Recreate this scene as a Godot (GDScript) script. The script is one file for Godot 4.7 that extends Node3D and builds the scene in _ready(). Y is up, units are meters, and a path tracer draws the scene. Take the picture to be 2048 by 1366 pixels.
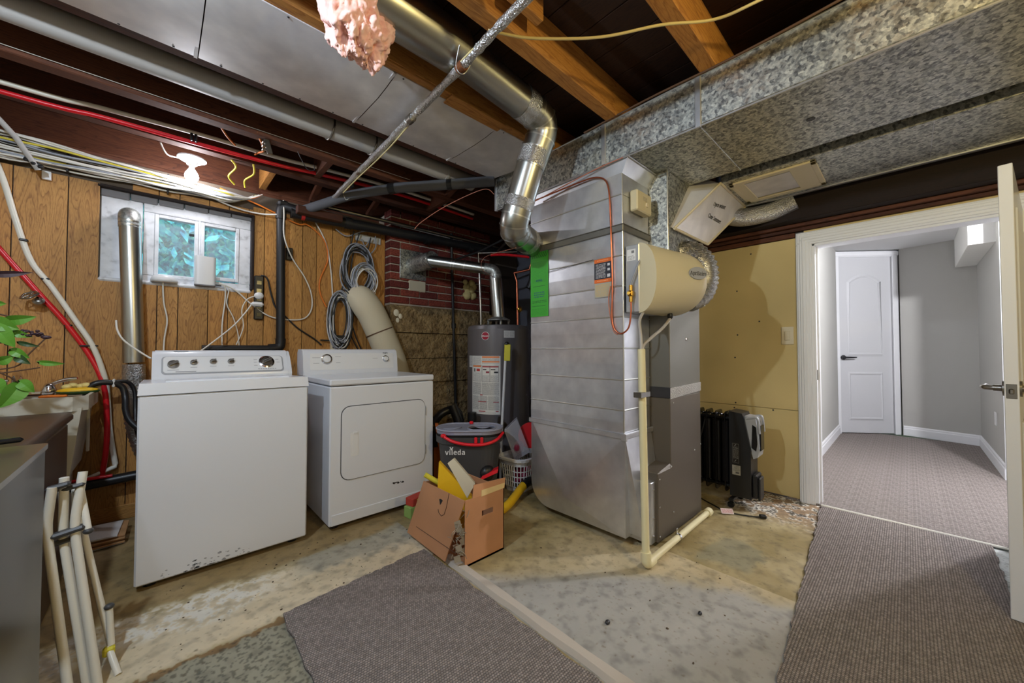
extends Node3D

class Geo:
	# collects triangles with their own normals and uvs (metres)
	var v := PackedVector3Array()
	var n := PackedVector3Array()
	var u := PackedVector2Array()
	var off := Vector2.ZERO
	func tri(a: Vector3, b: Vector3, c: Vector3, na: Vector3, nb: Vector3, nc: Vector3, ua := Vector2.ZERO, ub := Vector2.ZERO, uc := Vector2.ZERO) -> void:
		if (b - a).cross(c - a).dot(na + nb + nc) > 0.0:
			v.append_array([a, c, b]); n.append_array([na, nc, nb]); u.append_array([ua + off, uc + off, ub + off])
		else:
			v.append_array([a, b, c]); n.append_array([na, nb, nc]); u.append_array([ua + off, ub + off, uc + off])
	func quad(a: Vector3, b: Vector3, c: Vector3, d: Vector3, nn := Vector3.ZERO, uvs: Array = []) -> void:
		# a b c d run round the face; without nn the normal is (b-a)x(d-a)
		if nn == Vector3.ZERO:
			nn = (b - a).cross(d - a).normalized()
		var q: Array = uvs if uvs.size() == 4 else [Vector2.ZERO, Vector2((b - a).length(), 0), Vector2((b - a).length(), (d - a).length()), Vector2(0, (d - a).length())]
		tri(a, b, c, nn, nn, nn, q[0], q[1], q[2])
		tri(a, c, d, nn, nn, nn, q[0], q[2], q[3])
	func box(c: Vector3, s: Vector3, bev := 0.0, basis := Basis.IDENTITY) -> void:
		var h := s * 0.5
		bev = minf(bev, minf(h.x, minf(h.y, h.z)) * 0.95)
		var la := 0
		if s.y > s[la]: la = 1
		if s.z > s[la]: la = 2
		for ax in 3:
			var i := (ax + 1) % 3
			var j := (ax + 2) % 3
			if j == la:
				var t := i; i = j; j = t
			for sg in [-1.0, 1.0]:
				var p: Array[Vector3] = []
				var q: Array = []
				for k in [[-1, -1], [1, -1], [1, 1], [-1, 1]]:
					var w := Vector3.ZERO
					w[ax] = sg * h[ax]; w[i] = k[0] * (h[i] - bev); w[j] = k[1] * (h[j] - bev)
					p.append(c + basis * w); q.append(Vector2(w[i] + h[i], w[j] + h[j] + ax * 0.37))
				var nn := Vector3.ZERO
				nn[ax] = sg
				quad(p[0], p[1], p[2], p[3], basis * nn, q)
		if bev <= 0.0: return
		for ax in 3:
			var i := (ax + 1) % 3
			var j := (ax + 2) % 3
			for si in [-1.0, 1.0]:
				for sj in [-1.0, 1.0]:
					var p: Array[Vector3] = []
					for k in [[-1, 0], [1, 0], [1, 1], [-1, 1]]:
						var w := Vector3.ZERO
						w[ax] = k[0] * (h[ax] - bev)
						w[i] = si * (h[i] - (bev if k[1] == 1 else 0.0)); w[j] = sj * (h[j] - (0.0 if k[1] == 1 else bev))
						p.append(c + basis * w)
					var nn := Vector3.ZERO
					nn[i] = si; nn[j] = sj
					quad(p[0], p[1], p[2], p[3], basis * nn.normalized())
		for sx in [-1.0, 1.0]:
			for sy in [-1.0, 1.0]:
				for sz in [-1.0, 1.0]:
					var nn := basis * Vector3(sx, sy, sz).normalized()
					tri(c + basis * Vector3(sx * h.x, sy * (h.y - bev), sz * (h.z - bev)), c + basis * Vector3(sx * (h.x - bev), sy * h.y, sz * (h.z - bev)), c + basis * Vector3(sx * (h.x - bev), sy * (h.y - bev), sz * h.z), nn, nn, nn)
	func span(a: Vector3, b: Vector3, bev := 0.0) -> void:   # box from corner to corner
		box((a + b) * 0.5, (b - a).abs(), bev)
	func ring(c: Vector3, x: Vector3, y: Vector3, r: float, sides: int) -> PackedVector3Array:
		var o := PackedVector3Array()
		for k in sides + 1:
			var a := TAU * k / sides
			o.append(c + (x * cos(a) + y * sin(a)) * r)
		return o
	func tube(pts: PackedVector3Array, rad, sides := 10, caps := true) -> void:
		var m := pts.size()
		var t0 := (pts[1] - pts[0]).normalized()
		var x := t0.cross(Vector3.UP if absf(t0.y) < 0.9 else Vector3.RIGHT).normalized()
		var rings: Array[PackedVector3Array] = []
		var cs: Array[Vector3] = []
		var along := 0.0
		var ls := PackedFloat32Array()
		for k in m:
			var t := (pts[mini(k + 1, m - 1)] - pts[maxi(k - 1, 0)]).normalized()
			x = (x - t * x.dot(t)).normalized()
			var y := t.cross(x)
			var r: float = rad[k] if rad is Array else rad
			if k > 0 and k < m - 1:   # keep the width through a sharp bend
				pass
			if k > 0: along += pts[k].distance_to(pts[k - 1])
			ls.append(along)
			rings.append(ring(pts[k], x, y, r, sides))
			cs.append(pts[k])
		for k in m - 1:
			for s in sides:
				var a := rings[k][s]; var b := rings[k][s + 1]; var c := rings[k + 1][s + 1]; var d := rings[k + 1][s]
				var u0 := 0.12 * s / sides * 4.0; var u1 := 0.12 * (s + 1) / sides * 4.0
				var na := (a - cs[k]).normalized(); var nb := (b - cs[k]).normalized(); var nc := (c - cs[k + 1]).normalized(); var nd := (d - cs[k + 1]).normalized()
				tri(a, b, c, na, nb, nc, Vector2(ls[k], u0), Vector2(ls[k], u1), Vector2(ls[k + 1], u1))
				tri(a, c, d, na, nc, nd, Vector2(ls[k], u0), Vector2(ls[k + 1], u1), Vector2(ls[k + 1], u0))
		if caps:
			for e in 2:
				var k := 0 if e == 0 else m - 1
				var nn := (pts[0] - pts[1]).normalized() if e == 0 else (pts[m - 1] - pts[m - 2]).normalized()
				for s in sides:
					tri(cs[k], rings[k][s], rings[k][s + 1], nn, nn, nn)
	func lathe(prof: Array, tr: Transform3D, segs := 24, smooth := false) -> void:
		# profile of Vector2(radius, height) about the y axis of tr
		var m := prof.size()
		var sn: Array[Vector2] = []
		for k in m - 1:
			var d: Vector2 = prof[k + 1] - prof[k]
			sn.append(Vector2(d.y, -d.x).normalized())
		for k in m - 1:
			var n0 := sn[k]
			var n1 := sn[k]
			if smooth:
				if k > 0: n0 = (sn[k] + sn[k - 1]).normalized()
				if k < m - 2: n1 = (sn[k] + sn[k + 1]).normalized()
			for s in segs:
				var a0 := TAU * s / segs; var a1 := TAU * (s + 1) / segs
				var d0 := Vector3(cos(a0), 0, sin(a0)); var d1 := Vector3(cos(a1), 0, sin(a1))
				var p0: Vector2 = prof[k]; var p1: Vector2 = prof[k + 1]
				var A := tr * (d0 * p0.x + Vector3.UP * p0.y); var B := tr * (d1 * p0.x + Vector3.UP * p0.y)
				var C := tr * (d1 * p1.x + Vector3.UP * p1.y); var D := tr * (d0 * p1.x + Vector3.UP * p1.y)
				var bs := tr.basis
				var NA := (bs * (d0 * n0.x + Vector3.UP * n0.y)).normalized(); var NB := (bs * (d1 * n0.x + Vector3.UP * n0.y)).normalized()
				var NC := (bs * (d1 * n1.x + Vector3.UP * n1.y)).normalized(); var ND := (bs * (d0 * n1.x + Vector3.UP * n1.y)).normalized()
				var U0 := float(s) / segs; var U1 := float(s + 1) / segs
				if p0.x > 1e-6: tri(A, B, C, NA, NB, NC, Vector2(U0, p0.y), Vector2(U1, p0.y), Vector2(U1, p1.y))
				if p1.x > 1e-6: tri(A, C, D, NA, NC, ND, Vector2(U0, p0.y), Vector2(U1, p1.y), Vector2(U0, p1.y))
	func plate(poly: PackedVector2Array, depth: float, tr: Transform3D, smooth := false, holes: Array = []) -> void:
		# polygon in the x-y plane of tr, running from z = 0 to z = depth
		var pl := poly
		if Geometry2D.is_polygon_clockwise(pl):
			pl.reverse()
		var idx := Geometry2D.triangulate_polygon(pl)
		var nz := (tr.basis * Vector3.BACK).normalized()
		for k in range(0, idx.size(), 3):
			for e in 2:
				var z := depth if e == 0 else 0.0
				var nn := nz * (1.0 if e == 0 else -1.0) * signf(depth)
				var a := pl[idx[k]]; var b := pl[idx[k + 1]]; var c := pl[idx[k + 2]]
				tri(tr * Vector3(a.x, a.y, z), tr * Vector3(b.x, b.y, z), tr * Vector3(c.x, c.y, z), nn, nn, nn, a, b, c)
		rim(pl, depth, tr, smooth)
	func rim(pl: PackedVector2Array, depth: float, tr: Transform3D, smooth := false) -> void:
		var m := pl.size()
		var ns: Array[Vector2] = []
		for k in m:
			var d := pl[(k + 1) % m] - pl[k]
			ns.append(Vector2(d.y, -d.x).normalized())
		for k in m:
			var a := pl[k]; var b := pl[(k + 1) % m]
			var n0 := ns[k]; var n1 := ns[k]
			if smooth:
				var pr := ns[(k + m - 1) % m]; var nx := ns[(k + 1) % m]
				if pr.dot(n0) > 0.7: n0 = (n0 + pr).normalized()
				if nx.dot(n1) > 0.7: n1 = (n1 + nx).normalized()
			var N0 := (tr.basis * Vector3(n0.x, n0.y, 0)).normalized(); var N1 := (tr.basis * Vector3(n1.x, n1.y, 0)).normalized()
			var A := tr * Vector3(a.x, a.y, 0); var B := tr * Vector3(b.x, b.y, 0); var C := tr * Vector3(b.x, b.y, depth); var D := tr * Vector3(a.x, a.y, depth)
			var L := (b - a).length()
			tri(A, B, C, N0, N1, N1, Vector2.ZERO, Vector2(L, 0), Vector2(L, depth))
			tri(A, C, D, N0, N1, N0, Vector2.ZERO, Vector2(L, depth), Vector2(0, depth))
	func hexa(p: Array) -> void:   # eight corners: 0-3 round the front, 4-7 round the back
		var mid := Vector3.ZERO
		for q in p: mid += q / 8.0
		for f in [[0, 1, 2, 3], [4, 5, 6, 7], [0, 1, 5, 4], [1, 2, 6, 5], [2, 3, 7, 6], [3, 0, 4, 7]]:
			var a: Vector3 = p[f[0]]; var b: Vector3 = p[f[1]]; var c: Vector3 = p[f[2]]; var d: Vector3 = p[f[3]]
			var nn := (c - a).cross(d - b).normalized()
			if nn.dot((a + b + c + d) * 0.25 - mid) < 0.0: nn = -nn
			quad(a, b, c, d, nn)
	func ball(c: Vector3, r: Vector3, segs := 14, rows := 8) -> void:
		for i in rows:
			for j in segs:
				var q: Array[Vector3] = []
				for k in [[0, 0], [0, 1], [1, 1], [1, 0]]:
					var th: float = PI * (i + k[0]) / rows; var ph: float = TAU * (j + k[1]) / segs
					q.append(Vector3(sin(th) * cos(ph), cos(th), sin(th) * sin(ph)))
				var P: Array[Vector3] = []
				var N: Array[Vector3] = []
				for d in q:
					P.append(c + d * r); N.append((d / r).normalized())
				if i > 0: tri(P[0], P[1], P[2], N[0], N[1], N[2])
				if i < rows - 1: tri(P[0], P[2], P[3], N[0], N[2], N[3])
	func mesh(shift := Vector3.ZERO) -> ArrayMesh:
		var a := []
		a.resize(Mesh.ARRAY_MAX)
		var w := v.duplicate()
		if shift != Vector3.ZERO:
			for k in w.size(): w[k] -= shift
		a[Mesh.ARRAY_VERTEX] = w
		a[Mesh.ARRAY_NORMAL] = n
		a[Mesh.ARRAY_TEX_UV] = u
		var m := ArrayMesh.new()
		m.add_surface_from_arrays(Mesh.PRIMITIVE_TRIANGLES, a)
		return m

var taken := {}
var rng := RandomNumberGenerator.new()
var M := {}

func numbered(called: String) -> String:
	if not taken.has(called):
		taken[called] = 0
		return called
	taken[called] += 1
	return "%s_%03d" % [called, taken[called]]

func tag(o: Node, label: String, category := "", group := "", kind := "") -> Node:
	if label: o.set_meta("label", label)
	if category: o.set_meta("category", category)
	if group: o.set_meta("group", group)
	if kind: o.set_meta("kind", kind)
	return o

func thing(called: String, label: String, category: String, at: Vector3, group := "") -> Node3D:
	var o := Node3D.new()
	o.name = numbered(called)
	add_child(o)
	o.position = at
	tag(o, label, category, group)
	return o

func struct(called: String, label: String, at := Vector3.ZERO) -> Node3D:
	var o := Node3D.new()
	o.name = called
	add_child(o)
	o.position = at
	return tag(o, label, called.get_slice("_", 0), "", "structure")

func origin(o: Node3D) -> Vector3:
	var p := Vector3.ZERO
	var q: Node = o
	while q is Node3D and q != self:
		p += q.position
		q = q.get_parent()
	return p

# one mesh of a thing; its shape is given in room coordinates and kept relative to the thing
func part(parent: Node3D, called: String, g: Geo, m: Material, label := "", kind := "") -> MeshInstance3D:
	var o := MeshInstance3D.new()
	o.name = called
	o.mesh = g.mesh(origin(parent))
	o.material_override = m
	parent.add_child(o, true)
	tag(o, label, "", "", kind)
	return o

# a thing that is one mesh
func single(called: String, g: Geo, m: Material, label: String, category: String, at: Vector3, group := "", kind := "") -> MeshInstance3D:
	var o := MeshInstance3D.new()
	o.name = numbered(called)
	o.position = at
	o.mesh = g.mesh(at)
	o.material_override = m
	add_child(o)
	tag(o, label, category, group, kind)
	return o

func shell(called: String, g: Geo, m: Material, label: String) -> MeshInstance3D:
	var o := MeshInstance3D.new()
	o.name = called
	o.mesh = g.mesh()
	o.material_override = m
	add_child(o)
	tag(o, label, called.get_slice("_", 0), "", "structure")
	return o

func text(parent: Node3D, called: String, words: String, size: float, tr: Transform3D, m: Material, font := "Droid Sans", bold := false, italic := false, depth := 0.001) -> MeshInstance3D:
	# letters of cap height about size, centred on tr, lying in its x-y plane
	var f := SystemFont.new()
	f.font_names = PackedStringArray([font])
	if bold: f.font_weight = 700
	f.font_italic = italic
	var t := TextMesh.new()
	t.text = words
	t.font = f
	t.font_size = 32
	t.pixel_size = size / 23.0
	t.depth = depth
	t.curve_step = 4.0
	var o := MeshInstance3D.new()
	o.name = called
	o.mesh = t
	o.material_override = m
	parent.add_child(o, true)
	o.transform = Transform3D(tr.basis, tr.origin - origin(parent))
	return o

func V(x: float, y: float, z: float) -> Vector3:
	return Vector3(x, y, z)

# a smooth line through the points
func curve(pts: Array, steps := 6) -> PackedVector3Array:
	var o := PackedVector3Array()
	var m := pts.size()
	for k in m - 1:
		var p0: Vector3 = pts[maxi(k - 1, 0)]; var p1: Vector3 = pts[k]; var p2: Vector3 = pts[k + 1]; var p3: Vector3 = pts[mini(k + 2, m - 1)]
		for s in steps:
			var t := float(s) / steps
			o.append(0.5 * ((2.0 * p1) + (p2 - p0) * t + (2.0 * p0 - 5.0 * p1 + 4.0 * p2 - p3) * t * t + (3.0 * p1 - p0 - 3.0 * p2 + p3) * t * t * t))
	o.append(pts[m - 1])
	return o

# corners rounded off with short arcs: for rigid pipes
func bent(pts: Array, r: float, steps := 5) -> PackedVector3Array:
	var o := PackedVector3Array([pts[0]])
	for k in range(1, pts.size() - 1):
		var p: Vector3 = pts[k]
		var a: Vector3 = pts[k - 1] - p
		var b: Vector3 = pts[k + 1] - p
		var d := minf(r, minf(a.length(), b.length()) * 0.49)
		var q0 := p + a.normalized() * d
		var q1 := p + b.normalized() * d
		for s in steps + 1:
			var t := float(s) / steps
			o.append(q0.lerp(p, t).lerp(p.lerp(q1, t), t))
	o.append(pts[pts.size() - 1])
	return o

func rounded(w: float, h: float, r: float, steps := 5) -> PackedVector2Array:   # rectangle with round corners about 0,0
	var o := PackedVector2Array()
	for c in 4:
		var cx: float = (w * 0.5 - r) * [1, -1, -1, 1][c]
		var cy: float = (h * 0.5 - r) * [1, 1, -1, -1][c]
		for s in steps + 1:
			var a := PI * 0.5 * (c + float(s) / steps)
			o.append(Vector2(cx + cos(a) * r, cy + sin(a) * r))
	return o

func facing(o: Vector3, x: Vector3, y: Vector3) -> Transform3D:   # x and y span the plane, z is its normal
	x = x.normalized()
	var z := x.cross(y).normalized()
	return Transform3D(Basis(x, z.cross(x), z), o)

func pipe(a: Array, r: float, sides := 10) -> Geo:
	var g := Geo.new()
	g.tube(PackedVector3Array(a), r, sides)
	return g

func hose(a: Array, r: float, sides := 8, steps := 6) -> Geo:
	var g := Geo.new()
	g.tube(curve(a, steps), r, sides)
	return g

# a line from a to b that hangs by `sag` in the middle
func hang(a: Vector3, b: Vector3, sag: float, wob := 0.0) -> Array:
	var o := []
	for k in 9:
		var t := k / 8.0
		var p := a.lerp(b, t) - Vector3.UP * sag * 4.0 * t * (1.0 - t)
		if wob > 0.0 and k > 0 and k < 8: p += Vector3(rng.randf_range(-wob, wob), rng.randf_range(-wob, wob), rng.randf_range(-wob, wob))
		o.append(p)
	return o

func _ready() -> void:
	rng.seed = 7
	# camera
	var cam := Camera3D.new()
	cam.name = "camera"
	cam.fov = 84.951
	cam.position = V(0, 1.08, 0)
	cam.rotation_degrees = V(1.3054, -43.3002, 0)
	cam.near = 0.05
	add_child(cam)
	cam.current = true
	# sky beyond the window
	var we := WorldEnvironment.new()
	we.name = "environment"
	var env := Environment.new()
	env.background_mode = Environment.BG_SKY
	var sk := ProceduralSkyMaterial.new()
	sk.sky_top_color = C(150, 190, 220)
	sk.sky_horizon_color = C(190, 215, 222)
	sk.ground_bottom_color = C(60, 80, 60)
	sk.ground_horizon_color = C(110, 140, 130)
	sk.sky_energy_multiplier = 2.6
	var sky := Sky.new()
	sky.sky_material = sk
	env.sky = sky
	env.tonemap_mode = Environment.TONE_MAPPER_LINEAR
	env.tonemap_exposure = 1.0
	env.sdfgi_enabled = true
	env.ssao_enabled = true
	env.ssil_enabled = true
	we.environment = env
	add_child(we)
	make_materials()
	# lamps: the bulb by the window, two bare bulbs out of view, an added fill bulb at the rear, the hall lamp
	lamp("light_fixture", "white porcelain lamp holder with a lit bare bulb on the joist above the window", V(0.135, 2.372, -3.29), Color(0.97, 0.97, 1.0), 0.24, 18.0, true)
	lamp("light_fixture", "bare bulb lamp holder on the joists beside the laundry sink, out of view", V(-0.58, 2.372, -1.115), Color(0.86, 0.93, 1.0), 2.1, 6.0, false)
	lamp("light_fixture", "bare bulb hanging on a short cord beside the big metal duct, out of view", V(1.05, 2.19, 0.62), Color(1.0, 0.90, 0.60), 1.05, 6.0, false)
	lamp("light_fixture", "added fill bulb on the joists by the rear wall, out of view", V(-0.6, 2.372, 1.45), Color(0.86, 0.92, 1.0), 0.9, 6.0, false)  # fill bulb added out of view to lift the shadows
	lamp("hall_light", "round white ceiling lamp in the hall beyond the doorway", V(4.25, 2.355, 0.75), Color(0.98, 0.98, 1.0), 3.9, 6.0, false)
	build_shell()
	build_ceiling()
	build_hall()
	build_floor_pieces()
	build_ducts()
	build_furnace()
	build_water_heater()
	build_laundry()
	build_sink_corner()
	build_clutter()
	build_pipes()
	build_wires()

func lamp(called: String, label: String, p: Vector3, c: Color, energy: float, glow: float, seen: bool) -> void:
	var t := thing(called, label, "lamp", p)
	var g := Geo.new()
	g.lathe([Vector2(0.0, 0.0), Vector2(0.076, 0.0), Vector2(0.078, -0.009), Vector2(0.060, -0.019), Vector2(0.032, -0.024), Vector2(0.028, -0.045), Vector2(0.024, -0.047), Vector2(0.022, -0.03)], Transform3D(Basis.IDENTITY, p), 24, false)
	part(t, "lamp_holder", g, M.white_plastic)
	var b := Geo.new()
	var y := -0.05
	b.lathe([Vector2(0.0, y - 0.108), Vector2(0.016, y - 0.106), Vector2(0.029, y - 0.099), Vector2(0.036, y - 0.086), Vector2(0.038, y - 0.071), Vector2(0.034, y - 0.054), Vector2(0.022, y - 0.033), Vector2(0.014, y - 0.018), Vector2(0.013, y)], Transform3D(Basis.IDENTITY, p), 20, true)
	var m := StandardMaterial3D.new()
	m.albedo_color = Color(1, 1, 1)
	m.emission_enabled = true
	m.emission = c
	m.emission_energy_multiplier = glow
	part(t, "bulb", b, m, "lit frosted bulb")
	if p.y < 2.3:
		part(t, "cord", pipe([V(p.x, 2.376, p.z), p], 0.006, 8), M.black_cable)
	var cap := Geo.new()
	cap.lathe([Vector2(0.0135, y), Vector2(0.0135, y + 0.022), Vector2(0.0, y + 0.022)], Transform3D(Basis.IDENTITY, p), 16)
	part(t, "screw_cap", cap, M.brass)
	var l := OmniLight3D.new()
	l.name = "glow"
	l.position = V(0, y - 0.065, 0)
	l.light_color = c
	l.light_energy = energy
	l.light_size = 0.03
	l.omni_range = 12.0
	l.omni_attenuation = 2.0
	l.shadow_enabled = true
	t.add_child(l)

func mat(called: String, c: Color, rough := 0.6, metal := 0.0) -> StandardMaterial3D:
	var m := StandardMaterial3D.new()
	m.resource_name = called
	m.albedo_color = c
	m.roughness = rough
	m.metallic = metal
	M[called] = m
	return m

func C(r: int, g: int, b: int) -> Color:
	return Color8(r, g, b)

func noise(sd: int, freq: float, oct := 4, type := FastNoiseLite.TYPE_SIMPLEX_SMOOTH) -> FastNoiseLite:
	var f := FastNoiseLite.new()
	f.seed = sd
	f.noise_type = type
	f.frequency = freq
	f.fractal_octaves = oct
	return f

func ramp(stops: Array) -> Gradient:
	var g := Gradient.new()
	var o := PackedFloat32Array()
	var c := PackedColorArray()
	for s in stops:
		o.append(s[0]); c.append(s[1])
	g.offsets = o
	g.colors = c
	return g

func ntex(f: FastNoiseLite, size: int, stops: Array = [], normal := 0.0) -> NoiseTexture2D:
	var t := NoiseTexture2D.new()
	t.width = size
	t.height = size
	t.seamless = true
	t.noise = f
	if stops: t.color_ramp = ramp(stops)
	if normal > 0.0:
		t.as_normal_map = true
		t.bump_strength = normal
	return t

# a picture painted point by point: f(x, y) with 0..1 gives a Color
func paint(w: int, h: int, f: Callable) -> ImageTexture:
	var b := PackedByteArray()
	b.resize(w * h * 3)
	var k := 0
	for y in h:
		for x in w:
			var c: Color = f.call(x, y)
			b[k] = int(clampf(c.r, 0, 1) * 255.0); b[k + 1] = int(clampf(c.g, 0, 1) * 255.0); b[k + 2] = int(clampf(c.b, 0, 1) * 255.0)
			k += 3
	return ImageTexture.create_from_image(Image.create_from_data(w, h, false, Image.FORMAT_RGB8, b))

func tri_map(m: StandardMaterial3D, t: Texture2D, scale: Vector3, world := true) -> StandardMaterial3D:
	m.albedo_texture = t
	m.uv1_triplanar = true
	m.uv1_world_triplanar = world
	m.uv1_scale = scale
	return m

func wood_tex(sd: int, light: Color, dark: Color, rings: float, streak: float) -> ImageTexture:
	# boards cut tangentially: long ovals of grain; runs along x, 1.28 m long, 0.64 m high
	var big := noise(sd, 0.0045, 2)
	var fine := noise(sd + 1, 0.02, 3)
	var pore := noise(sd + 2, 0.35, 1)
	return paint(640, 320, func(x: int, y: int) -> Color:
		var h := big.get_noise_2d(x * 0.42, y * 2.6) * rings + fine.get_noise_2d(x * 0.22, y * 1.6) * 0.5
		var fr := fposmod(h, 1.0)
		var line := pow(fr, 5.0) * 0.8 if fr < 0.93 else (1.0 - fr) * 11.0 * 0.7
		var p := clampf(pore.get_noise_2d(x * 0.10, y * 2.8) - 0.05, 0.0, 1.0) * streak
		var tone := 0.16 * fine.get_noise_2d(x * 0.18 + 300.0, y * 0.9)
		return light.lerp(dark, clampf(line + p + tone, 0.0, 1.0)))

func make_materials() -> void:
	# timber
	var pt := wood_tex(11, C(200, 152, 84), C(124, 80, 36), 5.0, 0.5)
	for k in 3:
		var m := mat("oak_panel%d" % k, [Color(0.97, 0.94, 0.90), Color(0.90, 0.87, 0.82), Color(0.97, 0.92, 0.85)][k], 0.62)
		m.albedo_texture = pt
		m.uv1_scale = Vector3(1 / 0.9, 1 / 0.40, 1)
	mat("groove", C(48, 34, 22), 0.7)
	var jt := wood_tex(21, C(136, 92, 62), C(84, 50, 32), 3.0, 0.7)
	for k in 3:
		var m := mat("joist%d" % k, [C(188, 158, 140), C(150, 118, 96), C(235, 200, 130)][k], 0.75)
		m.albedo_texture = jt
		m.uv1_scale = Vector3(1 / 1.1, 1 / 0.4, 1)
	var jo := wood_tex(31, C(196, 150, 86), C(140, 92, 44), 3.0, 0.6)
	var mo := mat("gold_timber", C(240, 220, 190), 0.7)
	mo.albedo_texture = jo
	mo.uv1_scale = Vector3(1 / 1.1, 1 / 0.4, 1)
	var sb := mat("subfloor", C(112, 100, 66), 0.85)
	sb.albedo_texture = jt
	sb.uv1_scale = Vector3(1, 2, 1)
	var bm := mat("dark_beam", C(62, 46, 32), 0.8)
	bm.albedo_texture = jt
	bm.uv1_scale = Vector3(1, 2.5, 1)
	# sheet metal
	var cell := noise(5, 0.045, 2, FastNoiseLite.TYPE_CELLULAR)
	cell.cellular_return_type = FastNoiseLite.RETURN_CELL_VALUE
	cell.domain_warp_enabled = true
	cell.domain_warp_amplitude = 22.0
	cell.domain_warp_frequency = 0.03
	var sp := ntex(cell, 512, [[0.0, C(112, 114, 118)], [0.35, C(168, 170, 172)], [0.65, C(208, 210, 208)], [1.0, C(246, 246, 242)]])
	var gz := mat("galvanised", C(238, 238, 232), 0.42, 0.9)
	tri_map(gz, sp, Vector3(3.6, 3.6, 3.6))
	var gr := ntex(cell, 256, [[0.0, Color(0.34, 0.34, 0.34)], [1.0, Color(0.62, 0.62, 0.62)]])
	gz.roughness = 1.0
	gz.roughness_texture = gr
	var cloud := noise(8, 0.012, 4)
	var ct := ntex(cloud, 512, [[0.0, C(212, 213, 217)], [0.5, C(228, 229, 231)], [1.0, C(244, 245, 246)]])
	var pl := mat("bright_sheet", C(234, 235, 238), 0.34, 0.86)
	tri_map(pl, ct, Vector3(1.1, 1.1, 1.1))
	var pn := mat("dull_sheet", C(250, 246, 246), 0.40, 0.25)
	tri_map(pn, ct, Vector3(0.9, 0.9, 0.9))
	mat("pipe_metal", C(178, 178, 172), 0.30, 1.0)
	mat("pipe_edge", C(220, 220, 214), 0.3, 1.0)
	var crk := noise(14, 0.05, 3, FastNoiseLite.TYPE_CELLULAR)
	var foil := mat("foil", C(206, 206, 206), 0.28, 1.0)
	foil.normal_enabled = true
	foil.normal_texture = ntex(crk, 256, [], 14.0)
	foil.normal_scale = 1.6
	foil.uv1_triplanar = true
	foil.uv1_scale = Vector3(9, 9, 9)
	mat("steel_dark", C(70, 70, 74), 0.4, 0.7)
	mat("black_iron", C(34, 33, 34), 0.5, 0.3)
	mat("chrome", C(215, 215, 218), 0.12, 1.0)
	mat("nickel", C(150, 146, 140), 0.3, 1.0)
	mat("brass", C(206, 160, 70), 0.28, 1.0)
	mat("copper", C(196, 112, 82), 0.32, 1.0)
	mat("stainless", C(66, 62, 50), 0.28, 0.9)
	mat("furnace_brown", C(98, 90, 80), 0.45, 0.35)
	mat("furnace_grey", C(120, 118, 112), 0.42, 0.6)
	# plastics and paint
	mat("white_enamel", C(222, 224, 229), 0.22)
	mat("door_white", C(216, 217, 220), 0.45)
	mat("white_plastic", C(226, 226, 226), 0.35)
	mat("seam_dark", C(60, 60, 62), 0.6)
	mat("silver_plastic", C(178, 180, 184), 0.32, 0.3)
	mat("white_paint", C(244, 245, 248), 0.42)
	mat("ivory", C(222, 210, 180), 0.45)
	mat("beige_cover", C(206, 196, 164), 0.42)
	mat("black_plastic", C(26, 26, 28), 0.38)
	mat("black_gloss", C(20, 20, 22), 0.18)
	mat("grey_foam", C(84, 85, 90), 0.9)
	mat("dark_grey_plastic", C(66, 66, 68), 0.45)
	mat("lilac_grey", C(150, 152, 170), 0.35)
	mat("red_plastic", C(226, 30, 44), 0.35)
	mat("pex_red", C(208, 22, 34), 0.32)
	mat("pex_white", C(226, 222, 208), 0.36)
	mat("pvc_cream", C(232, 222, 180), 0.4)
	mat("pvc_grey", C(176, 172, 168), 0.5)
	mat("orange_cord", C(226, 122, 36), 0.5)
	mat("yellow_cable", C(214, 196, 60), 0.5)
	mat("white_cable", C(222, 218, 208), 0.5)
	mat("grey_cable", C(150, 154, 164), 0.5)
	mat("black_cable", C(24, 24, 26), 0.5)
	mat("cream_wire", C(216, 198, 140), 0.55)
	mat("thermostat_wire", C(190, 120, 96), 0.5)
	mat("yellow_plastic", C(236, 188, 34), 0.4)
	mat("tag_yellow", C(216, 206, 60), 0.6)
	mat("paper_cream", C(222, 214, 190), 0.8)
	mat("heater_grey", C(104, 100, 102), 0.34, 0.25)
	mat("sink_cream", C(206, 200, 184), 0.45)
	mat("cabinet_brown", C(58, 41, 33), 0.32)
	mat("tube_cream", C(230, 226, 214), 0.3)
	mat("tile_white", C(214, 208, 204), 0.4)
	mat("cardboard_edge", C(184, 138, 92), 0.85)
	mat("ink_black", C(26, 26, 32), 0.7)
	mat("ink_white", C(226, 226, 226), 0.6)
	mat("ink_grey", C(130, 130, 134), 0.6)
	mat("leaf", C(92, 148, 44), 0.45).backlight = Color(0.1, 0.2, 0.02)
	mat("leaf_dark", C(44, 74, 34), 0.45)
	mat("leaf_purple", C(58, 36, 44), 0.5)
	mat("stem", C(86, 60, 40), 0.7)
	mat("magenta", C(172, 40, 86), 0.4)
	mat("tape_red", C(196, 40, 36), 0.5)
	mat("card_red", C(186, 60, 44), 0.7)
	mat("card_green", C(150, 180, 96), 0.7)
	var cl := mat("clear_plastic", Color(0.86, 0.86, 0.9, 0.28), 0.18)
	cl.transparency = BaseMaterial3D.TRANSPARENCY_ALPHA
	var gl := mat("glass", Color(0.95, 0.98, 1.0, 0.12), 0.05)
	gl.transparency = BaseMaterial3D.TRANSPARENCY_ALPHA
	# masonry
	var st := noise(41, 0.02, 5)
	var cw := mat("foundation", C(176, 160, 134), 0.92)
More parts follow.
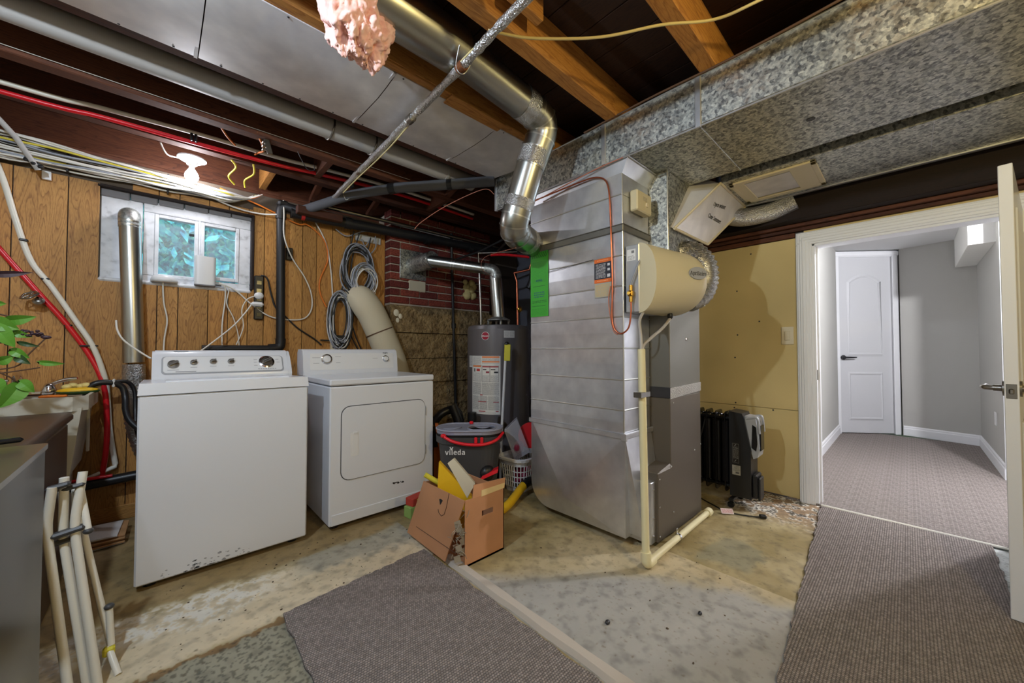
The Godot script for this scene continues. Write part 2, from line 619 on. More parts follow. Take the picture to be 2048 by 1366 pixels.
	tri_map(cw, ntex(st, 512, [[0.0, C(140, 124, 96)], [0.45, C(196, 180, 148)], [0.75, C(218, 204, 172)], [1.0, C(244, 234, 210)]]), Vector3(0.8, 0.8, 0.8))
	cw.heightmap_enabled = false
	cw.normal_enabled = true
	cw.normal_texture = ntex(noise(42, 0.05, 5), 512, [], 9.0)
	var bt := ntex(noise(43, 0.05, 4), 256, [[0.0, C(150, 130, 120)], [0.5, C(220, 210, 206)], [1.0, C(255, 250, 245)]])
	for k in 3:
		var m := mat("brick%d" % k, [C(132, 58, 46), C(112, 46, 40), C(148, 72, 56)][k], 0.9)
		tri_map(m, bt, Vector3(4, 4, 4))
	mat("mortar", C(176, 164, 148), 0.95)
	mat("plaster_grey", C(196, 196, 194), 0.9)
	mat("blue_grey_wall", C(112, 112, 122), 0.85)
	mat("room_paint", C(214, 206, 190), 0.9)
	mat("hall_wall", C(186, 185, 180), 0.75)
	mat("hall_ceiling", C(228, 228, 228), 0.85)
	mat("hall_white", C(240, 239, 234), 0.8)
	var dw := mat("drywall_tan", C(234, 210, 148), 0.8)
	tri_map(dw, ntex(noise(51, 0.006, 3), 256, [[0.0, C(222, 222, 222)], [1.0, C(255, 255, 255)]]), Vector3(0.7, 0.7, 0.7))
	var wp := mat("window_paint", C(228, 230, 234), 0.6)
	tri_map(wp, ntex(noise(52, 0.03, 4), 256, [[0.0, C(190, 190, 190)], [0.35, C(240, 240, 240)], [1.0, C(255, 255, 255)]]), Vector3(1.5, 1.5, 1.5))
	mat("lintel_grey", C(128, 126, 128), 0.9)
	mat("cloth_beige", C(198, 188, 162), 0.95)
	var ins := mat("insulation_pink", C(255, 232, 230), 1.0)
	tri_map(ins, ntex(noise(61, 0.03, 4), 256, [[0.0, C(226, 170, 164)], [0.45, C(250, 220, 208)], [1.0, C(255, 250, 246)]]), Vector3(3, 3, 3))
	ins.backlight = Color(0.2, 0.1, 0.1)
	mat("foam_yellow", C(204, 186, 126), 0.95)
	var cb := mat("cardboard", C(196, 140, 98), 0.85)
	tri_map(cb, ntex(noise(62, 0.01, 3), 256, [[0.0, C(232, 232, 232)], [1.0, C(255, 255, 255)]]), Vector3(1, 1, 1))
	mat("cardboard_tape", C(214, 186, 130), 0.6)
	# floor covering
	var wv := paint(128, 128, func(x: int, y: int) -> Color:
		var row := y / 8
		var fx := fposmod(x + (4.0 if row % 2 == 1 else 0.0), 8.0) - 3.5
		var fy := (y % 8) - 3.5
		var h := clampf(1.0 - (fx * fx + fy * fy * 1.1) / 22.0, 0.0, 1.0)
		var loop := floorf((x + (4.0 if row % 2 == 1 else 0.0)) / 8.0)
		h *= 0.62 + 0.38 * fposmod(sin(loop * 12.9898 + row * 78.233) * 43758.5453, 1.0)
		return Color(h, h, h))
	for k in 2:
		var m := mat(["carpet", "carpet_hall"][k], [C(190, 177, 170), C(198, 184, 177)][k], 1.0)
		m.heightmap_enabled = true
		m.heightmap_texture = wv
		m.heightmap_scale = 0.5
		m.uv1_scale = Vector3(1 / 0.15, 1 / 0.15, 1)
		m.albedo_texture = paint(256, 256, func(x: int, y: int) -> Color:
			var row := (y / 2) / 8
			var fx := fposmod(x / 2 + (4.0 if row % 2 == 1 else 0.0), 8.0) - 3.5
			var fy := ((y / 2) % 8) - 3.5
			var h := clampf(1.15 - (fx * fx + fy * fy) / 40.0, 0.4, 1.0)
			var col := (x / 2) % 16
			if col < 3: h *= 1.10 if k == 1 else 1.04
			var loop := floorf((x / 2 + (4.0 if row % 2 == 1 else 0.0)) / 8.0)
			h *= 0.78 + 0.22 * fposmod(sin(loop * 12.9898 + row * 78.233) * 43758.5453, 1.0)
			h *= 0.80 + 0.20 * fposmod(sin(x * 12.9898 + y * 78.233) * 43758.5453, 1.0)
			return Color(h, h, h))

func concrete_tex() -> ImageTexture:
	# the floor seen from above: x -2.2..3.4, z -3.8..2.2, 5 mm to a point
	var a := noise(71, 0.012, 4)
	var b := noise(72, 0.06, 3)
	var c := noise(73, 0.2, 2)
	var w := 1120
	var h := 1200
	var base := C(182, 166, 126)
	var olive := C(148, 130, 84)
	var grey := C(172, 172, 172)
	var cream := C(226, 210, 182)
	var rough := C(150, 146, 126)
	var white := C(226, 222, 212)
	var black := C(52, 46, 40)
	return paint(w, h, func(px: int, py: int) -> Color:
		var x := -2.2 + px * 0.005
		var z := -3.8 + py * 0.005
		var na := a.get_noise_2d(px, py)
		var nb := b.get_noise_2d(px, py)
		var nc := c.get_noise_2d(px, py)
		var wx := x + na * 0.10 + nb * 0.02
		var wz := z + na * 0.07 + nb * 0.02
		var col := base.lerp(olive, clampf(0.45 + na * 1.1, 0.0, 1.0))
		# middle of the floor where light falls, the light coloured in as grey
		if x > 1.06:
			var g := smoothstep(-1.02, -0.82, wz - (wx - 1.7) * 0.9) * smoothstep(0.16, -0.05, wx - 1.66 - maxf(0.0, (z + 1.0)) * 0.42)
			col = col.lerp(grey, 0.85 * g)
			if x < 2.0:
				col = col.lerp(cream, 0.5 * smoothstep(-1.45, -1.25, wz) * (1.0 - g))
		# shade of the machines coloured in brown under and before them, then the raised bed line
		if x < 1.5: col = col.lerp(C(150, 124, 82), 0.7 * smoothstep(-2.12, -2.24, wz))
		if x < 1.1 and z < -1.0:
			var s := smoothstep(-2.2, -2.08, wz) * (1.0 - smoothstep(-1.77, -1.73, z + nb * 0.03))
			col = col.lerp(cream, 0.85 * s)
			var fl := smoothstep(0.0, 0.25, nb + nc * 0.6 + 0.15) * smoothstep(-2.2, -2.12, wz) * smoothstep(-1.9, -1.98, wz) * smoothstep(0.55, 0.25, wx)
			col = col.lerp(white, 0.9 * fl)
			var gg := smoothstep(-2.22, -2.16, wz) * smoothstep(-2.02, -2.09, z + nb * 0.05 - x * 0.1) * smoothstep(0.45, 0.6, wx)
			col = col.lerp(C(166, 162, 148), 0.8 * gg)
			var r := smoothstep(-1.76, -1.71, z + nb * 0.03) * smoothstep(0.45, 0.38, x)
			col = col.lerp(rough, r)
			if absf(z + 1.735 + nb * 0.035) < 0.012: col = col.lerp(C(132, 96, 54), 0.7)
			if r > 0.5 and nc > 0.22: col = col.darkened(0.28)
		# flaked white paint and black rot at the foot of the door wall
		var d := smoothstep(2.72, 3.05, wx) * smoothstep(-1.0, -0.8, wz) * smoothstep(-0.3, -0.42, z)
		if d > 0.0:
			col = col.lerp(C(150, 110, 90), 0.5 * d)
			if nb + na * 0.5 > -0.05: col = col.lerp(white, d)
			if nc + nb > 0.30: col = col.lerp(black, 0.8 * d)
		var e := smoothstep(0.20, 0.30, z) * smoothstep(2.3, 2.5, x)
		if e > 0.0:
			col = col.lerp(C(216, 220, 218), e)
			if absf(nb) < 0.03: col = col.lerp(C(90, 110, 100), 0.6 * e)
		# darker patches by the furnace
		var pd := smoothstep(0.19, 0.13, absf(wx - 2.22)) * smoothstep(0.13, 0.08, absf(wz + 0.66))
		col = col.lerp(C(136, 134, 112), 0.6 * pd)
		var sp := clampf(nc - 0.46, 0.0, 1.0) * 1.4
		col = col.lerp(C(96, 80, 56), sp)
		return col.darkened(clampf(-nb * 0.25, 0.0, 0.3)))

func build_shell() -> void:
	# floor
	var g := Geo.new()
	g.quad(V(-2.2, 0, -3.8), V(-2.2, 0, 2.2), V(3.4, 0, 2.2), V(3.4, 0, -3.8), Vector3.UP, [Vector2(0, 0), Vector2(0, 1), Vector2(1, 1), Vector2(1, 0)])
	g.off = Vector2(0.5, 0.5)
	g.span(V(-2.2, -0.12, -3.8), V(3.4, -0.002, 2.2))
	var fm := mat("concrete_floor", C(252, 252, 252), 0.62)
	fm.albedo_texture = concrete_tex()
	fm.normal_enabled = true
	fm.normal_texture = ntex(noise(74, 0.03, 5), 512, [], 5.0)
	fm.normal_scale = 0.35
	shell("floor", g, fm, "worn concrete basement floor with flaking cream paint, grey light and brown shade coloured in")
	# wall behind the machines: boards on a dark backing, with the window opening left free
	var wb := struct("wall_back", "wood grain panelled basement wall with a small high window")
	var k := Geo.new()
	var x0 := -2.2
	var wl := -0.292
	var wr := 0.508
	var wbm := 1.53
	var wtp := 2.118
	k.span(V(x0, 0, -3.62), V(wl, 2.29, -3.474)); k.span(V(wr, 0, -3.62), V(3.45, 2.29, -3.474))
	k.span(V(wl, 0, -3.62), V(wr, wbm, -3.474)); k.span(V(wl, wtp, -3.62), V(wr, 2.29, -3.474))
	part(wb, "backing", k, M.groove)
	var cap := Geo.new()
	cap.span(V(x0, 2.13, -3.62), V(3.45, 2.30, -3.472), 0.004)
	part(wb, "concrete_ledge", cap, mat("ledge", C(92, 80, 68), 0.95))
	var sill := Geo.new()
	sill.span(V(x0, 2.30, -3.72), V(3.35, 2.376, -3.624), 0.004)
	part(wb, "sill_plate", sill, M.joist0)
	var seams := [-2.2, -1.95, -1.62, -1.36, -1.05, -0.82, -0.623, -0.419, -0.15, -0.022, 0.083, 0.244, 0.359, 0.48, 0.583, 0.69, 0.853, 0.96, 1.09, 1.24, 1.399, 1.57]
	for i in seams.size() - 1:
		var a: float = seams[i] + 0.0025
		var b: float = seams[i + 1] - 0.0025
		var top := 2.128 if b < 0.55 else 2.19
		# a board that meets the window is notched round it
		var q := Geo.new()
		q.off = Vector2(rng.randf() * 3.0, rng.randf())
		var polys: Array = []
		if b <= wl or a >= wr:
			polys = [PackedVector2Array([Vector2(a, 0.05), Vector2(b, 0.05), Vector2(b, top), Vector2(a, top)])]
		elif a < wl:
			polys = [PackedVector2Array([Vector2(a, 0.05), Vector2(b, 0.05), Vector2(b, wbm), Vector2(wl, wbm), Vector2(wl, top), Vector2(a, top)])]
		elif b > wr:
			polys = [PackedVector2Array([Vector2(a, 0.05), Vector2(b, 0.05), Vector2(b, top), Vector2(wr, top), Vector2(wr, wbm), Vector2(a, wbm)])]
		else:
			polys = [PackedVector2Array([Vector2(a, 0.05), Vector2(b, 0.05), Vector2(b, wbm), Vector2(a, wbm)])]
		for pl in polys:
			# grain runs up the board: swap u and v
			var before := q.u.size()
			q.plate(pl, 0.014, Transform3D(Basis.IDENTITY, V(0, 0, -3.474)))
			for t in range(before, q.u.size()):
				q.u[t] = Vector2(q.u[t].y, q.u[t].x)
		part(wb, "board", q, M["oak_panel%d" % (i % 3)])
	for i in range(8, 15):   # the short ends over the window
		var a := maxf(seams[i], wl) + 0.002
		var b := minf(seams[i + 1], wr) - 0.002
		if b - a < 0.02: continue
		var q := Geo.new()
		q.off = Vector2(rng.randf(), rng.randf())
		q.span(V(a, wtp + 0.002, -3.474), V(b, 2.165, -3.46), 0.002)
		part(wb, "board", q, M["oak_panel%d" % (i % 3)])
	var bs := Geo.new()
	bs.span(V(-2.2, 0.0, -3.474), V(1.57, 0.09, -3.452), 0.004)
	shell("baseboard_back", bs, M.oak_panel1, "low wood grain board at the foot of the panelled wall")
	build_window()
	build_chimney()
	# wall with the doorway
	var wr_ := struct("wall_right", "tan plasterboard wall with a white cased doorway")
	var e := Geo.new()
	e.span(V(3.362, 0, -3.8), V(3.46, 2.66, -0.455)); e.span(V(3.362, 0, 0.415), V(3.46, 2.66, 2.2)); e.span(V(3.362, 1.835, -0.455), V(3.46, 2.66, 0.415))
	part(wr_, "wall_core", e, M.blue_grey_wall)
	for s in [[0.012, 0.640, -2.10, -0.53], [0.643, 1.893, -2.10, -0.53], [1.912, 1.955, -0.50, 2.2], [0.012, 1.893, 0.52, 2.2]]:
		var d := Geo.new()
		d.span(V(3.349, s[0], s[2]), V(3.362, s[1], s[3]), 0.002)
		part(wr_, "plasterboard", d, M.drywall_tan)
	var nails := Geo.new()
	for p in [[0.66, -0.95], [0.62, -0.96], [1.55, -0.93], [1.30, -0.78], [1.02, -0.95], [1.83, -0.83], [1.20, -0.93], [0.63, -0.70]]:
		nails.lathe([Vector2(0.0, 0.0), Vector2(0.006, 0.0005), Vector2(0.0, 0.0012)], Transform3D(Basis(V(0, 0, 1), V(-1, 0, 0), V(0, -1, 0)), V(3.349, p[0], p[1])), 8)
	part(wr_, "screw_head", nails, M.steel_dark, "", "stuff")
	var hb := Geo.new()
	hb.span(V(3.20, 1.985, -2.6), V(3.36, 2.372, 2.2), 0.004)
	part(wr_, "header_beam", hb, M.dark_beam, "dark stained timber beam over the doorway")
	for s in [[1.897, 1.93, 3.335, -2.1, -0.55, "joist0"], [1.935, 1.957, 3.32, -2.1, 2.2, "joist1"], [1.960, 1.984, 3.29, -2.1, 2.2, "joist0"]]:
		var d := Geo.new()
		d.off = Vector2(rng.randf(), rng.randf())
		d.span(V(s[2], s[0], s[3]), V(3.364, s[1], s[4]), 0.002)
		part(wr_, "lath_strip", d, M[s[5]])
	var r := Geo.new()
	r.span(V(-2.34, 0, -3.8), V(-2.2, 2.7, 2.2))
	shell("wall_left", r, M.room_paint, "plain painted basement wall beyond the sink")
	r = Geo.new()
	r.span(V(-2.34, 0, 2.2), V(3.46, 2.7, 2.34))
	shell("wall_front", r, M.room_paint, "plain painted basement wall behind the viewer")
	r = Geo.new()
	r.span(V(-2.34, 2.29, -3.9), V(3.46, 2.7, -3.70))
	shell("wall_top_back", r, M.groove, "dark rim timber above the panelled wall")
	# ground and greenery beyond the window
	var gr := Geo.new()
	gr.span(V(-3.0, 1.2, -8.0), V(3.5, 1.50, -3.63))
	shell("ground_outside", gr, mat("soil", C(74, 96, 84), 1.0), "earth outside the little window")
	var hb2 := noise(81, 0.03, 4)
	var hm := mat("hedge_leaf", C(255, 255, 255), 0.9)
	hm.albedo_texture = ntex(hb2, 256, [[0.0, C(30, 70, 100)], [0.45, C(70, 160, 160)], [0.7, C(120, 210, 170)], [1.0, C(220, 245, 200)]])
	hm.uv1_triplanar = true
	hm.uv1_scale = Vector3(1.4, 1.4, 1.4)
	var hd := Geo.new()
	hd.span(V(-2.2, 1.45, -6.6), V(2.6, 3.6, -6.2))
	for i in 2600:
		var c := V(rng.randf_range(-1.9, 2.3), rng.randf_range(1.45, 3.5), -5.2 - rng.randf() * 0.9)
		var dir := V(rng.randf_range(-1, 1), rng.randf_range(-1, 1), rng.randf_range(0.2, 1)).normalized()
		var sd := dir.cross(V(rng.randf_range(-1, 1), 1, rng.randf_range(-1, 1))).normalized()
		var up := sd.cross(dir)
		var s := rng.randf_range(0.06, 0.13)
		g = hd
		hd.quad(c - sd * s * 0.4, c - up * s, c + sd * s * 0.4, c + up * s, dir)
	single("hedge", hd, hm, "bluish green garden hedge seen through the small window", "hedge", V(0.2, 1.5, -5.4), "", "stuff")

func build_window() -> void:
	var w := struct("window_1", "small two-pane basement window in flaking white paint")
	var z := -3.50
	# painted board round the sashes, with openings
	var g := Geo.new()
	var pn := [[-0.02, 0.166, 1.60, 1.985], [0.222, 0.405, 1.62, 1.985]]
	g.span(V(-0.292, 1.53, -3.56), V(-0.10, 2.07, z), 0.006)
	part(w, "painted_board", g, M.window_paint, "white painted board beside the sashes that the vent pipe enters")
	g = Geo.new()
	g.span(V(-0.096, 2.01, -3.56), V(0.50, 2.085, z), 0.005)
	g.span(V(-0.096, 1.53, -3.56), V(0.50, 1.585, z), 0.005)
	g.span(V(-0.096, 1.585, -3.56), V(-0.04, 2.01, z), 0.004)
	g.span(V(0.425, 1.585, -3.56), V(0.50, 2.01, z), 0.004)
	part(w, "frame", g, M.window_paint)
	for p in pn:
		g = Geo.new()
		var a: float = p[0] - 0.022; var b: float = p[1] + 0.022; var c: float = p[2] - 0.025; var d: float = p[3] + 0.022
		g.span(V(a, c, -3.545), V(p[0], d, z + 0.004), 0.003); g.span(V(p[1], c, -3.545), V(b, d, z + 0.004), 0.003)
		g.span(V(p[0], c, -3.545), V(p[1], p[2], z + 0.004), 0.003); g.span(V(p[0], p[3], -3.545), V(p[1], d, z + 0.004), 0.003)
		var s := part(w, "sash", g, M.window_paint)
		g = Geo.new()
		g.span(V(p[0] - 0.004, p[2] - 0.004, -3.527), V(p[1] + 0.004, p[3] + 0.004, -3.522))
		part(s, "pane", g, M.glass)
	g = Geo.new()
	g.span(V(0.188, 1.56, -3.56), V(0.20, 2.02, z - 0.002), 0.003)
	part(w, "mullion", g, M.window_paint)
	g = Geo.new()
	g.box(V(0.15, 1.90, z + 0.002), V(0.028, 0.018, 0.012), 0.003)
	part(w, "latch", g, M.black_plastic)
	# the grey lintel blocks and the dark edging at top and side
	for i in 6:
		g = Geo.new()
		g.span(V(-0.292 + i * 0.134, 2.062 + i * 0.004, -3.56), V(-0.292 + (i + 1) * 0.134 - 0.004, 2.118, -3.488), 0.006)
		part(w, "lintel_block", g, M.lintel_grey)
	g = Geo.new()
	g.span(V(0.500, 1.545, -3.56), V(0.516, 2.12, -3.45), 0.003)
	g.span(V(-0.30, 2.108, -3.49), V(0.516, 2.122, -3.445), 0.003)
	part(w, "edging_strip", g, M.dark_beam)
	g = Geo.new()
	g.span(V(-0.292, 1.515, -3.56), V(0.50, 1.54, -3.452), 0.008)
	part(w, "sill_ledge", g, M.window_paint)

func build_chimney() -> void:
	var w := struct("wall_chimney", "red brick chimney breast on a rough concrete base")
	var g := Geo.new()
	g.span(V(1.578, 1.50, -3.62), V(2.80, 2.4, -3.362))
	part(w, "mortar_core", g, M.mortar)
	var shapes := []
	var y := 1.53
	var row := 0
	while y < 2.37:
		var x := 1.572 - (0.10 if row % 2 == 1 else 0.0)
		while x < 2.79:
			var a := maxf(x, 1.572)
			var b := minf(x + 0.198, 2.80)
			if b - a > 0.03:
				g = Geo.new()
				var dz := rng.randf_range(0.0, 0.006)
				g.box(V((a + b) * 0.5, y + 0.032, -3.398 + dz), V(b - a, 0.062, 0.10), 0.005)
				var o := part(w, "brick", g, M["brick%d" % rng.randi_range(0, 2)])
				o.rotation_degrees.z = 0.0
			x += 0.210
		# the return at the corner
		g = Geo.new()
		g.box(V(1.585, y + 0.032, -3.47), V(0.03, 0.062, 0.035), 0.004)
		part(w, "brick", g, M.brick1)
		y += 0.0755
		row += 1
	# concrete base poured between boards
	var f := Geo.new()
	var ys := [0.0, 0.28, 0.52, 0.76, 1.0, 1.25, 1.49]
	for i in ys.size() - 1:
		var c := (i % 2) * 0.008
		f.hexa([V(1.56, ys[i], -3.31 + c), V(2.80, ys[i], -3.31 + c), V(2.80, ys[i + 1] - 0.006, -3.325 + c), V(1.56, ys[i + 1] - 0.006, -3.325 + c), V(1.56, ys[i], -3.62), V(2.80, ys[i], -3.62), V(2.80, ys[i + 1], -3.62), V(1.56, ys[i + 1], -3.62)])
	f.span(V(1.57, 1.25, -3.62), V(2.80, 1.516, -3.345), 0.012)
	part(w, "concrete_base", f, M.foundation)
	g = Geo.new()
	for q in [[1.62, 1.43, 0.035], [1.66, 1.40, 0.028], [1.63, 1.36, 0.03]]:
		g.ball(V(q[0], q[1], -3.325), V(q[2], q[2] * 1.2, 0.022), 10, 6)
	part(w, "broken_mortar", g, M.paper_cream)
	# flue collar plate
	g = Geo.new()
	g.span(V(1.665, 1.775, -3.362), V(1.95, 2.06, -3.338), 0.003)
	part(w, "thimble_plate", g, M.galvanised)
	g = Geo.new()
	g.span(V(1.76, 1.66, -3.362), V(1.95, 1.772, -3.340), 0.008)
	part(w, "plaster_patch", g, M.cloth_beige)
	g = Geo.new()
	for q in 16:
		g.ball(V(2.50 + rng.randf_range(-0.06, 0.06), 1.755 + rng.randf_range(-0.08, 0.08), -3.345), Vector3.ONE * rng.randf_range(0.025, 0.05), 9, 6)
	part(w, "foam_plug", g, M.foam_yellow, "lump of yellow expanding foam")

func build_ceiling() -> void:
	var c := struct("ceiling", "open basement ceiling of bare timber joists and floor boards")
	for i in 31:
		var g := Geo.new()
		g.off = Vector2(rng.randf(), rng.randf())
		g.span(V(-2.2 + i * 0.181, 2.562, -3.7), V(-2.2 + i * 0.181 + 0.177, 2.59, 2.25), 0.002)
		part(c, "floor_board", g, M.subfloor)
	var g2 := Geo.new()
	g2.span(V(-2.3, 2.592, -3.8), V(3.46, 2.66, 2.3))
	part(c, "deck", g2, M.groove)
	var zs := [-3.657, -3.13, -2.695, -2.15, -1.60, -1.115, -0.61, -0.09, 0.43, 0.95, 1.47, 1.99]
	for i in zs.size():
		var g := Geo.new()
		g.off = Vector2(rng.randf() * 2.0, rng.randf())
		var hw := 0.037
		g.span(V(-2.2, 2.374, zs[i] - hw), V(3.36, 2.562, zs[i] + hw), 0.004)
		part(c, "joist", g, M.gold_timber if i >= 4 else M["joist%d" % (i % 2)])  # nearer joists: same wood, warm lamp light coloured in as gold
	# short blocks and herringbone struts between the joists
	for b in [[0.56, 2.385, 2.54, -3.58, -3.17, "gold_timber"], [0.83, 2.40, 2.545, -3.09, -2.735, "joist0"], [1.80, 2.39, 2.545, -3.09, -2.735, "joist0"], [-1.2, 2.39, 2.545, -3.59, -3.17, "joist0"]]:
		var g := Geo.new()
		g.span(V(b[0], b[1], b[3]), V(b[0] + 0.045, b[2], b[4]), 0.003)
		part(c, "block", g, M[b[5]])
	for s in [[0.95, -3.59, -3.17], [1.45, -3.59, -3.17], [1.75, -2.66, -2.19], [2.1, -3.59, -3.17]]:
		var g := Geo.new()
		var a := V(s[0], 2.39, s[1]); var b := V(s[0], 2.54, s[2])
		var d := (b - a).normalized()
		g.box((a + b) * 0.5, V(0.045, 0.04, a.distance_to(b)), 0.002, Basis(V(1, 0, 0), d.cross(V(1, 0, 0)) * 1.0, d))
		part(c, "bridging_strut", g, M.joist0)
	var g3 := Geo.new()
	g3.span(V(0.60, 2.366, -1.602), V(1.0, 2.392, -1.565), 0.002)
	g3.span(V(1.05, 2.362, -1.635), V(1.42, 2.374, -1.555), 0.002)
	part(c, "furring_strip", g3, M.gold_timber)
	g3 = Geo.new()
	g3.span(V(0.93, 2.40, -1.02), V(1.10, 2.53, -0.98), 0.004)
	part(c, "scab_block", g3, M.gold_timber)
	# sheet metal panning between two joists
	var p := thing("sheet_metal_pan", "long pale grey sheet metal pan nailed under two joists", "duct", V(0, 2.36, -1.87))
	for s in [[-2.19, -1.1], [-1.102, 0.098], [0.102, 0.778], [0.782, 1.40], [1.404, 1.80]]:
		var g := Geo.new()
		var nx := 10
		var nz := 5
		for i in nx:
			for j in nz:
				var q: Array[Vector3] = []
				var nn: Array[Vector3] = []
				for k in [[0, 0], [1, 0], [1, 1], [0, 1]]:
					var fx := float(i + k[0]) / nx; var fz := float(j + k[1]) / nz
					var xx := lerpf(s[0], s[1], fx); var zz := lerpf(-2.125, -1.612, fz)
					var sag := 0.016 * sin(PI * fz) + 0.004 * sin(xx * 9.0 + zz * 14.0) * sin(PI * fz)
					q.append(V(xx, 2.368 - sag, zz))
					nn.append(V(-0.036 * cos(xx * 9.0 + zz * 14.0) * sin(PI * fz), -1, -0.016 * PI / 0.513 * cos(PI * fz)).normalized())
				g.tri(q[0], q[1], q[2], nn[0], nn[1], nn[2]); g.tri(q[0], q[2], q[3], nn[0], nn[2], nn[3])
		g.span(V(s[1] - 0.012, 2.362, -2.125), V(s[1], 2.371, -1.612))
		g.span(V(s[0], 2.368, -2.125), V(s[1], 2.373, -2.10)); g.span(V(s[0], 2.368, -1.637), V(s[1], 2.373, -1.612))
		part(p, "panel", g, M.dull_sheet)
	var sc := Geo.new()
	for x in 14:
		for z in [-2.115, -1.622]:
			sc.ball(V(-0.3 + x * 0.16, 2.367, z), V(0.005, 0.003, 0.005), 6, 4)
	part(p, "nail", sc, M.steel_dark, "", "stuff")
	sc = Geo.new()
	sc.lathe([Vector2(0.0, 0.004), Vector2(0.016, 0.004), Vector2(0.016, -0.004), Vector2(0.006, -0.006), Vector2(0.0, -0.018)], Transform3D(Basis.IDENTITY, V(0.99, 2.352, -1.93)), 10)
	part(p, "plug", sc, M.steel_dark)
	# insulation hanging from between the joists
	var ig := Geo.new()
	var nf := noise(63, 3.0, 4)
	for lump in [[V(0.485, 2.36, -1.40), V(0.10, 0.17, 0.11)], [V(0.555, 2.285, -1.40), V(0.085, 0.115, 0.085)], [V(0.44, 2.43, -1.33), V(0.13, 0.10, 0.13)]]:
		var cc: Vector3 = lump[0]; var rr: Vector3 = lump[1]
		var sg := 90
		var rw := 60
		var P := []
		for i in rw + 1:
			var line := []
			for j in sg + 1:
				var th := PI * i / rw; var ph := TAU * (j % sg) / sg
				var d := V(sin(th) * cos(ph), cos(th), sin(th) * sin(ph))
				var f := 1.0 + 0.40 * nf.get_noise_3dv(d * 0.35 + cc * 3.0) + 0.22 * nf.get_noise_3dv(d * V(0.9, 0.35, 0.9) + cc) + 0.10 * absf(nf.get_noise_3dv(d * V(2.6, 0.9, 2.6) + cc)) + 0.05 * nf.get_noise_3dv(d * V(9.0, 5.0, 9.0) + cc)
				line.append(cc + d * rr * f)
			P.append(line)
		var nv := func(i: int, j: int) -> Vector3:
			var du: Vector3 = P[i][(j + 1) % sg] - P[i][(j + sg - 1) % sg]
			var dv: Vector3 = P[mini(i + 1, rw)][j % sg] - P[maxi(i - 1, 0)][j % sg]
			var q := du.cross(dv).normalized()
			return q if q.dot(P[i][j % sg] - cc) > 0.0 else -q
		for i in rw:
			for j in sg:
				ig.tri(P[i][j], P[i][j + 1], P[i + 1][j + 1], nv.call(i, j), nv.call(i, j + 1), nv.call(i + 1, j + 1))
				ig.tri(P[i][j], P[i + 1][j + 1], P[i + 1][j], nv.call(i, j), nv.call(i + 1, j + 1), nv.call(i + 1, j))
	single("insulation_batt", ig, M.insulation_pink, "tuft of pink fibreglass insulation hanging between joists", "insulation", V(0.5, 2.36, -1.4))

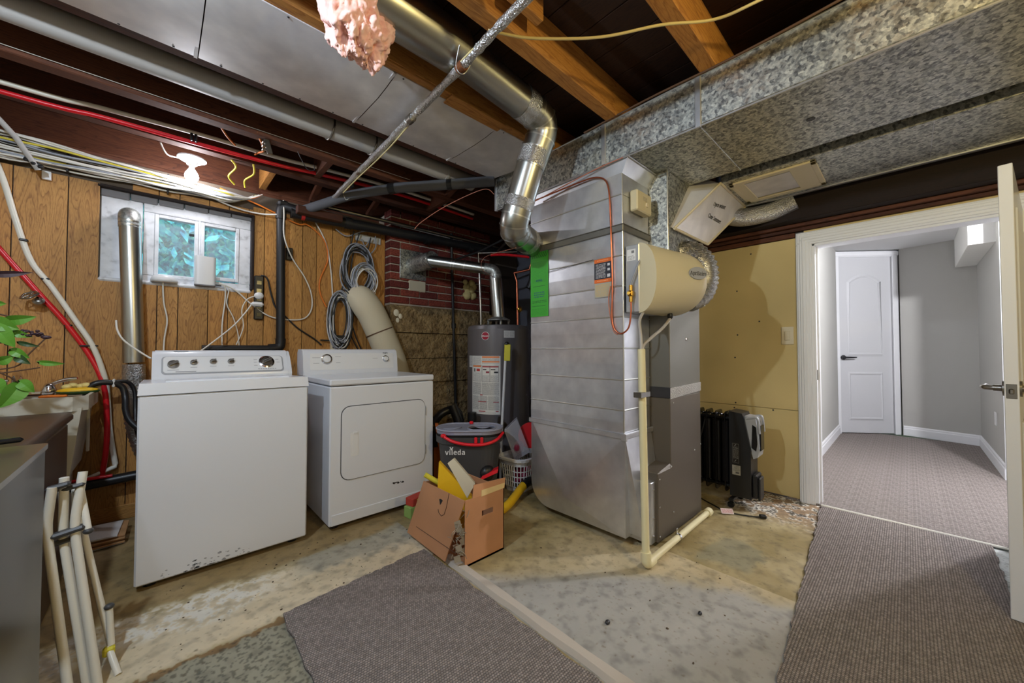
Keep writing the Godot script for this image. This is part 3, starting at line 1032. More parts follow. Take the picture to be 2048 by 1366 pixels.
func build_hall() -> void:
	var g := Geo.new()
	g.span(V(3.462, 0, -0.76), V(6.9, 2.42, -0.622))
	shell("wall_hall_back", g, M.hall_wall, "pale grey hall wall beside the white panel door")
	g = Geo.new()
	g.hexa([V(6.835, 0, -0.06), V(6.655, 0, 0.56), V(6.655, 2.42, 0.56), V(6.835, 2.42, -0.06), V(7.0, 0, -0.06), V(6.9, 0, 0.56), V(6.9, 2.42, 0.56), V(7.0, 2.42, -0.06)])
	shell("wall_hall_far", g, M.hall_wall, "pale grey end wall of the hall")
	g = Geo.new()
	g.span(V(5.085, 0, 0.545), V(6.9, 2.42, 0.68))
	shell("wall_hall_right", g, M.hall_wall, "pale grey hall wall with a white corner")
	g = Geo.new()
	g.span(V(5.068, 0, 0.535), V(5.088, 2.36, 1.75), 0.002)
	shell("trim_1", g, M.white_paint, "white painted corner trim in the hall")
	g = Geo.new()
	g.span(V(3.462, 0, 1.75), V(5.3, 2.42, 1.88))
	shell("wall_hall_front", g, M.hall_wall, "pale hall wall round the corner")
	g = Geo.new()
	g.span(V(3.462, 2.362, -0.8), V(7.1, 2.5, 1.9))
	shell("ceiling_hall", g, M.hall_ceiling, "smooth white hall ceiling")
	g = Geo.new()
	g.span(V(5.31, 2.03, 0.388), V(6.655, 2.362, 0.545), 0.002)
	g.span(V(5.31, 2.03, 0.388), V(5.33, 2.362, 1.75))
	shell("ceiling_bulkhead", g, M.hall_white, "white boxed bulkhead under the hall ceiling")
	g = Geo.new()
	g.quad(V(3.335, 0.012, 1.75), V(6.7, 0.012, 1.75), V(6.7, 0.012, -0.622), V(3.335, 0.012, -0.622), Vector3.UP, [Vector2(0, 0), Vector2(0, 3.365), Vector2(2.372, 3.365), Vector2(2.372, 0)])
	g.span(V(3.335, -0.1, -0.622), V(6.7, 0.011, 1.75))
	shell("floor_hall", g, M.carpet_hall, "ribbed mauve grey hall carpet")
	# baseboards
	var bb := func(called: String, a: Vector3, b: Vector3, inward: Vector3, label: String) -> void:
		var q := Geo.new()
		var d := (b - a).normalized()
		var prof := PackedVector2Array([Vector2(0, 0.012), Vector2(0.016, 0.012), Vector2(0.016, 0.095), Vector2(0.011, 0.105), Vector2(0.011, 0.118), Vector2(0.005, 0.13), Vector2(0, 0.13)])
		q.plate(prof, a.distance_to(b), Transform3D(Basis(inward, Vector3.UP, d), a))
		shell(called, q, M.white_paint, label)
	bb.call("baseboard_hall_back", V(3.48, 0, -0.622), V(6.36, 0, -0.622), V(0, 0, 1), "white moulded baseboard along the hall wall")
	bb.call("baseboard_hall_far", V(6.832, 0, -0.05), V(6.657, 0, 0.545), V(-0.96, 0, -0.28), "white moulded baseboard at the end of the hall")
	bb.call("baseboard_hall_right", V(5.06, 0, 0.545), V(6.655, 0, 0.545), V(0, 0, -1), "white moulded baseboard running to the hall corner")
	# the doorway casing: moulded frame round the opening
	var dc := struct("door_1", "white panel door standing open into the basement, with moulded casing", V(3.35, 0, 0))
	var z0 := -0.455
	var z1 := 0.415
	var yt := 1.83
	for s in [[0.0, 0.090, 0.016], [0.012, 0.082, 0.022], [0.03, 0.068, 0.028], [0.046, 0.054, 0.031]]:
		var a: float = s[0]; var b: float = s[1]; var d: float = s[2]
		g = Geo.new()
		g.span(V(3.349 - d, 0.0, z0 - b), V(3.349, yt + a, z0 - a), 0.003)
		g.span(V(3.349 - d, 0.0, z1 + a), V(3.349, yt + a, z1 + b), 0.003)
		g.span(V(3.349 - d, yt + a, z0 - b), V(3.349, yt + b, z1 + b), 0.003)
		part(dc, "casing", g, M.white_paint)
	g = Geo.new()
	g.span(V(3.345, 0, z0 - 0.002), V(3.47, yt, z0 + 0.016), 0.002); g.span(V(3.345, 0, z1 - 0.016), V(3.47, yt, z1 + 0.002), 0.002); g.span(V(3.345, yt - 0.016, z0), V(3.47, yt + 0.002, z1), 0.002)
	g.span(V(3.39, 0, z0), V(3.425, yt, z0 + 0.028), 0.002)
	part(dc, "jamb", g, M.white_paint)
	g = Geo.new()
	g.span(V(3.352, 0.87, z0 + 0.016), V(3.378, 0.94, z0 + 0.019))
	part(dc, "strike_plate", g, M.nickel)
	# the leaf, hinged on the far jamb and swung into the room
	var hp := V(3.335, 0, 0.395)
	var ep := V(2.470, 0, 0.262)
	var dx := (ep - hp).normalized()
	var dn := dx.cross(Vector3.UP) * -1.0
	if dn.z < 0.0: dn = -dn
	var wd := hp.distance_to(ep)
	var tr := Transform3D(Basis(dx, Vector3.UP, dx.cross(Vector3.UP)), hp)
	if tr.basis.z.z < 0.0: pass
	g = Geo.new()
	var zs := 1.0 if tr.basis.z.z > 0.0 else -1.0
	g.box(tr * V(wd * 0.5, 0.015 + 0.907, zs * 0.0185), V(wd, 1.814, 0.037), 0.002, tr.basis)
	var leaf := part(dc, "door_leaf", g, M.white_enamel)
	for s in [[0.16, 0.78], [0.94, 1.68]]:
		g = Geo.new()
		for sd in [-0.001, 0.038]:
			var w := wd - 0.28
			g.box(tr * V(wd * 0.5, (s[0] + s[1]) * 0.5, zs * sd), V(w, s[1] - s[0], 0.008), 0.004, tr.basis)
		part(leaf, "raised_panel", g, M.white_enamel)
	for sd in [-1, 1]:
		var hz: float = zs * (-0.0 if sd < 0 else 0.037)
		g = Geo.new()
		var ax: Vector3 = tr.basis.z * zs * sd
		var ro := tr * V(wd - 0.062, 0.923, hz)
		g.lathe([Vector2(0.0, 0.0), Vector2(0.032, 0.0), Vector2(0.032, 0.006), Vector2(0.014, 0.009), Vector2(0.013, 0.03), Vector2(0.0, 0.03)], Transform3D(Basis(tr.basis.x, ax, tr.basis.x.cross(ax)), ro), 20)
		g.tube(PackedVector3Array([ro + ax * 0.022, ro + ax * 0.05, ro + ax * 0.058 - dx * 0.02, ro + ax * 0.058 - dx * 0.12]), 0.0105, 10)
		part(leaf, "lever_handle", g, M.nickel, "brushed metal lever handle")
	g = Geo.new()
	g.box(tr * V(wd + 0.0005, 0.915, zs * 0.0185), V(0.003, 0.058, 0.027), 0.001, tr.basis)
	g.box(tr * V(wd + 0.004, 0.915, zs * 0.0185), V(0.012, 0.022, 0.014), 0.004, tr.basis)
	part(leaf, "latch_plate", g, M.nickel)
	for y in [0.22, 1.59]:
		g = Geo.new()
		g.span(V(3.316, y - 0.045, 0.400), V(3.348, y + 0.045, 0.4035))
		for k in 5:
			g.lathe([Vector2(0.0, -0.008), Vector2(0.0065, -0.008), Vector2(0.0065, 0.008), Vector2(0.0, 0.008)], Transform3D(Basis.IDENTITY, V(3.316, y - 0.036 + k * 0.018, 0.412)), 10)
		part(dc, "hinge", g, M.chrome)
	# the far door: two panels, the upper one arched
	var a := V(6.377, 0, -0.617)
	var b := V(6.80, 0, -0.14)
	var ux := (b - a).normalized()
	var fd := struct("door_2", "closed white two-panel hall door with an arched top panel", V(6.59, 0, -0.4))
	var ft := facing(a, ux, Vector3.UP)   # z faces the viewer when x runs from a to b
	if ft.basis.z.x > 0.0:
		ft = Transform3D(Basis(ux, Vector3.UP, -ft.basis.z), a)
	var L := a.distance_to(b)
	g = Geo.new()
	g.box(ft * V(L * 0.5, 1.17, -0.06), V(L + 0.5, 2.36, 0.06), 0.0, ft.basis)
	part(fd, "door_wall", g, M.hall_wall)
	g = Geo.new()
	g.box(ft * V(L * 0.5, 1.15, -0.012), V(L, 2.26, 0.03), 0.003, ft.basis)
	var dl := part(fd, "door_leaf", g, M.door_white)
	var x0 := 0.11
	var x1 := 0.52
	var arch := PackedVector2Array([Vector2(x0, 1.0), Vector2(x1, 1.0), Vector2(x1, 1.96)])
	for k in 11:
		var t := k / 10.0
		arch.append(Vector2(lerpf(x1, x0, t), 1.96 + 0.10 * pow(sin(PI * t), 0.8)))
	arch.append(Vector2(x0, 1.96))
	var low := PackedVector2Array([Vector2(x0, 0.18), Vector2(x1, 0.18), Vector2(x1, 0.80), Vector2(x0, 0.80)])
	for pl in [arch, low]:
		g = Geo.new()
		var mid := Vector2.ZERO
		for q in pl: mid += q / pl.size()
		var inner := PackedVector2Array()
		var inner2 := PackedVector2Array()
		for q in pl:
			inner.append(q + (mid - q).normalized() * 0.028)
			inner2.append(q + (mid - q).normalized() * 0.05)
		var m: int = pl.size()
		for k in m:
			var p0: Vector2 = pl[k]; var p1: Vector2 = pl[(k + 1) % m]; var q0 := inner[k]; var q1 := inner[(k + 1) % m]; var r0 := inner2[k]; var r1 := inner2[(k + 1) % m]
			g.quad(ft * V(p0.x, p0.y, 0.004), ft * V(p1.x, p1.y, 0.004), ft * V(q1.x, q1.y, 0.012), ft * V(q0.x, q0.y, 0.012))
			g.quad(ft * V(q0.x, q0.y, 0.012), ft * V(q1.x, q1.y, 0.012), ft * V(r1.x, r1.y, 0.004), ft * V(r0.x, r0.y, 0.004))
		g.plate(inner2, 0.006, ft * Transform3D(Basis.IDENTITY, V(0, 0, 0.0)))
		part(dl, "raised_panel", g, M.door_white)
	for s in [[0.0, 0.075, 0.02], [0.016, 0.06, 0.028], [0.03, 0.046, 0.034]]:
		g = Geo.new()
		for e in [[-0.055, 0.0], [0.636, 0.712]]:
			var xa: float = e[0] + (s[0] if e[0] < 0 else 0.0) * 0.7; var xb: float = e[1] - (s[0] if e[0] > 0 else 0.0) * 0.7
			g.box(ft * V((xa + xb) * 0.5, 1.15, s[2] * 0.5), V(xb - xa, 2.28, s[2]), 0.003, ft.basis)
		g.box(ft * V(0.328, 2.315, s[2] * 0.5), V(0.767, 0.075 - s[0], s[2]), 0.003, ft.basis)
		part(fd, "casing", g, M.white_paint)
	g = Geo.new()
	var hp2 := ft * V(0.05, 0.985, 0.01)
	g.lathe([Vector2(0.0, 0.0), Vector2(0.03, 0.0), Vector2(0.028, 0.01), Vector2(0.012, 0.014), Vector2(0.012, 0.045), Vector2(0.0, 0.045)], Transform3D(Basis(ft.basis.x, ft.basis.z, ft.basis.y), hp2), 16)
	g.tube(PackedVector3Array([hp2 + ft.basis.z * 0.04, hp2 + ft.basis.z * 0.045 + ux * 0.06, hp2 + ft.basis.z * 0.04 + ux * 0.13]), [0.011, 0.010, 0.006], 8)
	part(dl, "lever_handle", g, M.steel_dark, "dark metal lever handle")
	# wall plates
	g = Geo.new()
	g.span(V(5.55, 0.39, 0.538), V(5.63, 0.51, 0.545), 0.002)
	single("outlet_plate", g, M.white_plastic, "white outlet plate low on the hall wall", "outlet", V(5.59, 0.45, 0.545))
	var sw := thing("light_switch", "ivory rocker light switch on the tan plasterboard beside the doorway", "switch", V(3.349, 1.185, -0.603))
	g = Geo.new()
	g.span(V(3.342, 1.120, -0.642), V(3.349, 1.250, -0.566), 0.003)
	part(sw, "cover_plate", g, M.ivory)
	g = Geo.new()
	g.span(V(3.337, 1.152, -0.620), V(3.343, 1.218, -0.588), 0.002)
	part(sw, "rocker", g, M.ivory)

func carpet(called: String, poly: PackedVector2Array, label: String, at: Vector3) -> void:
	# poly in x,z; a slab of pile with a raised cut edge
	var g := Geo.new()
	var tr := Transform3D(Basis(V(1, 0, 0), V(0, 0, 1), V(0, -1, 0)), V(0, 0.014, 0))
	g.plate(poly, 0.0125, tr)
	single(called, g, M.carpet, label, "carpet", at)

func build_floor_pieces() -> void:
	var fray := func(a: Vector2, b: Vector2, n: int) -> Array:
		var o := []
		for k in n:
			o.append(a.lerp(b, float(k) / n) + Vector2(rng.randf_range(-0.006, 0.006), rng.randf_range(-0.006, 0.006)))
		return o
	var p := PackedVector2Array()
	for s in [[Vector2(0.376, -1.755), Vector2(1.045, -1.80), 30], [Vector2(1.045, -1.80), Vector2(1.055, 1.6), 60], [Vector2(1.055, 1.6), Vector2(0.36, 1.6), 6], [Vector2(0.36, 1.6), Vector2(0.376, -1.755), 60]]:
		for q in fray.call(s[0], s[1], s[2]): p.append(q)
	carpet("carpet_remnant", p, "grey mauve carpet remnant on the floor before the washer", V(0.72, 0, -0.1))
	p = PackedVector2Array()
	for s in [[Vector2(3.30, -0.425), Vector2(3.325, 0.30), 10], [Vector2(3.325, 0.30), Vector2(2.60, 0.29), 20], [Vector2(2.60, 0.29), Vector2(2.2, 0.9), 20], [Vector2(2.2, 0.9), Vector2(1.35, 0.9), 20], [Vector2(1.35, 0.9), Vector2(1.45, -0.305), 30], [Vector2(1.45, -0.305), Vector2(3.30, -0.425), 60]]:
		for q in fray.call(s[0], s[1], s[2]): p.append(q)
	carpet("carpet_runner", p, "ribbed grey mauve carpet runner leading to the doorway", V(2.4, 0, 0.1))
	var g := Geo.new()
	g.box(V(3.328, 0.012, -0.03), V(0.022, 0.012, 0.80), 0.005)
	single("threshold_strip", g, M.tube_cream, "thin pale joining strip between the two carpets at the doorway", "threshold", V(3.328, 0, -0.03))
	# the plastered ridge beside the remnant
	g = Geo.new()
	for i in 26:
		var z0 := -1.66 + i * 0.085
		var z1 := z0 + 0.085
		var w0 := 0.030 + 0.004 * sin(i * 1.7); var w1 := 0.030 + 0.004 * sin((i + 1) * 1.7)
		var c := 1.102
		g.hexa([V(c - w0, 0, z0), V(c + w0, 0, z0), V(c + w0 * 0.6, 0.016, z0), V(c - w0 * 0.6, 0.016, z0), V(c - w1, 0, z1), V(c + w1, 0, z1), V(c + w1 * 0.6, 0.016, z1), V(c - w1 * 0.6, 0.016, z1)])
	shell("trim_2", g, mat("ridge", C(190, 180, 168), 0.9), "low plastered ridge along the carpet remnant")
	# crumbs and scraps on the concrete
	g = Geo.new()
	for i in 90:
		var x := rng.randf_range(1.15, 2.9)
		var z := rng.randf_range(-1.5, -0.38)
		if i < 50:
			x = rng.randf_range(-0.05, 1.1); z = rng.randf_range(-2.3, -1.8)
		var s := rng.randf_range(0.002, 0.0055)
		g.ball(V(x, s * 0.3, z), V(s, s * 0.5, s * rng.randf_range(0.4, 1.2)), 6, 4)
	single("floor_debris", g, mat("grit", C(84, 70, 54), 0.95), "scattered grit and crumbs on the bare concrete", "debris", V(1.8, 0, -1.0), "", "stuff")
	for q in [[1.30, -0.83, 0.012], [1.62, -0.60, 0.010]]:
		g = Geo.new()
		g.ball(V(q[0], q[2] * 0.6, q[1]), V(q[2], q[2] * 0.7, q[2] * 0.8), 8, 6)
		single("pebble", g, M.steel_dark, "small dark pebble on the grey toned floor, " + ("nearer the furnace" if q[0] < 1.5 else "nearer the carpet runner"), "pebble", V(q[0], 0, q[1]))

func build_ducts() -> void:
	# the long supply trunk
	var d := thing("duct_trunk", "big square galvanised duct running under the joists over the furnace", "duct", V(2.15, 2.14, -0.3))
	var x0 := 1.83
	var x1 := 2.47
	var zc := [-2.12, -1.175, -0.66, 0.85, 2.19]
	for i in zc.size() - 1:
		var g := Geo.new()
		g.span(V(x0, 2.14, zc[i] + 0.001), V(x1, 2.37, zc[i + 1] - 0.001), 0.003)
		part(d, "section", g, M.galvanised)
	for i in [1, 2, 3]:
		var g := Geo.new()
		g.span(V(x0 - 0.008, 2.125, zc[i] - 0.014), V(x0 + 0.002, 2.382, zc[i] + 0.014), 0.003)
		part(d, "drive_cleat", g, M.bright_sheet)
		g = Geo.new()
		g.span(V(x0, 2.134, zc[i] - 0.006), V(x1, 2.141, zc[i] + 0.006), 0.002)
		part(d, "slip_joint", g, M.galvanised)
	var g := Geo.new()
	g.span(V(x0 - 0.006, 2.128, -2.12), V(x0, 2.136, 2.19), 0.002)
	g.span(V(x0 - 0.006, 2.366, -2.12), V(x0, 2.374, 2.19), 0.002)
	g.span(V(x0 - 0.008, 2.13, -2.128), V(x0 + 0.02, 2.374, -2.11), 0.002)
	part(d, "folded_edge", g, M.bright_sheet)
	g = Geo.new()
	g.lathe([Vector2(0.0, 0.0), Vector2(0.017, 0.0), Vector2(0.017, -0.002), Vector2(0.0, -0.002)], Transform3D(Basis.IDENTITY, V(2.157, 2.14, -0.288)), 14)
	part(d, "test_hole", g, M.black_plastic)
	# second duct with the boarded-up grille
	d = thing("return_duct", "second flat galvanised duct beside the header beam with a taped grille frame", "duct", V(2.86, 2.14, 0.2))
	g = Geo.new()
	g.span(V(2.58, 2.14, -0.80), V(3.13, 2.36, 2.19), 0.003)
	part(d, "casing", g, M.galvanised)
	g = Geo.new()
	g.span(V(2.58, 2.137, 0.10), V(3.13, 2.1405, 0.102)); g.span(V(3.11, 2.132, -0.80), V(3.138, 2.142, 2.19), 0.002)
	part(d, "lip", g, M.bright_sheet)
	g = Geo.new()
	g.span(V(2.63, 2.128, -0.77), V(3.05, 2.14, -0.745), 0.002); g.span(V(2.63, 2.128, -0.36), V(3.05, 2.14, -0.335), 0.002)
	g.span(V(2.63, 2.128, -0.77), V(2.67, 2.14, -0.335), 0.002); g.span(V(3.005, 2.128, -0.77), V(3.05, 2.14, -0.335), 0.002)
	part(d, "grille_frame", g, M.ivory, "cream frame with peeling paint")
	g = Geo.new()
	g.span(V(2.69, 2.133, -0.70), V(2.985, 2.1395, -0.45), 0.001)
	part(d, "cover_panel", g, M.dull_sheet)
	g = Geo.new()
	g.span(V(2.66, 2.1285, -0.46), V(3.01, 2.1385, -0.36), 0.002)
	part(d, "filler_board", g, M.ivory)
	g = Geo.new()
	g.span(V(2.66, 2.1285, -0.75), V(3.01, 2.1385, -0.695), 0.002)
	part(d, "filler_board", g, M.ivory)
	# foil elbow tucked behind the second duct
	g = Geo.new()
	g.tube(curve([V(2.98, 2.08, -0.92), V(3.10, 2.055, -0.82), V(3.18, 2.075, -0.66), V(3.19, 2.12, -0.52)], 8), 0.065, 16)
	single("foil_elbow", g, M.foil, "crinkled foil duct elbow under the edge of the second duct", "duct", V(3.1, 2.06, -0.7))
	# offset between furnace supply and second duct
	d = thing("offset_duct", "slanted sheet metal offset duct with handwritten black notes", "duct", V(2.6, 1.8, -0.95))
	var A := V(2.568, 2.139, -0.80); var B := V(3.127, 2.139, -0.806); var Cc := V(2.73, 1.806, -0.935); var D := V(2.195, 1.798, -0.935)
	var o := V(-0.02, 0.10, -0.17)
	g = Geo.new()
	g.hexa([A, B, Cc, D, A + o, B + o, Cc + o, D + o])
	part(d, "casing", g, M.dull_sheet)
	g = Geo.new()
	var nn := (B - A).cross(D - A).normalized()
	if nn.y > 0.0: nn = -nn
	for e in [[A, D], [B, Cc], [A, B], [D, Cc]]:
		g.tube(PackedVector3Array([e[0] + nn * 0.002, e[1] + nn * 0.002]), 0.008, 6)
	part(d, "seam", g, M.ivory)
	var ux := (A - D).normalized()
	var uy := nn.cross(ux)
	var along := (B - A).normalized()
	var face := facing(A.lerp(Cc, 0.5) + nn * 0.002, V(0.93, 0.18, 0.0), V(-0.1, 0.9, 0.3))
	var fz := nn
	var fx := (Cc - D).normalized()
	var fy := fz.cross(fx)
	var c0 := A.lerp(B, 0.42).lerp(D.lerp(Cc, 0.42), 0.30) + nn * 0.002
	text(d, "note", "Open winter", 0.024, Transform3D(Basis(fx, fy, fz).rotated(fz, 0.12), c0), M.ink_black, "Droid Serif", false, true)
	text(d, "note", "Close Summer", 0.024, Transform3D(Basis(fx, fy, fz).rotated(fz, 0.02), c0 - fy * 0.085), M.ink_black, "Droid Serif", false, true)
	# round galvanised pipe with two elbows
	d = thing("round_duct", "round shiny galvanised pipe with two elbows dropping to the furnace", "duct", V(1.4, 2.3, -1.4))
	var r := 0.083
	g = Geo.new()
	g.tube(PackedVector3Array([V(-1.2, 2.44, -1.37), V(0.93, 2.425, -1.37), V(0.965, 2.425, -1.37), V(0.985, 2.425, -1.37)]), [0.098, 0.098, 0.094, 0.080], 28, true)
	part(d, "upper_pipe", g, M.pipe_metal)
	var E1 := V(1.555, 2.375, -1.385)
	var E2 := V(1.505, 1.79, -1.60)
	g = Geo.new()
	g.tube(PackedVector3Array([V(0.96, 2.42, -1.37), V(1.40, 2.387, -1.38)]), r, 28, true)
	part(d, "middle_pipe", g, M.pipe_metal)
	# gored elbow
	var el := bent([V(1.36, 2.39, -1.379), E1 + V(0.02, 0, 0), E1.lerp(E2, 0.42)], 0.155, 6)
	g = Geo.new()
	g.tube(el, r * 1.03, 28, true)
	part(d, "elbow", g, M.pipe_metal)
	g = Geo.new()
	for k in [1, 3, 5, 7]:
		var t := (el[k + 1] - el[k - 1]).normalized()
		g.tube(PackedVector3Array([el[k] - t * 0.004, el[k], el[k] + t * 0.004]), [r * 1.03, r * 1.09, r * 1.03], 28, false)
	part(d, "gore_seam", g, M.pipe_edge)
	g = Geo.new()
	g.tube(PackedVector3Array([E1.lerp(E2, 0.25), E1.lerp(E2, 0.80)]), r, 28, true)
	part(d, "drop_pipe", g, M.pipe_metal)
	var e2 := bent([E1.lerp(E2, 0.72), E2, E2.lerp(V(1.85, 1.80, -1.75), 0.60)], 0.15, 6)
	g = Geo.new()
	g.tube(e2, r * 1.03, 28, true)
	part(d, "elbow", g, M.pipe_metal)
	g = Geo.new()
	for k in [1, 3, 5, 7]:
		var t := (e2[mini(k + 1, e2.size() - 1)] - e2[maxi(k - 1, 0)]).normalized()
		g.tube(PackedVector3Array([e2[k] - t * 0.004, e2[k], e2[k] + t * 0.004]), [r * 1.03, r * 1.09, r * 1.03], 28, false)
	part(d, "gore_seam", g, M.pipe_edge)
	g = Geo.new()
	g.tube(PackedVector3Array([E2.lerp(V(1.85, 1.80, -1.75), 0.5), V(1.86, 1.80, -1.752)]), r, 28, false)
	part(d, "collar", g, M.pipe_metal)
	for s in [[E1.lerp(E2, 0.26), E1.lerp(E2, 0.40)], [E1.lerp(E2, 0.70), E1.lerp(E2, 0.80)], [E2.lerp(V(1.85, 1.80, -1.75), 0.55), E2.lerp(V(1.85, 1.80, -1.75), 0.75)], [V(1.36, 2.39, -1.378), V(1.44, 2.384, -1.38)]]:
		g = Geo.new()
		g.tube(PackedVector3Array([s[0], s[1]]), r * 1.035, 28, false)
		part(d, "tape_band", g, M.foil, "crinkled foil tape")

# printed paper: rows of lines and blocks drawn into a small picture
func printed(w: int, h: int, ground: Color, items: Array) -> StandardMaterial3D:
	var im := Image.create(w, h, false, Image.FORMAT_RGB8)
	im.fill(ground)
	for it in items:
		match it[0]:
			"rect":
				im.fill_rect(Rect2i(it[1], it[2], it[3], it[4]), it[5])
			"lines":   # x y w h, colour, pitch: rows of words
				var y: int = it[2]
				while y < it[2] + it[4] - 1:
					var x: int = it[1]
					while x < it[1] + it[3] - 2:
						var l := rng.randi_range(2, 9)
						l = mini(l, it[1] + it[3] - x)
						im.fill_rect(Rect2i(x, y, l, maxi(1, it[6] / 2)), it[5])
						x += l + rng.randi_range(1, 3)
					y += it[6]
			"frame":
				im.fill_rect(Rect2i(it[1], it[2], it[3], 2), it[5]); im.fill_rect(Rect2i(it[1], it[2] + it[4] - 2, it[3], 2), it[5])
				im.fill_rect(Rect2i(it[1], it[2], 2, it[4]), it[5]); im.fill_rect(Rect2i(it[1] + it[3] - 2, it[2], 2, it[4]), it[5])
			"slant":
				for k in it[4]:
					im.fill_rect(Rect2i(it[1] + (it[4] - k) * 2 / 3, it[2] + k, it[3], 1), it[5])
	var m := StandardMaterial3D.new()
	m.albedo_texture = ImageTexture.create_from_image(im)
	m.roughness = 0.55
	return m

func sticker(parent: Node3D, called: String, tr: Transform3D, w: float, h: float, m: Material, label := "", thick := 0.0008) -> MeshInstance3D:
	var g := Geo.new()
	var q := [tr * V(-w / 2, -h / 2, thick), tr * V(w / 2, -h / 2, thick), tr * V(w / 2, h / 2, thick), tr * V(-w / 2, h / 2, thick)]
	g.quad(q[0], q[1], q[2], q[3], tr.basis.z, [Vector2(0, 1), Vector2(1, 1), Vector2(1, 0), Vector2(0, 0)])
	for e in [[0, 1], [1, 2], [2, 3], [3, 0]]:
		var a: Vector3 = q[e[0]]; var b: Vector3 = q[e[1]]
		g.quad(a, b, b - tr.basis.z * thick, a - tr.basis.z * thick, Vector3.ZERO, [Vector2(0.01, 0.01), Vector2(0.02, 0.01), Vector2(0.02, 0.02), Vector2(0.01, 0.02)])
	return part(parent, called, g, m, label)

func build_furnace() -> void:
	var p := thing("air_plenum", "tall ribbed bright sheet metal return plenum with green and orange stickers", "plenum", V(2.0, 0.06, -1.42))
	var xa := 1.85
	var xb := 2.15
	var za := -1.772
	var zb := -1.072
	var ys := [0.61, 0.748, 0.915, 1.09, 1.265, 1.435, 1.605, 1.742]
	for i in ys.size() - 1:
		var g := Geo.new()
		var a: float = ys[i]; var b: float = ys[i + 1]
		# each panel bows out a little between its beads
		var mid := (a + b) * 0.5
		g.hexa([V(xa, a, za), V(xa, a, zb), V(xa - 0.0025, mid, zb), V(xa - 0.0025, mid, za), V(xb, a, za), V(xb, a, zb), V(xb, mid, zb), V(xb, mid, za)])
		g.hexa([V(xa - 0.0025, mid, za), V(xa - 0.0025, mid, zb), V(xa, b, zb), V(xa, b, za), V(xb, mid, za), V(xb, mid, zb), V(xb, b, zb), V(xb, b, za)])
		part(p, "panel", g, M.bright_sheet)
		if i > 0:
			g = Geo.new()
			g.tube(PackedVector3Array([V(xa, a, za), V(xa, a, zb)]), 0.0045, 8)
			g.tube(PackedVector3Array([V(xa, a, zb + 0.001), V(xb, a, zb + 0.001)]), 0.0045, 8)
			part(p, "bead", g, M.pipe_edge)
	var g := Geo.new()
	g.span(V(xa - 0.012, 1.738, za - 0.008), V(xb + 0.005, 1.774, zb + 0.010), 0.003)
	g.span(V(xa - 0.016, 1.772, za - 0.008), V(xb + 0.005, 1.778, zb + 0.014), 0.002)
	part(p, "slip_flange", g, M.furnace_grey)
	g = Geo.new()
	g.span(V(xa - 0.004, 1.775, za), V(xb, 1.944, zb), 0.002)
	part(p, "panel", g, M.bright_sheet)
	g = Geo.new()
	g.span(V(xa - 0.004, 1.946, za), V(xb, 2.065, zb), 0.002)
	part(p, "panel", g, M.bright_sheet)
	g = Geo.new()
	g.tube(PackedVector3Array([V(xa - 0.005, 1.945, za), V(xa - 0.005, 1.945, zb)]), 0.004, 8)
	g.tube(PackedVector3Array([V(xa - 0.003, 1.775, zb + 0.001), V(xa - 0.003, 2.06, zb + 0.001)]), 0.004, 8)
	g.tube(PackedVector3Array([V(xa, 0.61, zb + 0.001), V(xa, 1.74, zb + 0.001)]), 0.0045, 8)
	part(p, "bead", g, M.pipe_edge)
	# flared collar up to the trunk
	g = Geo.new()
	g.hexa([V(xa, 2.063, zb), V(xb, 2.063, zb), V(2.41, 2.134, -1.03), V(1.835, 2.134, -1.03), V(xa, 2.063, za), V(xb, 2.063, za), V(2.41, 2.134, -1.80), V(1.835, 2.134, -1.80)])
	g.span(V(1.822, 2.131, -1.81), V(2.42, 2.139, -1.02), 0.002)
	part(p, "flared_collar", g, M.bright_sheet)
	# boot at the foot with a creased face and a rounded heel
	var bz := -1.775
	var fz := -1.068
	var poly := PackedVector2Array([Vector2(fz, 0.608), Vector2(fz, 0.055)])
	for k in 9:
		var a := -PI / 2 - PI / 2 * k / 8.0
		poly.append(Vector2(bz + 0.15 + cos(a) * 0.15, 0.205 + sin(a) * 0.15))
	poly.append(Vector2(bz, 0.608))
	g = Geo.new()
	var tr := Transform3D(Basis(V(0, 0, 1), V(0, 1, 0), V(-1, 0, 0)), V(2.19, 0, 0))
	g.plate(poly, 0.335, tr, true)
	var ap := V(1.822, 0.175, -1.46)
	for k in poly.size():
		var a := poly[k]; var b := poly[(k + 1) % poly.size()]
		var A := V(1.8555, a.y, a.x); var B := V(1.8555, b.y, b.x)
		var nn := (B - A).cross(ap - A).normalized()
		if nn.x > 0.0: nn = -nn
		g.tri(A, B, ap, nn, nn, nn)
	part(p, "boot", g, M.bright_sheet)
	g = Geo.new()
	g.hexa([V(1.856, 0.60, fz), V(2.16, 0.60, fz), V(2.13, 0.10, -0.985), V(1.90, 0.07, -0.985), V(1.856, 0.60, -1.2), V(2.16, 0.60, -1.2), V(2.13, 0.10, -1.2), V(1.90, 0.07, -1.2)])
	part(p, "boot_front", g, M.bright_sheet)
	g = Geo.new()
	g.span(V(1.838, 0.592, bz - 0.01), V(1.86, 0.622, fz + 0.012), 0.003)
	g.span(V(1.838, 0.592, fz), V(2.17, 0.622, fz + 0.014), 0.003)
	g.box(V(1.842, 0.604, fz + 0.004), V(0.02, 0.04, 0.03), 0.003)
	part(p, "slip_flange", g, M.bright_sheet)
	# stickers on the big face
	var face := func(y: float, z: float) -> Transform3D:
		return Transform3D(Basis(V(0, 0, 1), V(0, 1, 0), V(-1, 0, 0)), V(1.8445, y, z))
	var G1 := C(64, 170, 50)
	var gd := C(34, 96, 44)
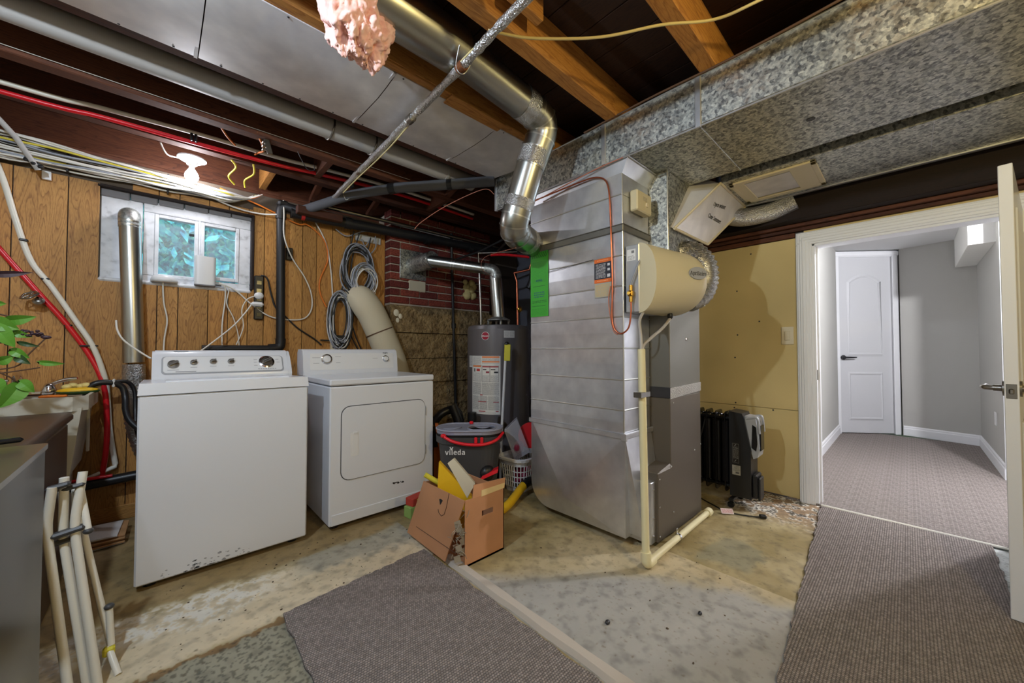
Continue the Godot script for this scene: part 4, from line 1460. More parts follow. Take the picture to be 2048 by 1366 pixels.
	var items := [["lines", 8, 50, 84, 90, C(52, 140, 48), 5], ["rect", 14, 152, 70, 2, gd], ["lines", 20, 178, 60, 22, C(44, 90, 120), 9], ["lines", 10, 214, 80, 12, gd, 6], ["rect", 10, 236, 74, 2, gd], ["lines", 8, 248, 84, 30, C(52, 140, 48), 5]]
	for k in 8: items.append(["slant", 6 + k * 11, 10, 5, 22, gd])
	var fx := []
	for it in items: fx.append(it)
	sticker(p, "notice", face.call(1.527, -1.690), 0.158, 0.447, printed(100, 282, G1, fx), "green printed notice sheet")
	text(p, "notice_text", "NOTICE", 0.012, face.call(1.545, -1.69).translated(V(-0.002, 0, 0)), mat("notice_ink", C(50, 90, 130), 0.7))
	var or_ := C(232, 112, 40)
	sticker(p, "warning_label", face.call(1.5365, -1.196), 0.114, 0.139, printed(114, 139, C(40, 42, 54), [["rect", 0, 0, 114, 22, or_], ["rect", 0, 118, 114, 21, or_], ["lines", 10, 30, 66, 82, C(226, 226, 226), 7], ["rect", 88, 32, 16, 14, C(220, 220, 222)], ["rect", 88, 60, 16, 14, C(220, 220, 222)], ["rect", 86, 92, 20, 18, C(220, 220, 222)], ["lines", 20, 8, 74, 6, C(250, 190, 150), 6], ["lines", 20, 126, 74, 6, C(250, 190, 150), 6]]), "orange and black warning label")
	sticker(p, "paper_label", face.call(1.424, -1.196), 0.112, 0.084, printed(112, 84, C(176, 172, 160), [["lines", 6, 8, 100, 70, C(214, 180, 100), 6]]), "faded grey paper label")
	# small knob rod across the panel
	g = pipe([V(1.842, 1.59, -1.61), V(1.842, 1.61, -1.26)], 0.0015, 6)
	part(p, "hook_wire", g, M.steel_dark)
	# damper control box on the narrow face
	var c := thing("humidistat", "square beige humidistat control box on the plenum's narrow side", "control", V(2.01, 1.93, -1.07))
	g = Geo.new()
	g.span(V(1.925, 1.866, -1.07), V(2.095, 1.985, -1.022), 0.007)
	part(c, "box", g, M.beige_cover)
	g = Geo.new()
	g.lathe([Vector2(0.0, 0.0), Vector2(0.014, 0.0), Vector2(0.012, 0.008), Vector2(0.0, 0.008)], Transform3D(Basis(V(1, 0, 0), V(0, 0, 1), V(0, -1, 0)), V(2.03, 1.915, -1.022)), 14)
	part(c, "dial", g, M.ivory)
	sticker(c, "dial_print", Transform3D(Basis.IDENTITY, V(2.015, 1.945, -1.022)), 0.05, 0.03, printed(50, 30, C(206, 196, 164), [["lines", 2, 4, 46, 24, C(120, 112, 96), 6]]))
	# furnace cabinet
	var f := thing("furnace", "brown and grey steel furnace cabinet standing beside the ribbed plenum", "furnace", V(2.38, 0, -1.3))
	g = Geo.new()
	g.span(V(2.155, 0.02, -1.68), V(2.612, 0.80, -0.95), 0.004)
	part(f, "lower_cabinet", g, M.furnace_brown)
	g = Geo.new()
	g.span(V(2.155, 0.80, -1.68), V(2.612, 1.372, -0.95), 0.004)
	part(f, "upper_cabinet", g, M.furnace_grey)
	g = Geo.new()
	g.span(V(2.152, 0.80, -1.66), V(2.160, 0.862, -0.948)); 
	part(f, "joint_strip", g, M.steel_dark)
	g = Geo.new()
	g.hexa([V(2.154, 0.795, -0.947), V(2.615, 0.812, -0.947), V(2.615, 0.868, -0.947), V(2.154, 0.858, -0.947), V(2.154, 0.795, -0.951), V(2.615, 0.812, -0.951), V(2.615, 0.868, -0.951), V(2.154, 0.858, -0.951)])
	part(f, "tape_band", g, M.foil, "silver foil tape across the cabinet")
	g = Geo.new()
	g.span(V(2.155, 1.372, -1.66), V(2.60, 2.14, -0.955), 0.003)
	part(f, "supply_plenum", g, M.galvanised)
	g = Geo.new()
	g.tube(PackedVector3Array([V(2.154, 1.372, -0.954), V(2.154, 2.13, -0.954)]), 0.005, 8)
	part(f, "corner_bead", g, M.pipe_edge)
	g = Geo.new()
	g.span(V(1.985, 0.03, -1.60), V(2.16, 0.405, -0.946), 0.004)
	g.hexa([V(1.985, 0.40, -0.946), V(2.16, 0.40, -0.946), V(2.16, 0.425, -0.955), V(1.985, 0.40, -0.955), V(1.985, 0.40, -1.6), V(2.16, 0.40, -1.6), V(2.16, 0.425, -1.6), V(1.985, 0.42, -1.6)])
	part(f, "filter_box", g, M.furnace_brown)
	g = Geo.new()
	g.span(V(1.935, 0.03, -1.5), V(1.99, 0.36, -0.962), 0.003)
	part(f, "filter_door", g, M.bright_sheet)
	g = Geo.new()
	for q in [[2.0, 0.37, -0.944], [2.0, 0.22, -0.944], [2.0, 0.06, -0.944], [1.96, 0.32, -0.96], [1.96, 0.17, -0.96], [1.96, 0.07, -0.96], [2.15, 0.41, -0.944], [2.50, 0.44, -0.948], [2.60, 0.46, -0.948], [2.18, 0.14, -0.948], [2.4, 1.36, -0.948], [2.19, 0.77, -0.948]]:
		g.ball(V(q[0], q[1], q[2]), V(0.006, 0.006, 0.004), 8, 5)
	part(f, "screw", g, M.chrome, "", "stuff")
	g = Geo.new()
	g.lathe([Vector2(0.0, 0.0), Vector2(0.012, 0.0), Vector2(0.009, 0.004), Vector2(0.0, 0.005)], Transform3D(Basis(V(1, 0, 0), V(0, 0, 1), V(0, -1, 0)), V(2.389, 1.149, -0.95)), 14)
	part(f, "sight_glass", g, M.chrome)
	g = Geo.new()
	g.hexa([V(2.50, 1.40, -0.95), V(2.72, 1.38, -0.95), V(2.70, 1.52, -0.95), V(2.52, 1.44, -0.95), V(2.50, 1.40, -1.05), V(2.72, 1.38, -1.05), V(2.70, 1.52, -1.05), V(2.52, 1.44, -1.05)])
	part(f, "damper_flange", g, M.bright_sheet)
	# humidifier
	var h := thing("humidifier", "beige bulging humidifier with an oval badge hung on the plenum", "humidifier", V(2.05, 1.28, -1.0))
	g = Geo.new()
	g.span(V(1.868, 1.285, -1.066), V(2.26, 1.655, -0.985), 0.004)
	part(h, "housing", g, M.silver_plastic)
	g = Geo.new()
	var secs := 12
	var rows := 18
	var S := []
	for i in secs + 1:
		var t := float(i) / secs
		var x := lerpf(1.872, 2.235, t)
		var depth := 0.100 + 0.145 * t
		depth *= 1.0 - 0.10 * pow(maxf(0.0, t - 0.85) * 6.6, 2.0)
		var line := []
		for j in rows + 1:
			var a := PI * j / rows
			var cy := 1.47
			var sy := cos(a)
			line.append(V(x, cy + 0.19 * signf(sy) * pow(absf(sy), 0.92), -0.99 + depth * pow(sin(a), 0.95)))
		S.append(line)
	for i in secs:
		for j in rows:
			var nf := func(ii: int, jj: int) -> Vector3:
				var du: Vector3 = S[mini(ii + 1, secs)][jj] - S[maxi(ii - 1, 0)][jj]
				var dv: Vector3 = S[ii][mini(jj + 1, rows)] - S[ii][maxi(jj - 1, 0)]
				var n0 := du.cross(dv).normalized()
				return n0 if n0.dot(S[ii][jj] - V(2.05, 1.47, -1.05)) > 0.0 else -n0
			g.tri(S[i][j], S[i + 1][j], S[i + 1][j + 1], nf.call(i, j), nf.call(i + 1, j), nf.call(i + 1, j + 1))
			g.tri(S[i][j], S[i + 1][j + 1], S[i][j + 1], nf.call(i, j), nf.call(i + 1, j + 1), nf.call(i, j + 1))
	for e in [0, secs]:
		for j in rows:
			g.tri(S[e][j], S[e][j + 1], V(S[e][0].x, 1.47, -0.99), V(-1 if e == 0 else 1, 0, 0), V(-1 if e == 0 else 1, 0, 0), V(-1 if e == 0 else 1, 0, 0))
	part(h, "cover", g, M.beige_cover)
	var bt := Transform3D(Basis(V(1, 0, 0.40).normalized(), V(0, 1, 0), V(-0.40, 0, 1).normalized()), V(2.135, 1.50, -0.784))
	g = Geo.new()
	var el := PackedVector2Array()
	for k in 28: el.append(Vector2(cos(TAU * k / 28.0) * 0.062, sin(TAU * k / 28.0) * 0.034))
	g.plate(el, 0.006, bt)
	var bd := part(h, "badge", g, M.silver_plastic, "oval metal badge with a script name")
	text(bd, "badge_lettering", "Aprilaire", 0.020, bt.translated_local(V(0, -0.002, 0.0065)), M.ink_black, "Droid Serif", false, true)
	var sl := Transform3D(Basis(V(0, 0, 1), V(0, 1, 0), V(-1, 0, 0)), V(1.868, 1.60, -1.03))
	sticker(h, "label", sl, 0.05, 0.062, printed(50, 62, C(230, 230, 230), [["rect", 26, 8, 16, 14, C(120, 120, 120)], ["lines", 4, 36, 40, 20, C(150, 150, 150), 6]]), "small white data label")
	g = hose([V(1.876, 1.565, -0.985), V(1.852, 1.52, -0.99), V(1.845, 1.44, -1.02), V(1.85, 1.40, -1.03)], 0.0055, 8, 6)
	part(h, "feed_tube", g, M.grey_cable)
	g = Geo.new()
	g.tube(PackedVector3Array([V(1.846, 1.43, -1.022), V(1.846, 1.34, -1.022)]), 0.010, 10)
	g.tube(PackedVector3Array([V(1.868, 1.385, -1.03), V(1.82, 1.385, -1.022)]), 0.009, 10)
	g.box(V(1.846, 1.385, -1.022), V(0.028, 0.03, 0.028), 0.004)
	part(h, "valve", g, M.brass, "brass saddle valve")
	g = Geo.new()
	g.ball(V(2.12, 1.275, -0.93), V(0.016, 0.022, 0.016), 10, 6)
	part(h, "drain_spout", g, M.black_plastic)
	# flexible bypass hose
	var rp := curve([V(2.33, 1.60, -1.0), V(2.385, 1.675, -0.965), V(2.46, 1.69, -0.925), V(2.525, 1.62, -0.885), V(2.53, 1.52, -0.88), V(2.48, 1.43, -0.90), V(2.40, 1.39, -0.945)], 16)
	var rr := []
	for k in rp.size(): rr.append(0.071 + 0.006 * sin(k * PI / 2.0 + 0.4))
	g = Geo.new()
	g.tube(rp, rr, 22, true)
	single("bypass_hose", g, M.foil, "crinkled silver flexible duct curling behind the humidifier", "duct", V(2.4, 1.5, -0.95))
	# cream condensate drain
	var d := thing("drain_pipe", "cream plastic drain pipe running down the furnace and along the floor", "pipe", V(1.76, 0, -0.905))
	var px := 1.752
	g = pipe([V(px, 0.04, -0.90), V(px, 1.085, -0.915)], 0.0185, 14)
	part(d, "upright", g, M.pvc_cream)
	g = pipe([V(px + 0.02, 0.026, -0.90), V(2.60, 0.026, -0.908)], 0.0175, 14)
	part(d, "floor_run", g, M.pvc_cream)
	g = Geo.new()
	g.tube(bent([V(px, 0.09, -0.90), V(px, 0.026, -0.898), V(px + 0.07, 0.026, -0.90)], 0.035, 5), 0.0245, 14)
	part(d, "elbow", g, M.pvc_cream)
	g = Geo.new()
	g.tube(PackedVector3Array([V(2.585, 0.026, -0.908), V(2.63, 0.026, -0.908)]), 0.025, 14)
	part(d, "end_fitting", g, M.pvc_cream)
	g = Geo.new()
	g.tube(PackedVector3Array([V(2.13, 0.026, -0.904), V(2.145, 0.026, -0.904)]), 0.021, 12)
	g.box(V(2.138, 0.056, -0.912), V(0.016, 0.035, 0.006), 0.001)
	part(d, "pipe_clip", g, M.chrome)
	g = Geo.new()
	g.span(V(1.705, 0.845, -0.935), V(1.80, 0.872, -0.893), 0.002)
	part(d, "strap", g, M.nickel)
	for s in [[V(2.12, 1.26, -0.93), V(2.02, 1.20, -0.93), V(1.86, 1.14, -0.92), V(1.77, 1.10, -0.915), V(1.757, 1.04, -0.912)], [V(1.90, 1.285, -0.98), V(1.82, 1.23, -0.96), V(1.765, 1.15, -0.925), V(1.748, 1.05, -0.912)]]:
		part(d, "drain_tube", hose(s, 0.0085, 8), M.pvc_grey)
	# copper line
	g = hose([V(1.80, 2.075, -1.70), V(1.815, 2.085, -1.55), V(1.822, 2.09, -1.35), V(1.825, 2.085, -1.24), V(1.83, 2.05, -1.17), V(1.833, 1.97, -1.145), V(1.836, 1.80, -1.138), V(1.835, 1.72, -1.135), V(1.838, 1.45, -1.13), V(1.838, 1.27, -1.135), V(1.838, 1.20, -1.12), V(1.84, 1.17, -1.08), V(1.842, 1.20, -1.035), V(1.845, 1.28, -1.022), V(1.846, 1.345, -1.022)], 0.0048, 8, 8)
	single("copper_line", g, M.copper, "thin copper water line looping down the plenum to the humidifier", "pipe", V(1.83, 1.6, -1.15))
	g = hose([V(1.79, 2.06, -1.72), V(1.81, 2.10, -1.45), V(1.815, 2.125, -1.2), V(1.82, 2.13, -1.05)], 0.003, 6, 6)
	single("control_wire", g, M.thermostat_wire, "thin red control wire along the plenum collar", "wire", V(1.81, 2.1, -1.4))
	g = hose([V(1.834, 1.44, -1.14), V(1.838, 1.35, -1.155), V(1.838, 1.2, -1.13), V(1.84, 1.165, -1.10)], 0.003, 6, 6)
	single("bell_wire", g, M.thermostat_wire, "thin brown wire beside the copper loop under the humidifier", "wire", V(1.838, 1.3, -1.13))

func build_water_heater() -> void:
	var c := V(2.276, 0, -2.597)
	var w := thing("water_heater", "tall dark grey gas water heater with paper labels and a round red badge", "water heater", c)
	var g := Geo.new()
	g.lathe([Vector2(0.0, 0.03), Vector2(0.279, 0.03), Vector2(0.285, 0.05), Vector2(0.285, 1.262), Vector2(0.277, 1.292), Vector2(0.255, 1.30), Vector2(0.0, 1.305)], Transform3D(Basis.IDENTITY, c), 56)
	part(w, "tank", g, M.heater_grey)
	g = Geo.new()
	g.lathe([Vector2(0.280, 0.0), Vector2(0.288, 0.0), Vector2(0.288, 0.06), Vector2(0.28, 0.06)], Transform3D(Basis.IDENTITY, c), 56)
	part(w, "base_skirt", g, M.black_plastic)
	# curved sheets on the tank: angle is measured round from the side that faces the camera
	var sheet := func(called: String, a0: float, a1: float, y0: float, y1: float, m: Material, label: String) -> void:
		var q := Geo.new()
		var n := 12
		for k in n:
			var P := []
			for e in 2:
				var a := lerpf(a0, a1, float(k + e) / n)
				P.append(V(-cos(a) * 0.66 + sin(a) * 0.751, 0, cos(a) * 0.751 + sin(a) * 0.66))
			var R := 0.2865
			var A: Vector3 = c + P[0] * R; var B: Vector3 = c + P[1] * R
			var u0 := float(k) / n; var u1 := float(k + 1) / n
			q.tri(A + V(0, y0, 0), B + V(0, y0, 0), B + V(0, y1, 0), P[0], P[1], P[1], Vector2(u0, 1), Vector2(u1, 1), Vector2(u1, 0))
			q.tri(A + V(0, y0, 0), B + V(0, y1, 0), A + V(0, y1, 0), P[0], P[1], P[0], Vector2(u0, 1), Vector2(u1, 0), Vector2(u0, 0))
		part(w, called, q, m, label)
	var gr := C(150, 150, 150)
	var bk := C(40, 40, 44)
	var orr := C(232, 130, 66)
	var rd := C(170, 50, 56)
	var it := [["lines", 10, 8, 88, 70, gr, 6], ["rect", 106, 4, 142, 14, orr], ["lines", 108, 24, 138, 20, gr, 6], ["rect", 106, 48, 142, 12, orr], ["lines", 108, 66, 138, 10, gr, 5],
		["frame", 8, 84, 92, 150, bk], ["rect", 12, 88, 84, 14, orr], ["rect", 22, 116, 16, 30, C(110, 110, 110)], ["rect", 52, 118, 34, 22, C(196, 60, 60)], ["lines", 14, 156, 80, 72, gr, 7],
		["frame", 106, 90, 138, 146, bk], ["rect", 110, 94, 130, 10, rd], ["rect", 172, 92, 3, 142, bk], ["rect", 114, 120, 30, 9, bk], ["rect", 140, 140, 28, 16, C(150, 60, 70)], ["rect", 180, 120, 36, 9, bk], ["rect", 206, 142, 32, 14, bk], ["lines", 112, 178, 56, 52, gr, 6], ["lines", 180, 178, 58, 52, gr, 6],
		["lines", 8, 244, 92, 110, C(120, 120, 120), 6], ["lines", 106, 244, 140, 110, C(120, 120, 120), 6], ["rect", 88, 352, 24, 8, rd], ["lines", 8, 366, 70, 124, C(120, 120, 120), 6], ["lines", 84, 366, 70, 124, C(120, 120, 120), 6], ["lines", 160, 366, 86, 124, C(120, 120, 120), 6], ["rect", 70, 412, 74, 7, rd], ["rect", 200, 416, 44, 5, rd], ["rect", 76, 500, 60, 8, rd], ["rect", 220, 498, 22, 8, rd], ["lines", 40, 512, 180, 10, gr, 5]]
	sheet.call("instruction_label", -0.92, 0.06, 0.533, 1.03, printed(256, 530, C(224, 222, 216), it), "large white instruction sheet with orange and red warnings")
	sheet.call("side_label", -1.12, -0.93, 0.93, 1.03, printed(40, 100, C(206, 204, 200), [["lines", 4, 6, 32, 86, gr, 8]]), "narrow pale label")
	sheet.call("rating_label", 0.16, 0.50, 1.185, 1.245, printed(90, 60, C(200, 198, 196), [["lines", 4, 6, 36, 48, gr, 6], ["lines", 48, 6, 38, 48, gr, 6]]), "small pale rating label")
	var ba := -0.40
	var bn := V(-cos(ba) * 0.66 + sin(ba) * 0.751, 0, cos(ba) * 0.751 + sin(ba) * 0.66)
	var bx := Vector3.UP.cross(bn)
	var btr := Transform3D(Basis(bx, bn, bx.cross(bn)), c + bn * 0.284 + V(0, 1.20, 0))
	g = Geo.new()
	g.lathe([Vector2(0.0, 0.0), Vector2(0.036, 0.0), Vector2(0.036, 0.006), Vector2(0.033, 0.006), Vector2(0.033, 0.004), Vector2(0.0, 0.004)], btr, 28)
	var bd := part(w, "badge", g, M.white_plastic, "round badge ringed in white")
	g = Geo.new()
	g.lathe([Vector2(0.0, 0.0), Vector2(0.0325, 0.0), Vector2(0.0325, 0.0055), Vector2(0.0, 0.0055)], btr, 28)
	part(bd, "badge_disc", g, mat("badge_red", C(150, 22, 50), 0.35))
	text(bd, "badge_lettering", "Rheem", 0.013, Transform3D(Basis(bx, V(0, 1, 0), bn), c + bn * 0.2905 + V(0, 1.1995, 0)), M.ink_white, "Droid Sans", true)
	# draft hood and vent
	g = Geo.new()
	g.lathe([Vector2(0.056, 1.385), Vector2(0.105, 1.36), Vector2(0.11, 1.35), Vector2(0.10, 1.35), Vector2(0.054, 1.38)], Transform3D(Basis.IDENTITY, c), 24)
	for k in 4:
		var a := TAU * k / 4.0 + 0.5
		g.box(c + V(cos(a) * 0.095, 1.328, sin(a) * 0.095), V(0.016, 0.06, 0.016), 0.001)
	part(w, "draft_hood", g, M.galvanised)
	g = Geo.new()
	g.box(c + V(-0.19, 0.42, 0.24), V(0.10, 0.10, 0.07), 0.01)
	g.tube(PackedVector3Array([c + V(-0.22, 0.46, 0.25), c + V(-0.22, 0.53, 0.27)]), 0.014, 10)
	part(w, "gas_valve", g, M.nickel)
	# flue
	var v := thing("vent_flue", "galvanised flue rising from the water heater and crossing to the brick chimney", "flue", c + V(0, 1.37, 0))
	var top := c + V(-0.02, 1.74, -0.02)
	g = pipe([c + V(0, 1.375, 0), top], 0.058, 22)
	part(v, "riser", g, M.pipe_metal)
	var ch := V(1.80, 1.915, -3.06)
	g = Geo.new()
	g.tube(bent([top - V(0, 0.03, 0), top + V(0, 0.08, 0), (top + V(0, 0.08, 0)).lerp(ch, 0.16)], 0.07, 5), 0.054, 22)
	part(v, "elbow", g, M.galvanised)
	g = pipe([(top + V(0, 0.08, 0)).lerp(ch, 0.14), (top + V(0, 0.08, 0)).lerp(ch, 0.62)], 0.051, 22)
	part(v, "cross_pipe", g, M.pipe_metal)
	g = pipe([(top + V(0, 0.08, 0)).lerp(ch, 0.60), ch], 0.053, 22)
	part(v, "cross_pipe", g, M.pipe_metal)
	g = Geo.new()
	for t in [0.45, 0.60, 0.64]:
		var q := (top + V(0, 0.08, 0)).lerp(ch, t)
		var dd := (ch - top).normalized()
		g.tube(PackedVector3Array([q - dd * 0.004, q, q + dd * 0.004]), [0.052, 0.0575, 0.052], 22, false)
	part(v, "joint_ring", g, M.pipe_edge)
	g = pipe([V(1.835, 1.925, -3.02), V(1.80, 1.915, -3.35)], 0.075, 26)
	part(v, "tee", g, M.galvanised, "wide flue tee with a round end cap")
	g = Geo.new()
	for q in [-3.03, -3.10, -3.12, -3.20]:
		g.tube(PackedVector3Array([V(1.833, 1.924, q + 0.005), V(1.832, 1.924, q), V(1.831, 1.923, q - 0.005)]), [0.075, 0.081, 0.075], 26, false)
	part(v, "joint_ring", g, M.pipe_edge)
	g = Geo.new()
	g.box(V(1.838, 1.928, -3.018), V(0.032, 0.045, 0.004), 0.001)
	part(v, "tag", g, M.paper_cream, "small square paper tag on the cap")

func dial(parent: Node3D, called: String, at: Vector3, tr: Basis, r: float, m: Material, ring: bool, flat := false) -> void:
	# tr.y is the axis of the dial
	var g := Geo.new()
	if ring:
		g.lathe([Vector2(0.0, 0.0), Vector2(r * 1.45, 0.0), Vector2(r * 1.45, 0.004), Vector2(r * 1.2, 0.007), Vector2(r * 1.15, 0.003), Vector2(0.0, 0.003)], Transform3D(tr, at), 26)
		var k := part(parent, "dial_ring", g, M.chrome)
	g = Geo.new()
	if flat:
		g.lathe([Vector2(0.0, 0.0), Vector2(r, 0.0), Vector2(r * 0.96, 0.016), Vector2(r * 0.8, 0.022), Vector2(0.0, 0.023)], Transform3D(tr, at), 26)
	else:
		g.lathe([Vector2(0.0, 0.0), Vector2(r, 0.0), Vector2(r * 0.94, 0.010), Vector2(0.0, 0.012)], Transform3D(tr, at), 22)
		g.box(at + tr.y * 0.017, V(r * 1.9, 0.022, r * 0.55), 0.004, tr.rotated(tr.y.normalized(), 0.5))
	part(parent, "knob", g, m)

func build_laundry() -> void:
	# washer
	var w := thing("washing_machine", "white top-loading washing machine with a silver dial panel and chipped lower front", "washer", V(0.273, 0, -2.68))
	var g := Geo.new()
	g.span(V(-0.07, 0.03, -3.0), V(0.617, 0.872, -2.35), 0.007)
	part(w, "cabinet", g, M.white_enamel)
	g = Geo.new()
	for x in [-0.02, 0.56]:
		for z in [-2.42, -2.94]:
			g = Geo.new()
			g.lathe([Vector2(0.0, 0.0), Vector2(0.024, 0.0), Vector2(0.024, 0.012), Vector2(0.01, 0.014), Vector2(0.01, 0.035)], Transform3D(Basis.IDENTITY, V(x, 0, z)), 12)
			part(w, "levelling_foot", g, M.black_plastic)
	g = Geo.new()
	g.hexa([V(-0.072, 0.876, -2.345), V(0.619, 0.876, -2.345), V(0.614, 0.929, -2.352), V(-0.067, 0.929, -2.352), V(-0.072, 0.876, -3.0), V(0.619, 0.876, -3.0), V(0.614, 0.910, -3.0), V(-0.067, 0.910, -3.0)])
	part(w, "top", g, M.white_enamel)
	g = Geo.new()
	g.hexa([V(0.02, 0.926, -2.40), V(0.53, 0.926, -2.40), V(0.53, 0.934, -2.405), V(0.02, 0.934, -2.405), V(0.02, 0.908, -2.84), V(0.53, 0.908, -2.84), V(0.53, 0.918, -2.84), V(0.02, 0.918, -2.84)])
	part(w, "lid", g, M.white_enamel)
	# control console
	var prof := PackedVector2Array([Vector2(-2.865, 0.905), Vector2(-2.862, 0.93), Vector2(-2.885, 0.975), Vector2(-2.92, 1.03), Vector2(-2.95, 1.065), Vector2(-2.975, 1.078), Vector2(-3.02, 1.075), Vector2(-3.04, 1.04), Vector2(-3.04, 0.905)])
	g = Geo.new()
	g.plate(prof, -0.655, Transform3D(Basis(V(0, 0, 1), V(0, 1, 0), V(-1, 0, 0)), V(-0.022, 0, 0)), true)
	part(w, "console", g, M.white_enamel)
	for x in [-0.034, 0.629]:
		g = Geo.new()
		var pr := PackedVector2Array()
		for q in prof: pr.append(Vector2((q.x + 2.95) * 1.04 - 2.952, (q.y - 0.905) * 0.97 + 0.905))
		g.plate(pr, -0.022, Transform3D(Basis(V(0, 0, 1), V(0, 1, 0), V(-1, 0, 0)), V(x, 0, 0)), true)
		part(w, "end_cap", g, M.white_enamel)
	var p0 := V(0.3, 0.935, -2.864)
	var p1 := V(0.3, 1.045, -2.931)
	var uy := (p1 - p0).normalized()
	var un := V(1, 0, 0).cross(uy)
	var pt := Transform3D(Basis(V(1, 0, 0), uy, un), p0.lerp(p1, 0.5))
	g = Geo.new()
	g.plate(rounded(0.60, 0.118, 0.02), 0.004, pt.translated_local(V(0.005, 0, -0.001)))
	part(w, "control_panel", g, M.silver_plastic)
	g = Geo.new()
	g.plate(rounded(0.585, 0.106, 0.017), 0.0055, pt.translated_local(V(0.005, 0.003, -0.001)))
	var cp := part(w, "control_panel", g, M.white_plastic)
	var ab := Basis(V(1, 0, 0), un, V(1, 0, 0).cross(un))
	for k in [[-0.245, 0.004, 0.026], [-0.155, 0.014, 0.017], [-0.065, 0.018, 0.017], [0.022, 0.018, 0.017]]:
		dial(cp, "knob", pt * V(k[0], k[1], 0.0045), ab, k[2], M.nickel, false)
	dial(cp, "knob", pt * V(0.21, 0.012, 0.0045), ab, 0.030, M.nickel, true)
	g = Geo.new()
	for k in 8:
		g.box(pt * V(0.165 + k * 0.013, -0.040, 0.005), V(0.009, 0.003, 0.001), 0.0, pt.basis)
	for k in [[-0.245, -0.032, 0.05], [-0.155, -0.016, 0.03], [-0.065, -0.012, 0.03], [0.022, -0.012, 0.03], [0.15, 0.03, 0.018], [0.15, 0.01, 0.018], [0.15, -0.012, 0.018], [0.27, 0.03, 0.018], [0.275, 0.008, 0.018], [0.21, 0.05, 0.03]]:
		g.box(pt * V(k[0], k[1], 0.005), V(k[2], 0.002, 0.0006), 0.0, pt.basis)
	g.box(pt * V(-0.19, -0.044, 0.005), V(0.09, 0.004, 0.001), 0.0, pt.basis)
	part(cp, "printed_marks", g, M.ink_grey, "", "stuff")
	g = Geo.new()
	var ov := PackedVector2Array()
	for k in 24: ov.append(Vector2(cos(TAU * k / 24.0) * 0.034, sin(TAU * k / 24.0) * 0.007))
	g.plate(ov, 0.0015, Transform3D(Basis(V(1, 0, 0), V(0, 0.35, -1).normalized(), V(0, 1, 0.35).normalized()), V(0.09, 1.0715, -2.960)))
	part(w, "maker_badge", g, M.silver_plastic, "small oval maker's badge")
	# chipped enamel low on the front
	g = Geo.new()
	for k in 60:
		var x := 0.02 + rng.randf() * 0.34
		if rng.randf() < 0.4: x = 0.10 + rng.randf() * 0.14
		var y := 0.035 + pow(rng.randf(), 2.0) * 0.05 * (1.0 - absf(x - 0.19) * 2.0)
		var poly := PackedVector2Array()
		var s := rng.randf_range(0.002, 0.009)
		for e in 6: poly.append(Vector2(x + cos(TAU * e / 6.0) * s * rng.randf_range(0.5, 1.5), y + sin(TAU * e / 6.0) * s * rng.randf_range(0.3, 0.8)))
		g.plate(poly, 0.0004, Transform3D(Basis.IDENTITY, V(0, 0, -2.3502)))
	part(w, "chipped_enamel", g, mat("bare_primer", C(150, 152, 156), 0.7), "", "stuff")
	# dryer
	var d := thing("clothes_dryer", "white front-loading clothes dryer with a square rounded door", "dryer", V(1.09, 0, -2.68))
	var dx := 0.736
	var ex := 1.440
	g = Geo.new()
	g.span(V(dx, 0.032, -3.05), V(ex, 0.858, -2.354), 0.007)
	part(d, "cabinet", g, M.white_enamel)
	g = Geo.new()
	for x in [dx + 0.05, ex - 0.05]:
		for z in [-2.42, -2.98]:
			g = Geo.new()
			g.lathe([Vector2(0.0, 0.0), Vector2(0.024, 0.0), Vector2(0.024, 0.012), Vector2(0.01, 0.014), Vector2(0.01, 0.035)], Transform3D(Basis.IDENTITY, V(x, 0, z)), 12)
			part(d, "levelling_foot", g, M.black_plastic)
	g = Geo.new()
	g.span(V(dx - 0.002, 0.864, -3.05), V(ex + 0.002, 0.903, -2.348), 0.008)
	part(d, "top", g, M.white_enamel)
	g = Geo.new()
	g.span(V(dx + 0.012, 0.035, -2.356), V(ex - 0.02, 0.100, -2.349), 0.003)
	part(d, "toe_panel", g, M.white_enamel)
	# door: a dark reveal with the door standing slightly proud
	var dt := Transform3D(Basis.IDENTITY, V(1.085, 0.512, -2.3545))
	g = Geo.new()
	g.plate(rounded(0.572, 0.452, 0.055), 0.0012, dt)
	part(d, "door_gap", g, M.seam_dark)
	g = Geo.new()
	g.plate(rounded(0.563, 0.443, 0.052), 0.007, dt)
	var dd := part(d, "door", g, M.white_enamel)
	g = Geo.new()
	g.plate(rounded(0.052, 0.142, 0.006), 0.0015, dt.translated_local(V(-0.205, -0.012, 0.0065)))
	g.plate(rounded(0.030, 0.120, 0.005), 0.003, dt.translated_local(V(-0.200, -0.008, 0.0065)))
	g.plate(rounded(0.028, 0.012, 0.004), 0.006, dt.translated_local(V(-0.200, 0.058, 0.0065)))
	part(dd, "handle", g, M.white_plastic, "recessed white pull")
	for y in [0.14, -0.13]:
		g = Geo.new()
		g.span(V(1.366, 0.512 + y - 0.03, -2.356), V(1.376, 0.512 + y + 0.03, -2.346), 0.002)
		part(dd, "hinge", g, M.silver_plastic)
	prof = PackedVector2Array([Vector2(-2.89, 0.90), Vector2(-2.888, 0.92), Vector2(-2.90, 1.02), Vector2(-2.915, 1.07), Vector2(-2.94, 1.085), Vector2(-3.03, 1.085), Vector2(-3.05, 1.06), Vector2(-3.05, 0.90)])
	g = Geo.new()
	var con := PackedVector2Array()
	g.plate(prof, -0.70, Transform3D(Basis(V(0, 0, 1), V(0, 1, 0), V(-1, 0, 0)), V(dx - 0.01, 0, 0)), true)
	part(d, "console", g, M.white_enamel)
	g = Geo.new()
	var q0 := V(0.0, 0.93, -2.889)
	var q1 := V(0.0, 1.02, -2.900)
	var vy := (q1 - q0).normalized()
